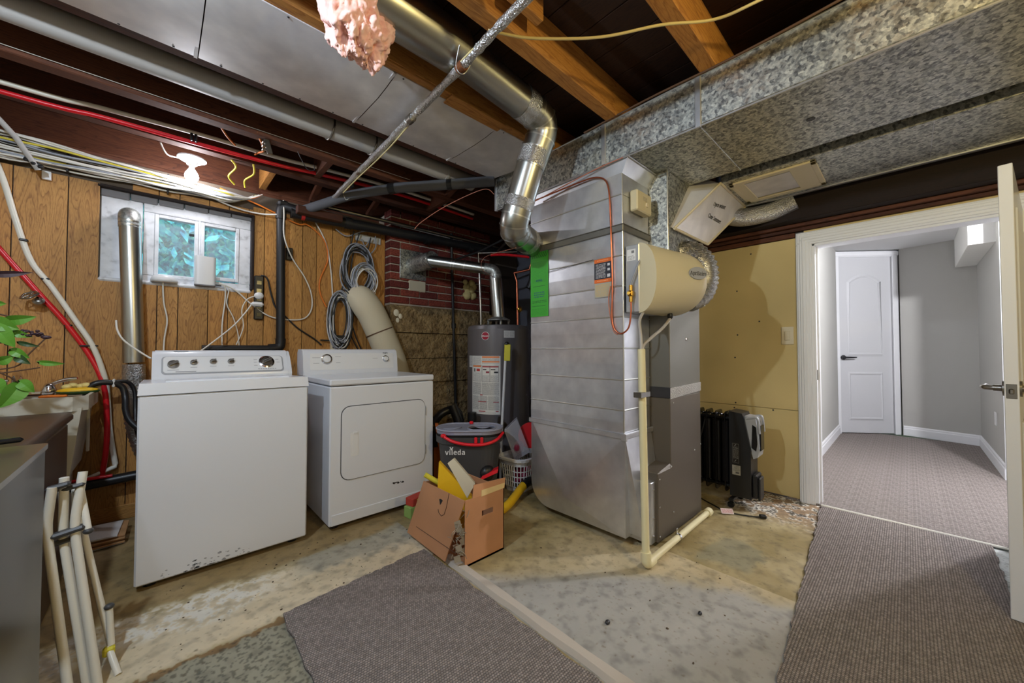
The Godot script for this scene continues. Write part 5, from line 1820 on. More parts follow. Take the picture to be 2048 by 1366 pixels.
	var vn := V(1, 0, 0).cross(vy)
	var qt := Transform3D(Basis(V(1, 0, 0), vy, vn), V(1.08, 0.995, -2.8975))
	g.plate(rounded(0.62, 0.12, 0.01), 0.002, qt)
	var dp := part(d, "control_panel", g, M.white_plastic)
	ab = Basis(V(1, 0, 0), vn, V(1, 0, 0).cross(vn))
	dial(dp, "knob", qt * V(-0.20, 0.018, 0.002), ab, 0.026, M.white_plastic, true, true)
	dial(dp, "knob", qt * V(0.245, 0.015, 0.002), ab, 0.018, M.white_plastic, true, true)
	text(dp, "maker_name", "Inglis", 0.011, qt.translated_local(V(0.245, 0.062, 0.002)), M.ink_black, "Droid Sans", true)
	g = Geo.new()
	for k in [[-0.27, 0.03, 0.05], [-0.27, -0.01, 0.04], [-0.12, 0.035, 0.04], [-0.12, -0.01, 0.03], [0.16, 0.02, 0.04]]:
		g.box(qt * V(k[0], k[1], 0.0024), V(k[2], 0.002, 0.0006), 0.0, qt.basis)
	part(dp, "printed_marks", g, M.ink_grey, "", "stuff")
	g = Geo.new()
	for k in 14:
		var poly := PackedVector2Array()
		var cx := 1.11 + rng.randf() * 0.10
		var s := rng.randf_range(0.002, 0.007)
		for e in 6: poly.append(Vector2(cx + cos(TAU * e / 6.0) * s * 1.6, 0.200 - (cx - 1.11) * 0.1 + rng.randf_range(-0.006, 0.006) + sin(TAU * e / 6.0) * s * 0.5))
		g.plate(poly, 0.0004, Transform3D(Basis.IDENTITY, V(0, 0, -2.3542)))
	part(d, "scuff", g, M.steel_dark, "dark scuff on the lower front", "stuff")

func build_sink_corner() -> void:
	# utility sink against the panelled wall
	var s := thing("utility_sink", "cream plastic utility sink against the panelled wall", "sink", V(-0.62, 0, -3.1))
	var xr := -0.272
	var xl := -0.98
	var zb := -3.44
	var zf := -2.93
	var g := Geo.new()
	var rim := PackedVector2Array([Vector2(xl, zb), Vector2(xr - 0.01, zb), Vector2(xr, zb + 0.04), Vector2(xr, zf - 0.05), Vector2(xr - 0.05, zf), Vector2(xl, zf)])
	# rim as a wall standing round the edge, the ledge at the back and the open bowl
	var tr := Transform3D(Basis(V(1, 0, 0), V(0, 0, 1), V(0, -1, 0)), V(0, 0.838, 0))
	for k in rim.size() - 1:
		var a := rim[k]; var b := rim[k + 1]
		var dd := (b - a).normalized()
		var nn := Vector2(-dd.y, dd.x) * 0.014
		var A := V(a.x, 0.765, a.y); var B := V(b.x, 0.765, b.y); var Ci := V(b.x + nn.x, 0.765, b.y + nn.y); var Di := V(a.x + nn.x, 0.765, a.y + nn.y)
		var h := V(0, 0.075, 0)
		g.hexa([A, B, B + h, A + h, Di, Ci, Ci + h, Di + h])
	part(s, "rim", g, M.sink_cream)
	g = Geo.new()
	g.span(V(xl, 0.79, zb + 0.005), V(xr - 0.014, 0.815, zb + 0.19), 0.006)
	part(s, "ledge", g, M.sink_cream)
	g = Geo.new()
	var top := [V(xl, 0.78, zf - 0.014), V(xr - 0.02, 0.78, zf - 0.014), V(xr - 0.02, 0.78, zb + 0.02), V(xl, 0.78, zb + 0.02)]
	var bot := [V(xl + 0.05, 0.43, zf - 0.05), V(xr - 0.06, 0.43, zf - 0.05), V(xr - 0.06, 0.43, zb + 0.06), V(xl + 0.05, 0.43, zb + 0.06)]
	for k in 4:
		g.quad(top[k], top[(k + 1) % 4], bot[(k + 1) % 4], bot[k])
	g.quad(bot[0], bot[1], bot[2], bot[3], V(0, -1, 0))
	g.span(V(xr - 0.03, 0.50, -3.24), V(xr - 0.016, 0.78, -3.225), 0.004)
	part(s, "bowl", g, M.sink_cream)
	g = Geo.new()
	for p in [V(xl + 0.08, 0, zf - 0.09), V(xl + 0.08, 0, zb + 0.1), V(xr - 0.11, 0, zb + 0.11)]:
		g = Geo.new()
		g.span(p - V(0.02, 0, 0.03), p + V(0.02, 0.43, 0.03), 0.004)
		part(s, "leg", g, M.sink_cream)
	g = pipe([V(-0.60, 0.43, -3.2), V(-0.60, 0.30, -3.2), V(-0.40, 0.28, -3.3), V(-0.28, 0.285, -3.36)], 0.022, 12)
	part(s, "drain_trap", g, M.black_plastic)
	# faucet
	var f := thing("faucet", "chrome two-handle faucet on the back ledge of the utility sink", "faucet", V(-0.56, 0.815, -3.30))
	g = Geo.new()
	g.box(V(-0.57, 0.826, -3.30), V(0.30, 0.022, 0.055), 0.008)
	part(f, "base", g, M.chrome)
	for x in [-0.45, -0.69]:
		g = Geo.new()
		g.lathe([Vector2(0.0, 0.0), Vector2(0.032, 0.0), Vector2(0.030, 0.02), Vector2(0.022, 0.045), Vector2(0.014, 0.058), Vector2(0.0, 0.062)], Transform3D(Basis.IDENTITY, V(x, 0.835, -3.30)), 18, true)
		g.tube(curve([V(x, 0.875, -3.30), V(x + 0.02, 0.895, -3.298), V(x + 0.06, 0.912, -3.29), V(x + 0.105, 0.918, -3.28)], 5), [0.008, 0.0085, 0.009, 0.009, 0.009, 0.0095, 0.01, 0.0105, 0.011, 0.0115, 0.012, 0.012, 0.012, 0.011, 0.010, 0.006].slice(0, 16), 10)
		part(f, "lever", g, M.chrome)
	g = Geo.new()
	g.tube(curve([V(-0.57, 0.83, -3.30), V(-0.565, 0.93, -3.29), V(-0.55, 0.955, -3.24), V(-0.53, 0.93, -3.17), V(-0.52, 0.89, -3.12)], 6), 0.013, 12)
	part(f, "spout", g, M.chrome)
	# things on the ledge
	var q := thing("squash", "cut slice of green and yellow squash on the sink ledge", "squash", V(-0.335, 0.815, -3.24))
	g = Geo.new()
	g.ball(V(-0.335, 0.846, -3.22), V(0.085, 0.020, 0.04), 18, 8)
	part(q, "rind", g, M.leaf_dark)
	g = Geo.new()
	g.ball(V(-0.335, 0.853, -3.215), V(0.080, 0.016, 0.036), 18, 8)
	part(q, "flesh", g, M.yellow_plastic)
	g = Geo.new()
	for k in 7:
		g.ball(V(-0.38 + k * 0.018, 0.872 + sin(k * 2.1) * 0.006, -3.27 + cos(k * 1.7) * 0.02), V(0.022, 0.016, 0.022), 8, 6)
	single("plastic_bag", g, mat("clear_yellow", C(222, 204, 130), 0.3), "crumpled pale yellow plastic bag behind the squash", "bag", V(-0.33, 0.85, -3.27))
	g = Geo.new()
	g.box(V(-0.42, 0.828, -3.20), V(0.10, 0.012, 0.05), 0.004)
	single("sponge", g, M.orange_cord, "thin orange sponge lying beside the faucet", "sponge", V(-0.42, 0.82, -3.2))
	# gate valve and the two plastic water lines
	var rd := [V(-0.75, 1.80, -3.425), V(-0.648, 1.627, -3.42), V(-0.579, 1.514, -3.415), V(-0.506, 1.395, -3.41), V(-0.411, 1.242, -3.41), V(-0.32, 1.065, -3.41), V(-0.267, 0.927, -3.40), V(-0.242, 0.80, -3.40), V(-0.232, 0.586, -3.40), V(-0.236, 0.44, -3.40), V(-0.250, 0.30, -3.40)]
	single("water_line", hose(rd, 0.0135, 12, 5), M.pex_red, "red plastic water line curving down the panelled wall behind the sink", "pipe", V(-0.4, 1.1, -3.41))
	var wd := [V(-0.70, 2.20, -3.43), V(-0.647, 2.015, -3.425), V(-0.601, 1.804, -3.42), V(-0.545, 1.589, -3.415), V(-0.471, 1.456, -3.41), V(-0.373, 1.259, -3.40), V(-0.301, 1.11, -3.39), V(-0.257, 0.957, -3.39), V(-0.238, 0.84, -3.41), V(-0.222, 0.58, -3.425), V(-0.195, 0.364, -3.425)]
	single("water_line", hose(wd, 0.0135, 12, 5), M.pex_white, "white plastic water line curving down the panelled wall behind the sink", "pipe", V(-0.4, 1.3, -3.41))
	g = pipe([V(-0.195, 0.372, -3.425), V(-0.195, 0.35, -3.42), V(-0.33, 0.30, -3.38)], 0.0125, 10)
	single("water_line", g, M.pex_white, "short white plastic line sloping away at the foot of the red one", "pipe", V(-0.26, 0.33, -3.4))
	for p in [[-0.601 + 0.03, 1.70, 0], [-0.490, 1.49, 0], [-0.40, 1.225, 0], [-0.31, 1.105, 1]]:
		g = Geo.new()
		if p[2] == 1:
			g.box(V(-0.315, 1.105, -3.398), V(0.075, 0.010, 0.034), 0.003)
		else:
			g.box(V(p[0], p[1], -3.415), V(0.032, 0.014, 0.032), 0.004)
		single("pipe_clip", g, M.black_plastic, ["dark clip high on the white line above the sink", "dark clip midway along the white line above the sink", "dark clip on the red line above the sink", "black strap tying the red and white lines together"][[1.70, 1.49, 1.225, 1.105].find(p[1])], "clip", V(p[0], p[1], -3.42))
	var v := thing("gate_valve", "small grey gate valve with a round wheel on the wall behind the plant", "valve", V(-0.53, 1.36, -3.44))
	g = pipe([V(-0.50, 1.345, -3.46), V(-0.505, 1.348, -3.38)], 0.013, 10)
	g.lathe([Vector2(0.0, 0.0), Vector2(0.02, 0.0), Vector2(0.024, 0.02), Vector2(0.014, 0.03), Vector2(0.006, 0.032), Vector2(0.006, 0.05)], Transform3D(Basis(V(1, 0, 0), V(-0.5, 0.4, 0.75).normalized(), V(0, 0.9, -0.4)).orthonormalized(), V(-0.507, 1.35, -3.39)), 12)
	part(v, "body", g, M.nickel)
	g = Geo.new()
	var wb := Basis(V(1, 0.3, 0.4).normalized(), V(-0.35, 0.75, 0.55).normalized(), V(0, 0, 1)).orthonormalized()
	var wc := V(-0.535, 1.385, -3.345)
	var ringp := PackedVector3Array()
	for k in 21: ringp.append(wc + wb * V(cos(TAU * k / 20.0) * (0.033 + 0.003 * cos(TAU * k / 4.0)), 0, sin(TAU * k / 20.0) * (0.033 + 0.003 * cos(TAU * k / 4.0))))
	g.tube(ringp, 0.0055, 8, false)
	for k in 5:
		var a := TAU * k / 5.0
		g.tube(PackedVector3Array([wc, wc + wb * V(cos(a) * 0.033, 0, sin(a) * 0.033)]), 0.0035, 6)
	part(v, "hand_wheel", g, M.nickel)
	# black washer hoses over the sink rim
	g = hose([V(-0.31, 0.78, -3.25), V(-0.300, 0.85, -3.25), V(-0.27, 0.885, -3.25), V(-0.21, 0.885, -3.26), V(-0.165, 0.855, -3.27), V(-0.150, 0.79, -3.26), V(-0.145, 0.72, -3.22), V(-0.125, 0.66, -3.18), V(-0.075, 0.60, -3.14), V(-0.02, 0.56, -3.1)], 0.0165, 12, 5)
	single("drain_hose", g, M.black_plastic, "black corrugated washer drain hose hooked over the sink rim", "hose", V(-0.2, 0.8, -3.25))
	g = hose([V(-0.215, 0.885, -3.29), V(-0.15, 0.885, -3.31), V(-0.115, 0.83, -3.32), V(-0.108, 0.72, -3.30), V(-0.10, 0.60, -3.25), V(-0.06, 0.48, -3.2), V(0.0, 0.45, -3.1)], 0.011, 10, 5)
	single("supply_hose", g, M.black_plastic, "thin black washer supply hose beside the foil duct", "hose", V(-0.1, 0.75, -3.3))
	g = Geo.new()
	g.box(V(-0.20, 0.882, -3.27), V(0.012, 0.05, 0.05), 0.005)
	single("cable_tie", g, M.white_plastic, "white tie round the black hoses", "tie", V(-0.2, 0.88, -3.27))
	g = pipe([V(-0.40, 0.272, -3.36), V(0.10, 0.305, -3.34)], 0.030, 16)
	single("drain_line", g, M.black_plastic, "thick black drain pipe running low along the panelled wall", "pipe", V(-0.2, 0.29, -3.35))
	g = pipe([V(-0.40, 0.315, -3.34), V(-0.20, 0.318, -3.33)], 0.010, 8)
	single("water_line", g, M.pex_red, "short red plastic line lying on the black drain pipe", "pipe", V(-0.3, 0.318, -3.34))
	# dryer vent pipe
	var t := thing("vent_pipe", "galvanised dryer vent pipe standing beside the window with an elbow on top", "pipe", V(-0.15, 0.5, -3.40))
	var r := 0.051
	g = pipe([V(-0.122, 1.00, -3.385), V(-0.155, 1.88, -3.40)], r, 26)
	part(t, "riser", g, M.pipe_metal)
	g = Geo.new()
	g.tube(bent([V(-0.155, 1.86, -3.40), V(-0.158, 1.945, -3.405), V(-0.158, 1.955, -3.56)], 0.085, 6), r * 1.03, 26)
	part(t, "elbow", g, M.galvanised)
	g = Geo.new()
	for y in [1.875, 1.90]:
		g.tube(PackedVector3Array([V(-0.155, y - 0.004, -3.40), V(-0.155, y, -3.40), V(-0.155, y + 0.004, -3.40)]), [r * 1.02, r * 1.08, r * 1.02], 26, false)
	part(t, "joint_ring", g, M.pipe_edge)
	g = Geo.new()
	g.tube(PackedVector3Array([V(-0.122, 0.99, -3.385), V(-0.120, 0.90, -3.385)]), r * 1.06, 26)
	part(t, "tape_band", g, M.foil, "crinkled foil tape")
	var fp := curve([V(-0.120, 0.92, -3.385), V(-0.117, 0.78, -3.385), V(-0.10, 0.60, -3.37), V(-0.05, 0.42, -3.33), V(0.03, 0.30, -3.25)], 14)
	var rr := []
	for k in fp.size(): rr.append(0.053 + (0.003 if k % 2 == 0 else -0.002))
	g = Geo.new()
	g.tube(fp, rr, 22)
	part(t, "flexible_duct", g, M.foil, "crinkled foil flexible duct")
	# potted vine reaching in from the cabinet
	var pl := thing("potted_vine", "leafy green vine with dark purple buds spreading over the brown cabinet", "plant", V(-0.66, 0.78, -2.5))
	g = Geo.new()
	g.lathe([Vector2(0.0, 0.0), Vector2(0.075, 0.0), Vector2(0.10, 0.16), Vector2(0.108, 0.16), Vector2(0.108, 0.185), Vector2(0.095, 0.185), Vector2(0.09, 0.15), Vector2(0.0, 0.15)], Transform3D(Basis.IDENTITY, V(-0.66, 0.778, -2.5)), 20)
	part(pl, "pot", g, M.sink_cream)
	var stems := [[V(-0.66, 0.93, -2.5), V(-0.55, 0.99, -2.53), V(-0.44, 1.01, -2.55), V(-0.40, 1.07, -2.55), V(-0.355, 1.14, -2.55)], [V(-0.66, 0.93, -2.5), V(-0.56, 0.98, -2.53), V(-0.476, 0.985, -2.55), V(-0.374, 1.005, -2.55)], [V(-0.66, 0.93, -2.5), V(-0.60, 1.10, -2.52), V(-0.52, 1.22, -2.54), V(-0.46, 1.22, -2.55)], [V(-0.66, 0.93, -2.5), V(-0.55, 1.02, -2.5), V(-0.46, 0.98, -2.52), V(-0.42, 0.93, -2.55)], [V(-0.66, 0.93, -2.5), V(-0.62, 1.2, -2.53), V(-0.55, 1.36, -2.55), V(-0.48, 1.39, -2.55)]]
	for sp in stems:
		part(pl, "stem", hose(sp, 0.003, 6, 6), M.stem)
	var leaves := [[V(-0.475, 1.20, -2.55), V(-0.385, 1.222, -2.54), 0.022, "leaf"], [V(-0.50, 1.20, -2.54), V(-0.425, 1.165, -2.52), 0.03, "leaf"], [V(-0.50, 1.19, -2.53), V(-0.435, 1.09, -2.52), 0.03, "leaf"], [V(-0.46, 1.16, -2.55), V(-0.395, 1.135, -2.55), 0.016, "leaf"], [V(-0.54, 1.275, -2.54), V(-0.463, 1.27, -2.54), 0.024, "leaf"], [V(-0.44, 1.115, -2.56), V(-0.375, 1.095, -2.55), 0.010, "leaf_dark"], [V(-0.455, 1.085, -2.55), V(-0.40, 1.045, -2.54), 0.018, "leaf"], [V(-0.44, 1.055, -2.55), V(-0.395, 1.02, -2.53), 0.016, "leaf_dark"], [V(-0.385, 1.03, -2.55), V(-0.305, 1.020, -2.55), 0.012, "leaf"], [V(-0.49, 1.03, -2.54), V(-0.44, 1.058, -2.54), 0.02, "leaf"], [V(-0.42, 0.95, -2.55), V(-0.47, 0.845, -2.52), 0.036, "leaf"], [V(-0.43, 0.955, -2.55), V(-0.385, 0.90, -2.54), 0.022, "leaf"], [V(-0.50, 0.96, -2.54), V(-0.455, 0.90, -2.52), 0.03, "leaf"], [V(-0.52, 1.385, -2.55), V(-0.40, 1.41, -2.55), 0.014, "leaf_purple"], [V(-0.57, 1.10, -2.53), V(-0.50, 1.06, -2.52), 0.03, "leaf"], [V(-0.60, 1.22, -2.5), V(-0.52, 1.16, -2.5), 0.03, "leaf_dark"]]
	for l in leaves:
		var a: Vector3 = l[0]; var b: Vector3 = l[1]; var hw: float = l[2]
		g = Geo.new()
		var dv := b - a
		var sd := dv.cross(V(0.35, -0.25, 1)).normalized()
		var up := sd.cross(dv).normalized()
		var n := 8
		for k in n:
			var t0 := float(k) / n; var t1 := float(k + 1) / n
			var w0 := hw * pow(sin(PI * pow(t0, 0.75)), 0.9); var w1 := hw * pow(sin(PI * pow(t1, 0.75)), 0.9)
			var c0 := a + dv * t0 + up * 0.012 * sin(PI * t0); var c1 := a + dv * t1 + up * 0.012 * sin(PI * t1)
			for e in [-1.0, 1.0]:
				var f0: Vector3 = c0 + sd * w0 * e + up * w0 * 0.35; var f1: Vector3 = c1 + sd * w1 * e + up * w1 * 0.35
				g.quad(c0, c1, f1, f0)
		part(pl, "leaf", g, M[l[3]])
	g = Geo.new()
	for k in 18:
		g.ball(V(-0.395 + rng.randf_range(-0.035, 0.03), 1.15 + rng.randf_range(-0.01, 0.014), -2.55 + rng.randf_range(-0.01, 0.01)), V(0.007, 0.006, 0.006), 7, 5)
	for k in 12:
		g.ball(V(-0.475 + rng.randf_range(-0.03, 0.02), 1.115 + rng.randf_range(-0.015, 0.014), -2.55), V(0.008, 0.007, 0.006), 7, 5)
	g.ball(V(-0.360, 1.135, -2.55), V(0.016, 0.008, 0.007), 9, 6)
	part(pl, "bud", g, M.leaf_purple, "dark purple buds", "stuff")
	# brown cabinet before the sink
	var b := thing("brown_cabinet", "dark brown chest with a round-edged lid in front of the sink", "chest", V(-0.68, 0, -2.3))
	g = Geo.new()
	g.span(V(-1.05, 0.02, -2.78), V(-0.318, 0.725, -1.62), 0.006)
	part(b, "body", g, M.cabinet_brown)
	g = Geo.new()
	var lid := PackedVector2Array([Vector2(-1.06, 0.735), Vector2(-0.312, 0.735), Vector2(-0.304, 0.745), Vector2(-0.304, 0.762), Vector2(-0.312, 0.774), Vector2(-0.325, 0.778), Vector2(-1.06, 0.778)])
	g.plate(lid, 1.20, Transform3D(Basis.IDENTITY, V(0, 0, -2.80)), true)
	part(b, "lid", g, M.cabinet_brown)
	g = Geo.new()
	g.span(V(-1.05, 0.725, -2.77), V(-0.322, 0.735, -1.63))
	part(b, "lid_seal", g, M.black_plastic)
	# stainless bin
	var sb := thing("waste_bin", "tall stainless steel recycling bin with a round-holed lid", "bin", V(-0.43, 0, -1.2))
	g = Geo.new()
	g.plate(rounded(0.44, 0.52, 0.012, 4), 0.825, Transform3D(Basis(V(1, 0, 0), V(0, 0, 1), V(0, -1, 0)), V(-0.423, 0.835, -1.216)), true)
	part(sb, "body", g, M.stainless)
	g = Geo.new()
	g.plate(rounded(0.448, 0.528, 0.014, 4), 0.012, Transform3D(Basis(V(1, 0, 0), V(0, 0, 1), V(0, -1, 0)), V(-0.423, 0.848, -1.216)), true)
	part(sb, "rim", g, M.nickel)
	for q2 in [[-1.37, "black_gloss"], [-1.12, "leaf"]]:
		g = Geo.new()
		g.lathe([Vector2(0.0, 0.002), Vector2(0.10, 0.002), Vector2(0.10, 0.006), Vector2(0.108, 0.006), Vector2(0.108, 0.0)], Transform3D(Basis.IDENTITY.scaled(V(0.9, 1, 0.85)), V(-0.36, 0.847, q2[0])), 26)
		part(sb, "bin_opening", g, M[q2[1]])
		g = Geo.new()
		g.box(V(-0.33, 0.868, q2[0] - 0.05), V(0.20, 0.012, 0.02), 0.005, Basis(V(0, 1, 0), 0.3))
		part(sb, "lid_bar", g, M.black_gloss)
	# folded drying rack leaning on the bin
	var k2 := thing("drying_rack", "folded cream and white tubular drying rack leaning by the steel bin", "rack", V(-0.18, 0, -1.86))
	var z := -1.88
	for tb in [[V(-0.247, 0.637, z - 0.02), V(-0.256, 0.52, z - 0.02), V(-0.253, 0.47, z - 0.02), V(-0.185, 0.0, z + 0.10)], [V(-0.226, 0.656, z - 0.05), V(-0.226, 0.53, z - 0.05), V(-0.224, 0.465, z - 0.04), V(-0.148, 0.0, z + 0.09)], [V(-0.186, 0.665, z - 0.06), V(-0.198, 0.52, z - 0.03), V(-0.196, 0.47, z - 0.02), V(-0.125, 0.0, z + 0.11)]]:
		g = Geo.new()
		g.tube(bent(tb, 0.05, 4), 0.0118, 12)
		part(k2, "frame_tube", g, M.tube_cream)
	for tb in [[V(-0.192, 0.60, z - 0.08), V(-0.166, 0.475, z - 0.01)], [V(-0.186, 0.47, z - 0.08), V(-0.108, 0.06, z - 0.02)], [V(-0.195, 0.50, z - 0.10), V(-0.120, 0.10, z - 0.06)], [V(-0.115, 0.19, z - 0.03), V(-0.107, 0.07, z - 0.01)], [V(-0.114, 0.065, z - 0.01), V(-0.085, 0.0, z + 0.06)], [V(-0.236, 0.60, z - 0.10), V(-0.230, 0.45, z - 0.10)], [V(-0.206, 0.60, z - 0.10), V(-0.204, 0.48, z - 0.10)]]:
		g = pipe(tb, 0.0095, 10)
		part(k2, "cross_tube", g, M.tube_cream)
	for c in [V(-0.166, 0.475, z - 0.01), V(-0.115, 0.193, z - 0.03)]:
		g = Geo.new()
		g.ball(c, V(0.0135, 0.010, 0.0135), 12, 8)
		part(k2, "end_cap", g, M.dark_grey_plastic)
	for c in [[V(-0.236, 0.635, z - 0.03), V(0.055, 0.014, 0.03)], [V(-0.205, 0.622, z - 0.05), V(0.055, 0.014, 0.03)], [V(-0.210, 0.485, z - 0.02), V(0.075, 0.016, 0.034)], [V(-0.218, 0.455, z - 0.03), V(0.06, 0.014, 0.03)]]:
		g = Geo.new()
		g.box(c[0], c[1], 0.006, Basis(V(0, 0, 1), 0.18))
		part(k2, "joint_clip", g, M.dark_grey_plastic)
	g = Geo.new()
	g.box(V(-0.112, 0.055, z - 0.005), V(0.03, 0.03, 0.026), 0.006)
	part(k2, "foot_clip", g, M.tag_yellow)
	# offcuts of pale tile and board on the floor
	for i in 6:
		g = Geo.new()
		g.box(V(-0.245 + i * 0.004 - (0.03 if i == 5 else 0.0), 0.006 + i * 0.011, -3.13 + (i % 2) * 0.012), V(0.21, 0.009, 0.24), 0.001, Basis(V(0, 1, 0), 0.10 - i * 0.03))
		single("floor_board_offcut", g, M.tile_white if i == 5 or i == 0 else M.cardboard_edge, ["pale offcut board at the bottom of the small stack by the washer", "second offcut board up in the small stack by the washer", "third offcut board up in the small stack by the washer", "fourth offcut board up in the small stack by the washer", "fifth offcut board up, just under the white top one", "white-faced offcut board on top of the small stack by the washer"][i], "board", V(-0.245, 0.011 * i, -3.13), "offcut boards stacked by the washer")

# a round-cornered tub: rings of a rounded rectangle at given heights, outside and inside
func tub(rings: Array, tr: Transform3D, corner := 0.35, steps := 5) -> Geo:
	var g := Geo.new()
	var pr := []
	for r in rings:
		var w: float = r[0]; var d: float = r[1]
		pr.append(rounded(w, d, minf(w, d) * corner, steps))
	var n: int = pr[0].size()
	for k in rings.size() - 1:
		for j in n:
			var a: Vector2 = pr[k][j]; var b: Vector2 = pr[k][(j + 1) % n]; var c: Vector2 = pr[k + 1][(j + 1) % n]; var d: Vector2 = pr[k + 1][j]
			var A := tr * V(a.x, rings[k][2], a.y); var B := tr * V(b.x, rings[k][2], b.y); var Cc := tr * V(c.x, rings[k + 1][2], c.y); var D := tr * V(d.x, rings[k + 1][2], d.y)
			var nn := (Cc - A).cross(D - B).normalized()
			var out := tr.basis * V((a.x + b.x) * 0.5, 0, (a.y + b.y) * 0.5)
			var inward: bool = rings[k].size() > 3
			if (nn.dot(out) < 0.0) != inward and absf(nn.y) < 0.9: nn = -nn
			if absf(nn.y) >= 0.9 and nn.y < 0.0 and inward: nn = -nn
			g.quad(A, B, Cc, D, nn)
	return g

func build_clutter() -> void:
	# cardboard box
	var b := thing("cardboard_box", "open brown cardboard moving box with a torn side and a hand slot", "box", V(1.24, 0, -1.71))
	var x0 := 1.113
	var x1 := 1.372
	var zf := -1.52
	var zk := -1.90
	var h := 0.33
	var th := 0.005
	# front wall with its hand slot, made of strips round the opening
	var g := Geo.new()
	var sx := 1.257
	var sy := 0.237
	g.span(V(x0, 0.002, zf - th), V(x1, sy - 0.014, zf)); g.span(V(x0, sy + 0.014, zf - th), V(x1, h, zf))
	g.span(V(x0, sy - 0.014, zf - th), V(sx - 0.038, sy + 0.014, zf)); g.span(V(sx + 0.038, sy - 0.014, zf - th), V(x1, sy + 0.014, zf))
	part(b, "front_wall", g, M.cardboard)
	g = Geo.new()
	g.span(V(x1 - th, 0.002, zk), V(x1, h, zf)); g.span(V(x0, 0.002, zk), V(x1, h, zk + th)); g.span(V(x0, 0.002, zk), V(x1, 0.012, zf))
	part(b, "walls", g, M.cardboard)
	# torn side leaning out
	var TL := V(1.108, 0.333, -1.905); var TR := V(1.110, 0.333, -1.515); var BL := V(1.050, 0.035, -1.985); var BR := TR + (BL - TL) * 1.03
	var ux := (TR - TL).normalized()
	var nn := (TR - TL).cross(BL - TL).normalized()
	if nn.x > 0.0: nn = -nn
	g = Geo.new()
	g.hexa([TL, TR, BR, BL, TL + nn * 0.005, TR + nn * 0.005, BR + nn * 0.005, BL + nn * 0.005])
	var sd := part(b, "torn_side", g, M.cardboard)
	g = Geo.new()
	var fr := facing((TL + TR) * 0.5 + nn * 0.0058, ux, (TL - BL).normalized())
	if fr.basis.z.dot(nn) < 0.0: fr = Transform3D(Basis(-fr.basis.x, fr.basis.y, -fr.basis.z), fr.origin)
	var s := signf(fr.basis.x.dot(ux))
	g.plate(PackedVector2Array([Vector2(s * -0.017, -0.048), Vector2(s * 0.0, -0.044), Vector2(s * 0.017, -0.048), Vector2(s * 0.0, -0.075)]), 0.0005, fr)
	part(sd, "heart_hole", g, M.black_plastic)
	var slot := PackedVector3Array()
	for q in [Vector2(0.062, 0.0), Vector2(0.058, -0.07), Vector2(0.048, -0.108), Vector2(0.025, -0.122), Vector2(0.0, -0.114), Vector2(-0.012, -0.10)]: slot.append(fr * V(s * q.x, q.y, 0.0004))
	g = Geo.new()
	g.tube(slot, 0.0016, 5)
	g.tube(PackedVector3Array([fr * V(-0.19, -0.245, 0.0002), fr * V(0.19, -0.245, 0.0002)]), 0.0014, 5)
	part(sd, "crease", g, M.stem)
	# front flap standing up, with a strip of tape
	g = Geo.new()
	g.hexa([V(1.160, 0.328, zf), V(1.376, 0.328, zf), V(1.392, 0.378, -1.53), V(1.180, 0.388, -1.535), V(1.160, 0.328, zf - th), V(1.376, 0.328, zf - th), V(1.392, 0.378, -1.535), V(1.180, 0.388, -1.54)])
	part(b, "flap", g, M.cardboard)
	g = Geo.new()
	g.hexa([V(1.215, 0.325, zf + 0.001), V(1.372, 0.330, zf + 0.001), V(1.382, 0.355, -1.5235), V(1.22, 0.355, -1.5235), V(1.215, 0.325, zf), V(1.372, 0.33, zf), V(1.382, 0.355, -1.525), V(1.22, 0.355, -1.525)])
	part(b, "tape_strip", g, M.cardboard_tape)
	g = Geo.new()
	g.hexa([V(1.372, 0.003, -1.60), V(1.372, 0.12, -1.60), V(1.44, 0.09, -1.63), V(1.46, 0.003, -1.66), V(1.372, 0.003, -1.61), V(1.372, 0.12, -1.61), V(1.44, 0.09, -1.64), V(1.46, 0.003, -1.67)])
	part(b, "flap", g, M.cardboard)
	# strips of clear wrap and string in the torn corner
	g = Geo.new()
	for k in 26:
		var p := V(1.09 + rng.randf_range(-0.04, 0.03), 0.05 + rng.randf() * 0.19, -1.535 + rng.randf_range(-0.02, 0.02))
		var q := p + V(rng.randf_range(-0.04, 0.04), rng.randf_range(-0.05, 0.05), rng.randf_range(-0.01, 0.03))
		g.tube(curve([p, p.lerp(q, 0.5) + V(rng.randf_range(-0.02, 0.02), 0.01, 0.01), q], 3), 0.0016, 5)
	for k in 8:
		var p := V(1.085 + rng.randf_range(-0.03, 0.02), 0.04 + k * 0.024, -1.532)
		g.quad(p, p + V(0.03, 0.004, 0.012), p + V(0.026, 0.035, 0.004), p + V(-0.004, 0.03, -0.004))
	part(b, "torn_wrap", g, mat("torn_film", C(150, 140, 124), 0.25), "shreds of film and string", "stuff")
	# what stands in the box
	var y := thing("yellow_folder", "bright yellow plastic folder case sticking out of the cardboard box", "folder", V(1.13, 0.30, -1.68))
	var A := V(1.128, 0.462, -1.785); var B := V(1.262, 0.27, -1.660); var Cc := V(1.22, 0.10, -1.67); var D := V(1.122, 0.17, -1.80)
	nn = (B - A).cross(D - A).normalized()
	if nn.dot(V(-0.6, 0, 0.7)) < 0.0: nn = -nn
	g = Geo.new()
	g.hexa([A, B, Cc, D, A - nn * 0.03, B - nn * 0.03, Cc - nn * 0.03, D - nn * 0.03])
	part(y, "case", g, M.yellow_plastic)
	g = Geo.new()
	var c0 := A.lerp(B, 0.35).lerp(D.lerp(Cc, 0.5), 0.35) + nn * 0.001
	var e1 := (B - A).normalized(); var e2 := (D - A).normalized()
	var c1 := (e1 * 0.45 - e2 * 0.55).normalized()
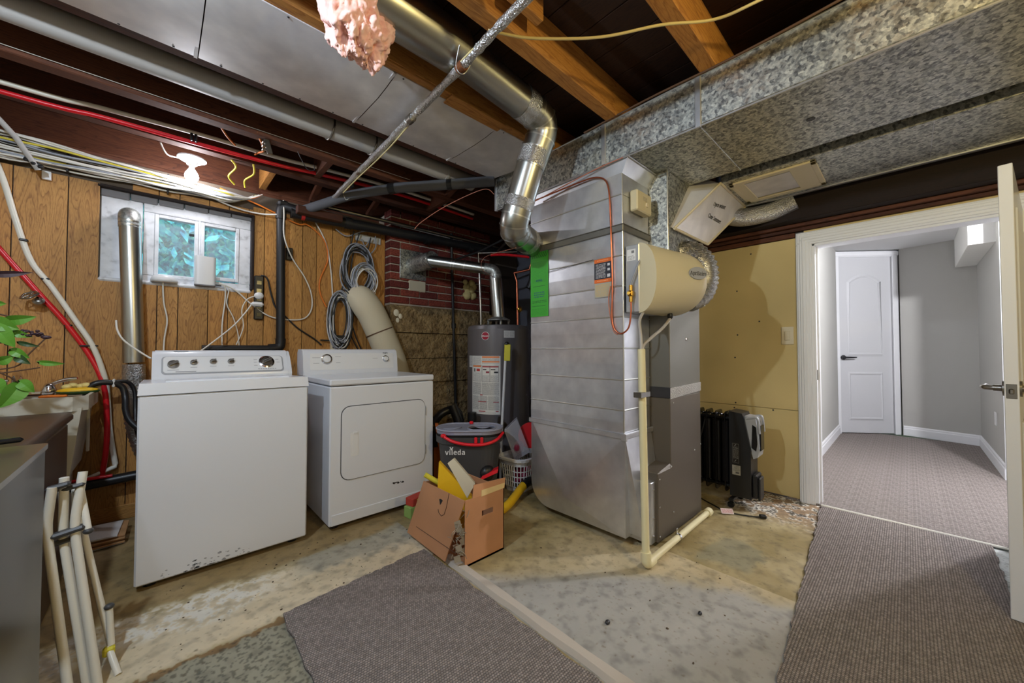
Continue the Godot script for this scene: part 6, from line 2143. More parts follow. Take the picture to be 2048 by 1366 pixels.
	g.hexa([c0 - e1 * 0.012, c0 + e1 * 0.045 - e2 * 0.0, c0 + e1 * 0.06 + e2 * 0.08, c0 + e2 * 0.075, c0 - e1 * 0.012 + nn * 0.002, c0 + e1 * 0.045 + nn * 0.002, c0 + e1 * 0.06 + e2 * 0.08 + nn * 0.002, c0 + e2 * 0.075 + nn * 0.002])
	part(y, "window_label", g, M.silver_plastic, "pale grey label window")
	g = Geo.new()
	g.hexa([V(1.160, 0.456, -1.748), V(1.184, 0.483, -1.725), V(1.272, 0.344, -1.646), V(1.240, 0.265, -1.675), V(1.195, 0.446, -1.79), V(1.219, 0.473, -1.765), V(1.305, 0.336, -1.69), V(1.275, 0.258, -1.72)])
	single("cream_binder", g, M.paper_cream, "cream cardboard binder leaning behind the yellow folder in the box", "binder", V(1.16, 0.3, -1.65))
	g = pipe([V(1.085, 0.385, -1.86), V(1.18, 0.31, -1.80)], 0.014, 10)
	single("yellow_tube", g, M.tag_yellow, "short yellow tube poking out of the box corner by the dryer", "tube", V(1.06, 0.38, -1.75))
	# two little packets by the dryer
	g = Geo.new()
	g.box(V(1.235, 0.035, -2.235), V(0.13, 0.07, 0.07), 0.003, Basis(V(0, 1, 0), 0.15))
	single("green_packet", g, M.card_green, "small green packet on the floor before the dryer", "packet", V(1.235, 0, -2.235))
	var rp := thing("red_packet", "small red and yellow packet lying on the green one", "packet", V(1.25, 0.07, -2.24))
	g = Geo.new()
	g.box(V(1.25, 0.095, -2.245), V(0.13, 0.05, 0.07), 0.003, Basis(V(0, 1, 0), 0.25))
	part(rp, "carton", g, M.card_red)
	g = Geo.new()
	for k in 3: g.box(V(1.262, 0.085 + k * 0.012, -2.2085), V(0.07, 0.006, 0.003), 0.0, Basis(V(0, 1, 0), 0.25))
	part(rp, "print_bar", g, M.tag_yellow)
	# mop bucket
	var bc := V(1.605, 0, -2.140)
	var bx := V(0.74, 0, 0.672).normalized()
	var bz := V(-0.672, 0, 0.74).normalized()   # towards the camera
	var bt := Transform3D(Basis(bx, Vector3.UP, bz), bc + V(0, 0.045, 0))
	var m := thing("mop_bucket", "dark grey oval spin mop bucket with a lilac grey wringer top and red handle", "bucket", bc)
	part(m, "tub", tub([[0.34, 0.20, -0.045], [0.36, 0.22, -0.02], [0.43, 0.26, 0.39], [0.465, 0.285, 0.40], [0.47, 0.29, 0.445], [0.455, 0.275, 0.445], [0.42, 0.24, 0.40, 1]], bt, 0.49, 8), M.dark_grey_plastic)
	g = tub([[0.445, 0.265, 0.43], [0.45, 0.27, 0.462], [0.445, 0.265, 0.462]], bt, 0.49, 8)
	part(m, "inner_rim", g, M.black_plastic)
	# wringer top: an oval deck with the round basket hole
	g = Geo.new()
	var outer := rounded(0.462, 0.282, 0.139, 9)
	var n := outer.size()
	var hole := PackedVector2Array()
	for k in n:
		var a := outer[k].angle()
		hole.append(Vector2(0.085 + cos(a) * 0.098, sin(a) * 0.098))
	for k in n:
		var k1 := (k + 1) % n
		var o0 := outer[k]; var o1 := outer[k1]; var i0 := hole[k]; var i1 := hole[k1]
		g.quad(bt * V(o0.x, 0.488, o0.y), bt * V(o1.x, 0.488, o1.y), bt * V(i1.x, 0.482, i1.y), bt * V(i0.x, 0.482, i0.y), Vector3.UP)
		g.quad(bt * V(o0.x, 0.488, o0.y), bt * V(o1.x, 0.488, o1.y), bt * V(o1.x, 0.462, o1.y), bt * V(o0.x, 0.462, o0.y), bt.basis * V(o0.x + o1.x, 0, o0.y + o1.y).normalized())
		g.quad(bt * V(i0.x, 0.482, i0.y), bt * V(i1.x, 0.482, i1.y), bt * V(i1.x, 0.46, i1.y), bt * V(i0.x, 0.46, i0.y), -(bt.basis * V(i0.x + i1.x - 0.17, 0, i0.y + i1.y)).normalized())
	var rimt := PackedVector3Array()
	for k in n + 1: rimt.append(bt * V(outer[k % n].x, 0.488, outer[k % n].y))
	g.tube(rimt, 0.007, 8, false)
	rimt = PackedVector3Array()
	for k in n + 1: rimt.append(bt * V(hole[k % n].x, 0.484, hole[k % n].y))
	g.tube(rimt, 0.006, 8, false)
	part(m, "wringer_top", g, M.lilac_grey)
	g = Geo.new()
	g.lathe([Vector2(0.0, 0.0), Vector2(0.075, 0.002), Vector2(0.096, 0.02)], bt * Transform3D(Basis.IDENTITY.scaled(V(1, 1, 1)), V(0.085, 0.452, 0)), 24)
	part(m, "wringer_basket", g, M.black_plastic)
	g = Geo.new()
	g.ball(bt * V(-0.12, 0.487, 0.01), V(0.07, 0.006, 0.05), 14, 6)
	part(m, "pour_dish", g, M.lilac_grey)
	g = Geo.new()
	g.tube(curve([bt * V(-0.165, 0.455, 0.135), bt * V(-0.10, 0.425, 0.155), bt * V(0.0, 0.405, 0.160), bt * V(0.11, 0.405, 0.155), bt * V(0.19, 0.425, 0.12), bt * V(0.235, 0.455, 0.03)], 6), 0.0105, 10)
	g.ball(bt * V(-0.165, 0.458, 0.135), V(0.02, 0.014, 0.016), 10, 6)
	for dx in [0.055, 0.095]: g.box(bt * V(dx, 0.432, 0.156), V(0.02, 0.04, 0.012), 0.004, bt.basis)
	g.box(bt * V(0.0, 0.496, -0.125), V(0.03, 0.02, 0.02), 0.006, bt.basis)
	part(m, "carry_handle", g, M.red_plastic, "bright red carrying handle")
	var ft := bt * Transform3D(Basis.IDENTITY, V(-0.085, 0.345, 0.1305))
	ft = ft.rotated_local(V(1, 0, 0), 0.055)
	text(m, "lettering", "vileda", 0.034, ft, M.ink_white, "Droid Sans", true)
	g = Geo.new()
	g.plate(PackedVector2Array([Vector2(-0.046, 0.040), Vector2(-0.039, 0.042), Vector2(-0.033, 0.030), Vector2(-0.027, 0.042), Vector2(-0.020, 0.040), Vector2(-0.031, 0.020), Vector2(-0.036, 0.020)]), 0.001, ft.translated_local(V(0.008, -0.004, 0)))
	part(m, "logo_tick", g, M.ink_white)
	g = Geo.new()
	g.ball(bt * V(0.13, 0.20, 0.105), V(0.055, 0.055, 0.04), 14, 8)
	part(m, "pedal_recess", g, M.black_plastic)
	g = Geo.new()
	g.hexa([bt * V(0.08, 0.165, 0.16), bt * V(0.20, 0.215, 0.15), bt * V(0.205, 0.24, 0.145), bt * V(0.10, 0.195, 0.155), bt * V(0.08, 0.165, 0.09), bt * V(0.20, 0.215, 0.09), bt * V(0.205, 0.24, 0.09), bt * V(0.10, 0.195, 0.09)])
	part(m, "foot_pedal", g, M.red_plastic, "red foot pedal")
	# laundry basket
	var kc := V(2.135, 0, -2.105)
	var kb := Transform3D(Basis(V(0, 1, 0), 0.10), kc)
	var k := thing("laundry_basket", "white slotted plastic laundry basket squeezed beside the plenum", "basket", kc)
	part(k, "bowl", tub([[0.34, 0.17, 0.004], [0.345, 0.175, 0.03], [0.365, 0.20, 0.05]], kb, 0.3, 4), M.white_plastic)
	part(k, "upper_band", tub([[0.395, 0.232, 0.205], [0.41, 0.245, 0.245]], kb, 0.3, 4), M.white_plastic)
	part(k, "rim", tub([[0.41, 0.245, 0.24], [0.45, 0.285, 0.245], [0.455, 0.29, 0.262], [0.43, 0.262, 0.268], [0.405, 0.24, 0.24, 1]], kb, 0.3, 4), M.white_plastic)
	g = Geo.new()
	var ro := rounded(0.40, 0.235, 0.07, 4)
	var ri := rounded(0.365, 0.20, 0.06, 4)
	for j in ro.size():
		var j1 := (j + 1) % ro.size()
		var cnt := maxi(1, int(ro[j].distance_to(ro[j1]) / 0.022))
		for e in cnt:
			var t := float(e) / cnt
			var a := ri[j].lerp(ri[j1], t); var c := ro[j].lerp(ro[j1], t)
			g.tube(PackedVector3Array([kb * V(a.x, 0.045, a.y), kb * V(c.x, 0.21, c.y)]), 0.0045, 5, false)
	for yy in [0.085, 0.125, 0.165]:
		var rg := PackedVector3Array()
		for j in ro.size() + 1: rg.append(kb * V(lerpf(ri[j % ro.size()].x, ro[j % ro.size()].x, (yy - 0.045) / 0.165), yy, lerpf(ri[j % ro.size()].y, ro[j % ro.size()].y, (yy - 0.045) / 0.165)))
		g.tube(rg, 0.004, 5, false)
	part(k, "slotted_wall", g, M.white_plastic, "", "stuff")
	g = Geo.new()
	for e in 16:
		g.ball(kb * V(rng.randf_range(-0.13, 0.13), 0.06 + rng.randf() * 0.09, rng.randf_range(-0.06, 0.06)), V(0.04, 0.03, 0.035), 8, 6)
	single("cleaning_rags", g, M.magenta, "heap of magenta cloths inside the slotted basket", "cloth", V(2.13, 0.06, -2.1), "", "stuff")
	var pt := [V(1.925, 0.461, -2.127), V(1.994, 0.553, -2.06), V(2.073, 0.297, -2.0), V(1.985, 0.232, -2.073)]
	nn = (pt[1] - pt[0]).cross(pt[3] - pt[0]).normalized()
	if nn.z < 0.0: nn = -nn
	var o := thing("clear_box", "tilted clear plastic tub standing in the laundry basket", "tub", V(2.0, 0.23, -2.07))
	g = Geo.new()
	for e in [[0, 1], [1, 2], [2, 3], [3, 0]]:
		var a: Vector3 = pt[e[0]]; var c: Vector3 = pt[e[1]]
		g.hexa([a, c, c - nn * 0.09, a - nn * 0.09, a + (pt[0] + pt[2] - a * 2.0) * 0.02, c + (pt[0] + pt[2] - c * 2.0) * 0.02, c - nn * 0.09 + (pt[0] + pt[2] - c * 2.0) * 0.02, a - nn * 0.09 + (pt[0] + pt[2] - a * 2.0) * 0.02])
	g.hexa([pt[0], pt[1], pt[2], pt[3], pt[0] - nn * 0.003, pt[1] - nn * 0.003, pt[2] - nn * 0.003, pt[3] - nn * 0.003])
	part(o, "walls", g, M.clear_plastic)
	g = Geo.new()
	g.ball(V(2.03, 0.33, -2.08), V(0.05, 0.05, 0.03), 12, 8)
	single("pink_cup", g, M.magenta, "pink cup showing through the clear tub", "cup", V(2.03, 0.30, -2.08))
	g = Geo.new()
	g.lathe([Vector2(0.0, 0.0), Vector2(0.10, 0.004), Vector2(0.10, 0.014), Vector2(0.0, 0.012)], Transform3D(Basis(V(0.7, 0.2, 0.6).normalized(), V(-0.62, 0.1, 0.75).normalized(), V(0, 1, 0)).orthonormalized(), V(2.135, 0.41, -2.05)), 24)
	single("red_dish", g, M.red_plastic, "round red plastic dish standing behind the clear tub", "dish", V(2.135, 0.31, -2.05))
	# mop pole by the heater
	var mp := thing("mop_pole", "white pole with a yellow tag leaning on the water heater", "pole", V(2.007, 0, -2.25))
	g = pipe([V(1.99, 0.02, -2.25), V(2.007, 0.40, -2.253), V(2.058, 1.06, -2.258)], 0.011, 10)
	part(mp, "pole", g, M.white_plastic)
	g = Geo.new()
	g.box(V(2.062, 1.058, -2.244), V(0.05, 0.135, 0.02), 0.004, Basis(V(0, 1, 0), -0.72) * Basis(V(0, 0, 1), -0.03))
	part(mp, "tag", g, M.tag_yellow, "yellow cardboard tag")
	g = Geo.new()
	g.ball(V(2.064, 1.13, -2.252), V(0.022, 0.02, 0.018), 10, 6)
	part(mp, "hook", g, M.steel_dark)
	# dark hose heap behind the bucket
	var v := thing("vacuum_hose", "heap of black vacuum tubes behind the mop bucket", "vacuum", V(1.80, 0.0, -2.62))
	g = pipe([V(1.79, 0.62, -2.63), V(1.845, 0.42, -2.58), V(1.88, 0.2, -2.55)], 0.038, 14)
	part(v, "tube", g, M.black_plastic)
	g = pipe([V(1.90, 0.56, -2.50), V(1.905, 0.30, -2.50)], 0.036, 16)
	part(v, "tube", g, M.black_plastic)
	g = hose([V(1.66, 0.47, -2.72), V(1.72, 0.55, -2.68), V(1.82, 0.575, -2.66), V(1.88, 0.52, -2.66), V(1.90, 0.40, -2.66)], 0.034, 12)
	part(v, "hose", g, M.black_plastic)
	g = Geo.new()
	g.span(V(1.66, 0.0, -2.78), V(1.96, 0.44, -2.46), 0.03)
	part(v, "body", g, M.black_plastic)
	g = Geo.new()
	g.hexa([V(1.58, 0.30, -2.50), V(1.63, 0.30, -2.46), V(1.60, 0.50, -2.55), V(1.58, 0.50, -2.56), V(1.60, 0.30, -2.54), V(1.65, 0.30, -2.50), V(1.62, 0.50, -2.58), V(1.60, 0.50, -2.59)])
	g.span(V(1.58, 0.0, -2.58), V(1.64, 0.31, -2.45), 0.004)
	single("orange_board", g, M.orange_cord, "narrow orange board upright beside the dryer", "board", V(1.61, 0, -2.52))
	# yellow handled tool on the floor
	var yt := thing("yellow_tool", "curved yellow handle with a black end on the floor beside the box", "tool", V(1.85, 0, -1.93))
	g = hose([V(1.62, 0.03, -1.84), V(1.72, 0.032, -1.87), V(1.83, 0.04, -1.92), V(1.92, 0.06, -1.955), V(1.98, 0.08, -1.97)], 0.030, 12)
	part(yt, "handle", g, M.yellow_plastic)
	g = hose([V(1.97, 0.078, -1.967), V(2.03, 0.09, -1.975), V(2.08, 0.08, -1.985)], 0.033, 12)
	part(yt, "grip", g, M.black_plastic)
	build_radiator()

func build_radiator() -> void:
	var r := thing("oil_radiator", "black oil-filled electric radiator with a pale grey control end by the tan wall", "radiator", V(2.97, 0, -1.05))
	var xc := 2.975
	var fin := Geo.new()
	# one pressed fin, then shared by the rest
	var prof := PackedVector2Array()
	for q in rounded(0.15, 0.56, 0.03, 4): prof.append(q + Vector2(0, 0.365))
	fin.plate(prof, 0.006, Transform3D(Basis.IDENTITY, V(xc, 0, -0.003)), true)
	for yy in [0.60, 0.13]:
		fin.lathe([Vector2(0.0, -0.030), Vector2(0.022, -0.030), Vector2(0.026, -0.012), Vector2(0.034, 0.0), Vector2(0.026, 0.012), Vector2(0.022, 0.030), Vector2(0.0, 0.030)], Transform3D(Basis(V(1, 0, 0), V(0, 0, 1), V(0, -1, 0)), V(xc, yy, 0)), 16, true)
		fin.lathe([Vector2(0.0, -0.030), Vector2(0.012, -0.030), Vector2(0.012, 0.030), Vector2(0.0, 0.030)], Transform3D(Basis(V(1, 0, 0), V(0, 0, 1), V(0, -1, 0)), V(xc - 0.05, yy, 0)), 12)
	for dx in [-0.05, 0.0, 0.05]:
		fin.box(V(xc + dx, 0.365, 0.0), V(0.034, 0.44, 0.052), 0.010)
	var fm := fin.mesh(V(2.97, 0, 0))
	for i in 9:
		var o := MeshInstance3D.new()
		o.name = "fin"
		o.mesh = fm
		o.material_override = M.black_gloss
		r.add_child(o, true)
		o.position = V(0, 0, -0.895 - i * 0.062 + 1.05)
	# control end: a tall tapered casing
	var g := Geo.new()
	var tr := Transform3D(Basis(V(0, 0, 1), V(0, 1, 0), V(-1, 0, 0)), V(3.055, 0, 0))
	g.plate(PackedVector2Array([Vector2(-0.865, 0.075), Vector2(-0.735, 0.075), Vector2(-0.735, 0.40), Vector2(-0.775, 0.62), Vector2(-0.785, 0.645), Vector2(-0.865, 0.655)]), 0.16, tr)
	part(r, "end_casing", g, M.black_plastic)
	g = Geo.new()
	tr = Transform3D(Basis(V(0, 0, 1), V(0, 1, 0), V(-1, 0, 0)), V(3.04, 0, 0))
	g.plate(PackedVector2Array([Vector2(-0.775, 0.615), Vector2(-0.735, 0.38), Vector2(-0.725, 0.345), Vector2(-0.700, 0.36), Vector2(-0.690, 0.42), Vector2(-0.695, 0.53), Vector2(-0.712, 0.625), Vector2(-0.775, 0.628)]), 0.125, tr, true)
	part(r, "control_shell", g, M.silver_plastic)
	g = Geo.new()
	g.tube(bent([V(2.915, 0.615, -0.765), V(2.915, 0.628, -0.700), V(2.915, 0.60, -0.694), V(2.915, 0.52, -0.688)], 0.02, 3), 0.008, 8)
	part(r, "carry_handle", g, M.silver_plastic)
	g = Geo.new()
	g.tube(bent([V(3.03, 0.615, -0.765), V(3.03, 0.628, -0.700), V(3.03, 0.60, -0.694), V(3.03, 0.52, -0.688)], 0.02, 3), 0.008, 8)
	part(r, "carry_handle", g, M.silver_plastic)
	g = Geo.new()
	g.box(V(2.975, 0.485, -0.690), V(0.085, 0.17, 0.012), 0.005)
	g.plate(PackedVector2Array([Vector2(-0.735, 0.42), Vector2(-0.708, 0.40), Vector2(-0.700, 0.45), Vector2(-0.706, 0.56), Vector2(-0.728, 0.575)]), 0.003, Transform3D(Basis(V(0, 0, 1), V(0, 1, 0), V(-1, 0, 0)), V(2.9145, 0, 0)))
	part(r, "display_panel", g, M.black_gloss)
	var lt := Transform3D(Basis(V(0, 0, 1), V(0, 1, 0), V(-1, 0, 0)), V(2.893, 0.37, -0.825))
	sticker(r, "warning_print", lt, 0.045, 0.14, printed(45, 140, C(24, 24, 26), [["frame", 3, 4, 39, 132, C(120, 120, 120)], ["lines", 8, 26, 30, 84, C(150, 150, 150), 7], ["slant", 14, 8, 4, 14, C(170, 170, 170)], ["slant", 14, 114, 4, 14, C(170, 170, 170)]]), "printed warning")
	sticker(r, "rating_plate", Transform3D(lt.basis, V(2.893, 0.255, -0.822)), 0.05, 0.065, printed(50, 65, C(170, 168, 160), [["lines", 4, 6, 42, 30, C(90, 90, 90), 7], ["rect", 20, 44, 22, 12, C(90, 90, 90)]]), "silver rating plate")
	g = Geo.new()
	g.span(V(2.91, 0.08, -0.735), V(3.03, 0.24, -0.705), 0.008)
	g.span(V(2.925, 0.07, -0.705), V(3.02, 0.22, -0.690), 0.006)
	part(r, "cord_winder", g, M.black_plastic)
	for z in [-0.85, -1.33]:
		g = Geo.new()
		g.span(V(2.86, 0.045, z - 0.015), V(3.09, 0.062, z + 0.015), 0.003)
		part(r, "foot_bar", g, M.black_plastic)
		for x in [2.868, 3.082]:
			g = Geo.new()
			g.lathe([Vector2(0.0, -0.013), Vector2(0.018, -0.013), Vector2(0.021, -0.009), Vector2(0.021, 0.009), Vector2(0.018, 0.013), Vector2(0.0, 0.013)], Transform3D(Basis(V(0, 1, 0), V(1, 0, 0), V(0, 0, -1)), V(x, 0.0215, z)), 16)
			g.box(V(x, 0.04, z), V(0.012, 0.02, 0.012), 0.002)
			part(r, "caster", g, M.black_gloss)
	var c := r
	g = hose([V(2.89, 0.58, -1.02), V(2.885, 0.42, -1.06), V(2.88, 0.25, -1.13), V(2.875, 0.06, -1.16), V(2.87, 0.008, -1.05), V(2.80, 0.006, -0.93), V(2.755, 0.006, -0.85), V(2.77, 0.006, -0.77), V(2.795, 0.008, -0.70), V(2.815, 0.010, -0.67)], 0.0042, 7, 7)
	part(c, "power_cord", g, M.black_cable, "black power cord trailing on the concrete")
	g = Geo.new()
	g.box(V(2.825, 0.013, -0.655), V(0.028, 0.024, 0.04), 0.006, Basis(V(0, 1, 0), 0.6))
	part(c, "plug", g, M.black_plastic)
	var tg := Transform3D(Basis(V(0.62, 0.0, 0.78), V(0.60, 0.62, -0.48).normalized(), V(-0.4, 0.8, 0.4)).orthonormalized(), V(2.735, 0.018, -0.835))
	sticker(c, "cord_tag", tg, 0.075, 0.038, printed(75, 38, C(214, 200, 196), [["lines", 4, 5, 66, 28, C(190, 100, 100), 6]]), "pink printed paper tag")

func build_pipes() -> void:
	var g := Geo.new()
	# black drain stack
	var d := thing("drain_stack", "black plastic drain stack running up the panelled wall beside the window", "pipe", V(0.675, 1.1, -3.38))
	var r := 0.031
	g = pipe([V(0.690, 1.13, -3.40), V(0.680, 2.20, -3.40)], r, 18)
	part(d, "stack", g, M.black_iron)
	g = Geo.new()
	g.tube(bent([V(0.690, 1.17, -3.40), V(0.690, 1.095, -3.40), V(0.61, 1.09, -3.395)], 0.06, 5), r * 1.15, 18)
	part(d, "elbow", g, M.black_iron)
	g = pipe([V(0.64, 1.09, -3.395), V(0.21, 1.088, -3.38)], r * 0.85, 16)
	part(d, "lower_run", g, M.black_iron)
	g = Geo.new()
	g.tube(bent([V(0.680, 2.12, -3.40), V(0.680, 2.225, -3.39), V(0.79, 2.20, -3.35)], 0.06, 5), r * 1.22, 18)
	g.box(V(0.69, 2.235, -3.38), V(0.08, 0.05, 0.07), 0.015)
	part(d, "top_tee", g, M.black_iron)
	g = pipe([V(0.74, 2.175, -3.36), V(1.6, 2.19, -3.30), V(2.9, 2.205, -3.20)], 0.042, 18)
	part(d, "upper_run", g, M.black_iron)
	g = Geo.new()
	for x in [1.15, 1.9, 2.4]:
		g = Geo.new()
		g.tube(PackedVector3Array([V(x, 2.185, -3.335 + (x - 1.15) * 0.075), V(x + 0.05, 2.186, -3.331 + (x - 1.15) * 0.075)]), 0.05, 18)
		part(d, "coupling", g, M.black_iron)
	g = Geo.new()
	g.tube(PackedVector3Array([V(0.812, 2.178, -3.352), V(0.838, 2.178, -3.350)]), 0.0445, 18)
	single("red_tape", g, M.tape_red, "band of red tape round the black overhead drain pipe", "tape", V(0.825, 2.178, -3.35))
	# galvanised water pipe above it
	g = pipe([V(0.86, 2.265, -3.29), V(2.9, 2.255, -3.20)], 0.016, 12)
	single("water_pipe", g, M.nickel, "long speckled grey water pipe above the black overhead drain", "pipe", V(1.8, 2.26, -3.25))
	g = Geo.new()
	g.span(V(0.76, 2.155, -3.30), V(1.10, 2.215, -3.24), 0.004)
	single("pipe_block", g, M.joist1, "brown timber block behind the black overhead drain", "block", V(0.9, 2.18, -3.27))
	# grey pipe duct between the joists
	d = thing("grey_pipe", "long pale grey round pipe slung between the joists beside the sheet metal pan", "pipe", V(0.4, 2.44, -2.40))
	g = pipe([V(-2.1, 2.435, -2.40), V(1.82, 2.435, -2.40)], 0.062, 24)
	part(d, "pipe", g, M.pvc_grey)
	g = pipe([V(1.55, 2.435, -2.40), V(1.57, 2.435, -2.40)], 0.066, 24)
	part(d, "joint", g, M.pvc_grey)
	for x in [0.72, 0.98]:
		g = Geo.new()
		var hook := PackedVector3Array()
		for k in 9:
			var a := PI * k / 8.0
			hook.append(V(x + 0.02 * k / 8.0, 2.435 - sin(a) * 0.066, -2.40 - cos(a) * 0.066))
		hook.append(V(x + 0.02, 2.52, -2.34))
		g.tube(hook, 0.006, 6)
		part(d, "hanger", g, M.nickel)
	# plastic water lines along the joist
	single("water_line", hose([V(-2.1, 2.36, -3.045), V(-0.592, 2.354, -3.045), V(-0.253, 2.372, -3.045), V(0.161, 2.378, -3.045), V(0.596, 2.391, -3.04), V(0.894, 2.416, -3.04), V(1.507, 2.44, -3.03), V(2.3, 2.42, -3.03)], 0.0125, 10, 5), M.pex_red, "red plastic water line sagging along the second joist from the window", "pipe", V(0, 2.37, -3.04))
	single("water_line", hose([V(-2.1, 2.40, -3.02), V(-0.593, 2.391, -3.02), V(-0.254, 2.411, -3.02), V(0.16, 2.430, -3.02), V(0.596, 2.433, -3.015), V(0.9, 2.452, -3.015), V(1.507, 2.475, -3.01), V(2.3, 2.46, -3.01)], 0.0125, 10, 5), M.pex_white, "white plastic water line running along the second joist from the window", "pipe", V(0, 2.41, -3.02))
	for x in [0.12, 0.14, 1.1]:
		g = Geo.new()
		g.box(V(x, 2.40, -3.035), V(0.014, 0.05, 0.05), 0.004)
		single("pipe_clip", g, M.black_plastic, {0.12: "first of the paired black clips holding the overhead red and white lines", 0.14: "second of the paired black clips holding the overhead red and white lines", 1.1: "black clip on the overhead red and white lines nearer the furnace"}[x], "clip", V(x, 2.40, -3.03))
	# foam covered pipe
	d = thing("foam_pipe", "pipe in dark grey foam sleeving crossing under the joists", "pipe", V(1.3, 2.33, -2.7))
	g = hose([V(0.80, 2.19, -3.31), V(0.92, 2.24, -3.18), V(1.08, 2.30, -2.98), V(1.274, 2.325, -2.72)], 0.036, 16)
	part(d, "foam_sleeve", g, M.grey_foam)
	g = hose([V(1.29, 2.328, -2.70), V(1.578, 2.335, -2.36), V(1.80, 2.345, -2.10)], 0.038, 16)
	part(d, "foam_sleeve", g, M.grey_foam)
	for p in [[V(1.265, 2.324, -2.73), V(1.30, 2.328, -2.69)], [V(1.565, 2.334, -2.376), V(1.59, 2.335, -2.346)]]:
		g = pipe(p, 0.0405, 16)
		part(d, "tape_band", g, M.black_plastic)
	g = Geo.new()
	g.tube(curve([V(1.03, 2.37, -3.04), V(1.02, 2.30, -3.0), V(1.04, 2.255, -2.995), V(1.07, 2.28, -2.97)], 5), 0.004, 6)
	part(d, "wire_hanger", g, M.nickel)
	# foil wrapped pipe hung across the joists
	d = thing("foil_pipe", "foil-wrapped water pipe running crosswise under the joists", "pipe", V(0.95, 2.3, -2.0))
	var pts := [V(0.985, 2.27, -3.32), V(0.972, 2.295, -2.726), V(0.95, 2.30, -1.976), V(0.925, 2.30, -1.30), V(0.905, 2.30, -0.85), V(0.89, 2.31, 0.5), V(0.88, 2.32, 2.1)]
	var cv := curve(pts, 12)
	var rr := []
	for k in cv.size(): rr.append(0.0175 + 0.0022 * sin(k * 2.4) + 0.0012 * sin(k * 5.1))
	g = Geo.new()
	g.tube(cv, rr, 14)
	part(d, "foil_wrap", g, M.foil)
	for z in [-1.30, -1.78, -2.55]:
		g = Geo.new()
		g.tube(PackedVector3Array([V(0.926 - (z + 1.3) * 0.036, 2.30, z - 0.02), V(0.925 - (z + 1.3) * 0.036, 2.30, z + 0.02)]), 0.0225, 12)
		part(d, "gap_band", g, M.nickel if z < -1.4 else M.joist2)
	g = Geo.new()
	g.tube(curve([V(0.895, 2.36, -1.27), V(0.905, 2.30, -1.31), V(0.93, 2.27, -1.30), V(0.955, 2.31, -1.28), V(0.96, 2.37, -1.25)], 5), 0.004, 6)
	part(d, "strap_hanger", g, M.nickel)
	# conduit and rods
	g = pipe([V(-0.72, 2.40, -3.22), V(-0.585, 2.225, -3.27), V(-0.515, 2.09, -3.33)], 0.013, 10)
	single("conduit", g, M.pvc_grey, "grey conduit slanting down to the top of the panelling by the water lines", "conduit", V(-0.6, 2.25, -3.27))
	d = thing("conduit_clamp", "rusty clamp holding the grey conduit at the top of the panelling", "clamp", V(-0.52, 2.12, -3.34))
	g = Geo.new()
	g.box(V(-0.53, 2.125, -3.33), V(0.075, 0.02, 0.03), 0.004, Basis(V(0, 0, 1), -0.5))
	for k in 3: g.ball(V(-0.555 + k * 0.025, 2.128 - k * 0.012, -3.31), V(0.011, 0.010, 0.010), 8, 5)
	part(d, "jaw", g, M.black_iron)
	g = Geo.new()
	g.box(V(-0.50, 2.10, -3.44), V(0.035, 0.05, 0.02), 0.002)
	part(d, "paper_scrap", g, M.white_plastic)
	g = pipe([V(2.20, 2.30, -3.26), V(2.23, 1.92, -3.29), V(2.282, 0.50, -3.29)], 0.0145, 12)
	g.tube(PackedVector3Array([V(2.2515, 1.36, -3.29), V(2.2535, 1.31, -3.29)]), 0.024, 12)
	single("gas_pipe", g, M.black_iron, "black iron gas pipe dropping down the brick chimney", "pipe", V(2.25, 0.5, -3.29))
	g = pipe([V(2.22, 2.02, -3.24), V(2.30, 2.06, -2.9), V(2.30, 2.14, -2.3)], 0.011, 10)
	single("gas_pipe", g, M.black_iron, "thin black gas pipe crossing above the flue tee", "pipe", V(2.3, 2.06, -2.9))
	g = pipe([V(2.60, 2.12, -3.0), V(2.35, 2.19, -2.4), V(2.2, 2.25, -2.2)], 0.012, 10)
	single("water_pipe", g, M.nickel, "grey pipe slanting up behind the round duct elbow", "pipe", V(2.4, 2.18, -2.5))
	# water heater connections
	d = thing("heater_pipes", "copper and black water pipes rising from the water heater", "pipe", V(2.4, 1.3, -2.55))
	g = pipe([V(2.42, 1.29, -2.49), V(2.42, 1.72, -2.50), V(2.40, 1.80, -2.52), V(2.50, 1.83, -2.42), V(2.52, 1.95, -2.38), V(2.46, 2.12, -2.36)], 0.0105, 10)
	part(d, "hot_pipe", g, M.copper)
	g = pipe([V(2.16, 1.29, -2.71), V(2.15, 1.75, -2.72), V(2.14, 1.98, -2.73), V(2.42, 2.0, -2.5)], 0.0115, 10)
	part(d, "cold_pipe", g, M.nickel)
	g = Geo.new()
	g.ball(V(2.43, 1.46, -2.475), V(0.028, 0.03, 0.02), 10, 6)
	part(d, "shutoff_wheel", g, M.brass)
	g = pipe([V(2.54, 1.98, -2.37), V(2.50, 1.72, -2.38), V(2.48, 1.65, -2.40)], 0.034, 14)
	part(d, "black_tube", g, M.black_plastic)
	single("water_line", hose([V(2.20, 1.955, -2.62), V(2.32, 1.965, -2.55), V(2.50, 1.95, -2.42)], 0.0125, 8), M.pex_red, "short red plastic line above the water heater behind the round duct elbow", "pipe", V(2.35, 1.96, -2.5))
	# chute behind the dryer
	d = thing("wrapped_duct", "beige cloth-wrapped duct slanting down the wall behind the dryer", "duct", V(1.45, 1.0, -3.3))
	g = Geo.new()
	g.tube(curve([V(1.30, 1.54, -3.46), V(1.315, 1.54, -3.40), V(1.345, 1.48, -3.345), V(1.40, 1.38, -3.32), V(1.48, 1.18, -3.29), V(1.56, 0.96, -3.26), V(1.62, 0.70, -3.24)], 6), 0.125, 24)
	part(d, "wrap", g, M.cloth_beige)
	g = Geo.new()
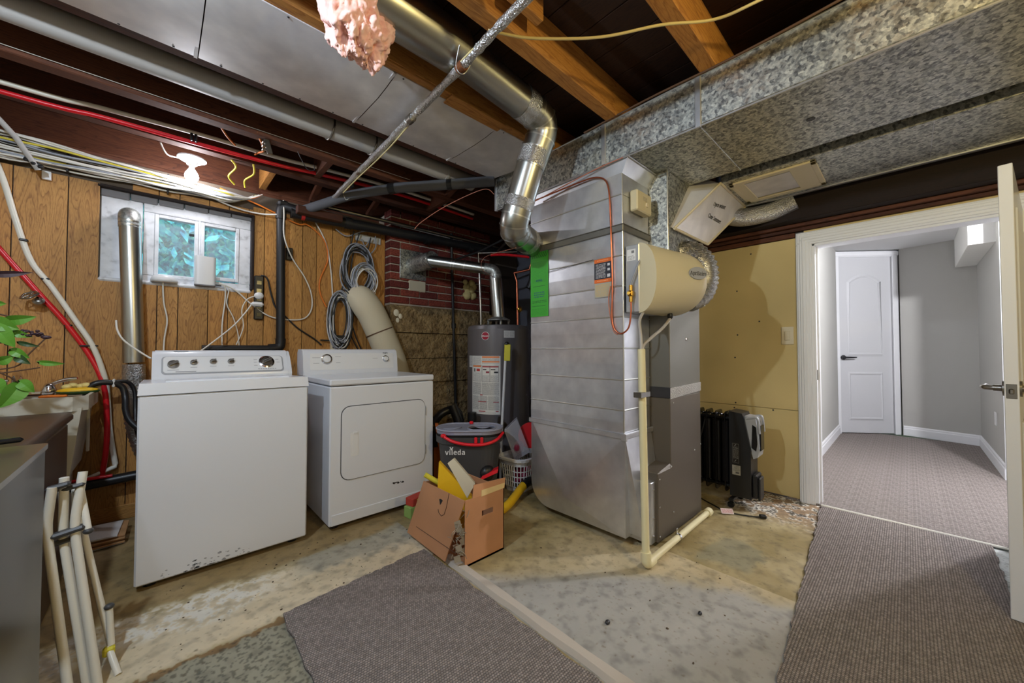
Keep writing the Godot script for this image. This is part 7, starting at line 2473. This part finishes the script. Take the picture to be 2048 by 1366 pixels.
	g.tube(PackedVector3Array([V(1.452, 1.248, -3.301), V(1.456, 1.238, -3.2995)]), 0.1275, 24)
	part(d, "wrap_seam", g, M.stem)

func build_wires() -> void:
	var g := Geo.new()
	# the big bunch of cables along the top of the panelled wall
	var mats := ["white_cable", "grey_cable", "white_cable", "white_cable", "yellow_cable", "grey_cable", "white_cable", "orange_cord", "white_cable", "yellow_cable", "white_cable", "grey_cable", "white_cable", "black_cable", "white_cable", "grey_cable", "white_cable", "grey_cable", "white_cable", "white_cable", "grey_cable", "yellow_cable", "white_cable", "white_cable"]
	var words := {"white_cable": "white", "grey_cable": "grey", "yellow_cable": "yellow", "orange_cord": "orange", "black_cable": "black"}
	var seen := {}
	for i in mats.size():
		var y0 := 2.14 + (i % 8) * 0.022 + rng.randf_range(-0.005, 0.005)
		var zz := -3.435 + (i / 8) * 0.03
		var pts := [V(-2.1, y0 + 0.02, zz)]
		for k in 9:
			var x := -0.95 + k * 0.16
			pts.append(V(x, lerpf(y0, 2.172 + 0.009 * (i % 8), clampf(k / 7.0, 0, 1)) + rng.randf_range(-0.012, 0.012), zz + rng.randf_range(-0.008, 0.012)))
		var e := i % 4
		pts.append(V(0.42 + e * 0.02, 2.205 + e * 0.01, -3.42))
		pts.append(V(0.50 + e * 0.02, 2.26 + e * 0.01, -3.43))
		var w: String = words[mats[i]]
		seen[w] = seen.get(w, 0) + 1
		single("cable", hose(pts, 0.0062, 6, 4), M[mats[i]], "%s cable in the loose bunch along the top of the panelled wall" % w, "cable", V(0, y0, zz), "%s cables bunched over the window" % w)
	for x in [-0.42, 0.02]:
		g = Geo.new()
		g.box(V(x, 2.205, -3.43), V(0.010, 0.13, 0.05), 0.003)
		single("cable_tie", g, M.black_plastic, "black strap round the cable bunch, " + ("over the water lines" if x < -0.1 else "over the window"), "tie", V(x, 2.2, -3.43))
	single("cable", hose([V(0.0, 2.21, -3.40), V(0.12, 2.24, -3.40), V(0.28, 2.17, -3.42), V(0.42, 2.14, -3.43), V(0.56, 2.135, -3.42), V(0.68, 2.15, -3.37)], 0.006, 8), M.white_cable, "thick white cable sagging over the window to the drain stack", "cable", V(0.3, 2.17, -3.42))
	single("cable", hose([V(0.30, 2.27, -3.45), V(0.40, 2.24, -3.44), V(0.55, 2.20, -3.43), V(0.80, 2.12, -3.43), V(0.87, 2.13, -3.43), V(0.95, 2.09, -3.44), V(1.021, 2.01, -3.44), V(1.045, 1.86, -3.445), V(0.985, 1.68, -3.445), V(0.99, 1.56, -3.445), V(1.04, 1.45, -3.445)], 0.006, 8), M.orange_cord, "orange cord looping down the panelling to the coiled cables", "cable", V(1.0, 1.8, -3.44))
	single("cable", hose([V(0.90, 2.26, -3.40), V(0.932, 2.18, -3.43), V(1.00, 2.07, -3.44), V(1.045, 1.95, -3.445), V(1.075, 1.75, -3.445), V(1.09, 1.54, -3.445)], 0.006, 8), M.white_cable, "straight white cable hanging beside the orange cord", "cable", V(1.05, 1.9, -3.44))
	single("cable", hose([V(0.688, 2.26, -3.36), V(0.692, 2.15, -3.35), V(0.697, 1.98, -3.36), V(0.76, 1.83, -3.40), V(0.86, 1.69, -3.43), V(0.916, 1.56, -3.44), V(0.922, 1.43, -3.44), V(0.87, 1.345, -3.44), V(0.76, 1.325, -3.44), V(0.62, 1.345, -3.435), V(0.50, 1.43, -3.435), V(0.399, 1.525, -3.43), V(0.30, 1.57, -3.42)], 0.0055, 8, 7), M.white_cable, "white cable making a big loop from the drain stack to the router", "cable", V(0.7, 1.6, -3.43))
	# coils of cable hung on the wall
	var coil := func(label: String, c: Vector3, rx: float, ry: float, n: int, thick: float, mm: Array, sp: float) -> void:
		var t := thing("cable_coil", label, "cable", c)
		for k in n:
			var q := Geo.new()
			var pts := PackedVector3Array()
			var ox := rng.randf_range(-thick, thick); var oy := rng.randf_range(-thick, thick) * 1.5; var oz := rng.randf_range(0, 0.055)
			var ax := rx * rng.randf_range(0.86, 1.08); var ay := ry * rng.randf_range(0.88, 1.06); var tilt := rng.randf_range(-sp, sp)
			for s in 29:
				var a := TAU * s / 28.0
				pts.append(c + V(ox + cos(a) * ax + sin(a) * tilt * ay, oy + sin(a) * ay, oz + 0.006 * sin(a * 3.0 + k)))
			q.tube(pts, 0.005, 6, false)
			part(t, "loop", q, M[mm[k % mm.size()]])
	coil.call("upper round coil of grey and black cables hung beside the chimney", V(1.285, 1.80, -3.43), 0.130, 0.205, 20, 0.020, ["grey_cable", "grey_cable", "black_cable", "grey_cable"], 0.05)
	coil.call("small grey coil hanging low inside the upper cable coil", V(1.335, 1.70, -3.40), 0.095, 0.135, 16, 0.024, ["grey_cable", "grey_cable", "white_cable"], 0.10)
	coil.call("lower long black and grey cable hank hanging above the dryer outlet", V(1.140, 1.345, -3.43), 0.085, 0.225, 30, 0.026, ["black_cable", "grey_cable", "black_cable", "grey_cable", "white_cable"], 0.04)
	g = Geo.new()
	g.box(V(1.15, 1.19, -3.40), V(0.10, 0.035, 0.05), 0.01)
	single("cable_tie", g, M.black_plastic, "black strap at the foot of the lower cable hank", "tie", V(1.15, 1.19, -3.4))
	var bw := {125: "black cable dropping from the ceiling to the lower hank, nearest the orange cord", 130: "second black cable dropping past the round coil to the lower hank", 140: "short black cable holding the round coil up", 120: "black cable trailing from the lower hank to the dryer, nearest the outlet", 123: "black cable trailing from the lower hank beside the wrapped duct"}
	for p in [[V(1.25, 2.15, -3.40), V(1.22, 1.95, -3.42), V(1.20, 1.75, -3.42), V(1.15, 1.60, -3.42)], [V(1.30, 2.14, -3.40), V(1.25, 1.9, -3.43), V(1.23, 1.6, -3.43), V(1.20, 1.45, -3.42)], [V(1.40, 2.12, -3.39), V(1.39, 2.02, -3.42), V(1.36, 1.95, -3.43)], [V(1.20, 1.30, -3.40), V(1.25, 1.18, -3.41), V(1.31, 1.07, -3.42)], [V(1.23, 1.35, -3.40), V(1.28, 1.20, -3.41), V(1.35, 1.05, -3.42)]]:
		single("cable", hose(p, 0.006, 7), M.black_cable, bw[roundi(p[0].x * 100.0)], "cable", p[0])
	var gw := {110: "long grey cable end curling up to the overhead drain pipe", 144: "grey cable end bent down beside the chimney bricks", 133: "grey cable end looped over the pale patch"}
	for p in [[V(1.10, 2.14, -3.42), V(1.2, 2.10, -3.43), V(1.32, 2.16, -3.40), V(1.45, 2.19, -3.36)], [V(1.44, 2.14, -3.38), V(1.46, 2.05, -3.42), V(1.42, 1.98, -3.43)], [V(1.33, 2.10, -3.42), V(1.36, 2.04, -3.42), V(1.40, 2.10, -3.42)]]:
		single("cable", hose(p, 0.005, 7), M.grey_cable, gw[roundi(p[0].x * 100.0)], "cable", p[0])
	g = Geo.new()
	g.span(V(1.28, 2.085, -3.46), V(1.52, 2.15, -3.44), 0.006)
	single("putty_patch", g, M.plaster_grey, "ragged pale patch on the panelling above the coiled cables", "patch", V(1.4, 2.1, -3.46))
	# outlet above the dryer
	var o := thing("wall_outlet", "white double wall outlet above the dryer with cords plugged in", "outlet", V(1.14, 1.13, -3.46))
	g = Geo.new()
	g.span(V(1.075, 1.08, -3.46), V(1.125, 1.19, -3.43), 0.003); g.span(V(1.125, 1.08, -3.46), V(1.205, 1.155, -3.43), 0.003)
	part(o, "box", g, M.ivory)
	g = Geo.new()
	for q in [V(1.10, 1.165, -3.428), V(1.10, 1.105, -3.428), V(1.165, 1.11, -3.428)]: g.box(q, V(0.022, 0.02, 0.006), 0.002)
	part(o, "socket", g, M.dark_grey_plastic)
	single("cable", hose([V(0.99, 1.165, -3.43), V(1.06, 1.16, -3.42), V(1.14, 1.15, -3.40), V(1.19, 1.13, -3.41)], 0.006, 7), M.black_cable, "short black cord lying across the dryer outlet", "cable", V(1.06, 1.16, -3.42))
	var bx := thing("junction_box", "small black box on the panelling just beyond the drain stack", "box", V(0.745, 1.86, -3.46))
	g = Geo.new()
	g.span(V(0.725, 1.81, -3.46), V(0.775, 1.91, -3.425), 0.005)
	part(bx, "box", g, M.black_plastic)
	g = Geo.new()
	g.box(V(0.75, 1.86, -3.424), V(0.02, 0.05, 0.004), 0.001)
	part(bx, "rocker", g, M.black_gloss)
	# router, puck, power strip
	var rt := thing("wifi_router", "white upright wifi router standing on the window ledge", "router", V(0.223, 1.54, -3.42))
	g = Geo.new()
	g.plate(rounded(0.118, 0.062, 0.02, 4), 0.20, Transform3D(Basis(V(1, 0, 0), V(0, 0, 1), V(0, -1, 0)), V(0.223, 1.742, -3.425)), true)
	part(rt, "body", g, M.white_plastic)
	g = Geo.new()
	g.plate(rounded(0.116, 0.060, 0.02, 4), 0.008, Transform3D(Basis(V(1, 0, 0), V(0, 0, 1), V(0, -1, 0)), V(0.223, 1.542, -3.425)), true)
	part(rt, "base", g, M.ink_grey)
	g = pipe([V(0.275, 1.548, -3.41), V(0.315, 1.546, -3.41)], 0.005, 7)
	part(rt, "power_plug", g, M.dark_grey_plastic)
	g = Geo.new()
	g.lathe([Vector2(0.0, 0.0), Vector2(0.068, 0.0), Vector2(0.070, 0.012), Vector2(0.062, 0.038), Vector2(0.04, 0.048), Vector2(0.0, 0.050)], Transform3D(Basis.IDENTITY, V(0.012, 1.535, -3.44)), 26, true)
	single("wifi_puck", g, M.white_plastic, "low round white wifi puck on the window ledge", "router", V(0.012, 1.535, -3.44))
	var ps := thing("power_strip", "black power strip fixed upright on the panelling under the window corner", "power strip", V(0.547, 1.48, -3.46))
	g = Geo.new()
	g.span(V(0.518, 1.315, -3.46), V(0.578, 1.655, -3.43), 0.006)
	part(ps, "body", g, M.black_plastic)
	g = Geo.new()
	for k in 5: g.box(V(0.548, 1.60 - k * 0.062, -3.429), V(0.032, 0.03, 0.004), 0.001)
	part(ps, "socket", g, M.black_gloss)
	g = Geo.new()
	g.ball(V(0.545, 1.497, -3.415), V(0.032, 0.027, 0.022), 14, 8)
	single("plug_adapter", g, M.white_plastic, "round white plug adapter, upper of two in the power strip", "adapter", V(0.545, 1.497, -3.43))
	g = Geo.new()
	g.box(V(0.535, 1.43, -3.412), V(0.085, 0.034, 0.04), 0.014)
	single("plug_adapter", g, M.white_plastic, "long white plug adapter, lower of two in the power strip", "adapter", V(0.535, 1.43, -3.43))
	single("cable", hose([V(0.56, 1.66, -3.44), V(0.60, 1.64, -3.43), V(0.63, 1.52, -3.44), V(0.66, 1.42, -3.44), V(0.72, 1.36, -3.44), V(0.82, 1.26, -3.44), V(0.95, 1.17, -3.44), V(1.0, 1.12, -3.43)], 0.006, 8), M.black_cable, "black cord from the power strip behind the drain stack to the dryer outlet", "cable", V(0.7, 1.4, -3.44))
	var wl := ["white cord dropping from the wifi puck behind the washer", "white cord dropping straight from the router behind the washer", "thin wavy white cord beside the router cord", "white cord from the long adapter slanting to the washer", "thin white cord curling down from the long adapter", "white cord crossing the vent pipe to the washer"]
	var wp := [[V(0.005, 1.535, -3.43), V(0.012, 1.40, -3.44), V(0.03, 1.28, -3.43), V(0.018, 1.15, -3.43), V(0.015, 1.0, -3.40)], [V(0.30, 1.56, -3.42), V(0.335, 1.545, -3.42), V(0.34, 1.45, -3.43), V(0.325, 1.25, -3.43), V(0.33, 1.0, -3.42)], [V(0.32, 1.55, -3.42), V(0.36, 1.53, -3.43), V(0.35, 1.42, -3.43), V(0.39, 1.32, -3.43), V(0.42, 1.2, -3.43), V(0.43, 1.05, -3.42)], [V(0.50, 1.43, -3.41), V(0.46, 1.36, -3.41), V(0.38, 1.25, -3.38), V(0.24, 1.11, -3.32), V(0.18, 1.06, -3.25)], [V(0.515, 1.49, -3.41), V(0.47, 1.46, -3.42), V(0.44, 1.38, -3.42), V(0.45, 1.25, -3.42), V(0.41, 1.12, -3.42)], [V(-0.20, 1.26, -3.32), V(-0.19, 1.20, -3.25), V(-0.16, 1.14, -3.17), V(-0.10, 1.08, -3.1), V(-0.04, 1.03, -3.04)]]
	for i in wl.size():
		single("cable", hose(wp[i], 0.0038 if i in [2, 4] else 0.005, 7, 7), M.white_cable, wl[i], "cable", wp[i][0])
	# lamp cords, hooks and odd wires among the joists
	single("cable", hose([V(-0.02, 2.372, -3.17), V(0.01, 2.33, -3.22), V(0.06, 2.345, -3.27), V(0.10, 2.36, -3.28)], 0.0045, 7), M.white_cable, "white cable running from the joist to the lamp holder", "cable", V(0.03, 2.35, -3.22))
	for p in [[V(0.33, 2.372, -3.13), V(0.36, 2.34, -3.16), V(0.33, 2.30, -3.25), V(0.37, 2.27, -3.30)], [V(0.45, 2.372, -3.10), V(0.46, 2.32, -3.14), V(0.42, 2.29, -3.22), V(0.43, 2.26, -3.28)]]:
		single("cable", hose(p, 0.006, 7), M.yellow_cable, "short yellow cable hooked under the joist, " + ("closest to the lit bulb" if p[0].x < 0.4 else "second from the lit bulb"), "cable", p[0])
	for p in [[V(0.20, 2.40, -2.66), V(0.27, 2.375, -2.80), V(0.33, 2.40, -2.95)], [V(0.40, 2.39, -2.66), V(0.46, 2.36, -2.80), V(0.46, 2.40, -2.95), V(0.45, 2.42, -3.05)]]:
		single("cable", hose(p, 0.0055, 7), M.orange_cord, ("straight" if p[0].x < 0.3 else "curved") + " short orange cable hanging between two joists over the washer", "cable", p[0])
	var jb := thing("switch_bracket", "bare metal switch bracket dangling under the joists over the washer", "bracket", V(0.465, 2.36, -2.69))
	g = Geo.new()
	g.box(V(0.465, 2.335, -2.69), V(0.03, 0.085, 0.022), 0.003, Basis(V(0, 0, 1), 0.25))
	for k in 3: g.box(V(0.443, 2.31 + k * 0.022, -2.69), V(0.02, 0.009, 0.03), 0.002)
	part(jb, "plate", g, M.nickel)
	g = hose([V(0.455, 2.40, -2.69), V(0.46, 2.375, -2.69)], 0.002, 5)
	part(jb, "wire", g, M.nickel)
	single("wire_hook", hose([V(0.63, 2.37, -2.70), V(0.66, 2.33, -2.72), V(0.70, 2.29, -2.74), V(0.74, 2.30, -2.74), V(0.73, 2.325, -2.72)], 0.0025, 6), M.steel_dark, "thin bent wire hook under the joist near the metal bracket", "hook", V(0.68, 2.33, -2.72))
	single("fine_wire", hose([V(-2.0, 2.40, -2.648), V(-0.5, 2.395, -2.648), V(0.5, 2.40, -2.648), V(1.4, 2.41, -2.648)], 0.002, 5), M.white_cable, "fine white wire strung along the third joist from the window", "wire", V(0, 2.4, -2.65))
	single("cable", hose([V(0.91, 2.325, -1.10), V(0.95, 2.31, -1.06), V(1.05, 2.30, -0.98), V(1.224, 2.295, -0.80), V(1.36, 2.31, -0.62), V(1.478, 2.31, -0.479), V(1.50, 2.30, -0.35), V(1.56, 2.33, -0.1), V(1.6, 2.36, 0.4)], 0.0052, 8), M.cream_wire, "cream cable looping from the foil pipe towards the big duct", "cable", V(1.2, 2.3, -0.8))
	single("cable", hose([V(0.925, 2.325, -1.10), V(0.905, 2.30, -1.24), V(0.94, 2.325, -1.5), V(0.955, 2.28, -1.9), V(0.975, 2.28, -2.2), V(0.98, 2.275, -2.6), V(0.985, 2.265, -2.9)], 0.004, 7), M.cream_wire, "cream cable wound along the foil-wrapped pipe", "cable", V(0.95, 2.3, -1.8))
	single("cable", hose([V(1.815, 2.372, -1.30), V(1.815, 2.378, -0.9), V(1.818, 2.37, -0.5), V(1.81, 2.375, -0.15), V(1.80, 2.40, 0.4), V(1.80, 2.40, 2.1)], 0.0055, 7), M.stem, "brown cable lying along the upper edge of the big duct", "cable", V(1.81, 2.37, -0.5))
	single("cable", hose([V(1.82, 2.26, -2.13), V(1.75, 2.29, -2.18), V(1.60, 2.20, -2.45), V(1.50, 2.10, -2.65), V(1.47, 2.05, -2.7)], 0.003, 6), M.thermostat_wire, "thin brown wire drooping beside the end of the big duct", "wire", V(1.6, 2.2, -2.4))
	single("cable", hose([V(1.56, 1.70, -1.62), V(1.95, 1.85, -2.4), V(1.94, 1.75, -2.42), V(2.15, 1.72, -2.5)], 0.002, 5), M.thermostat_wire, "hair-thin wire hanging under the round duct elbow", "wire", V(1.9, 1.8, -2.4))
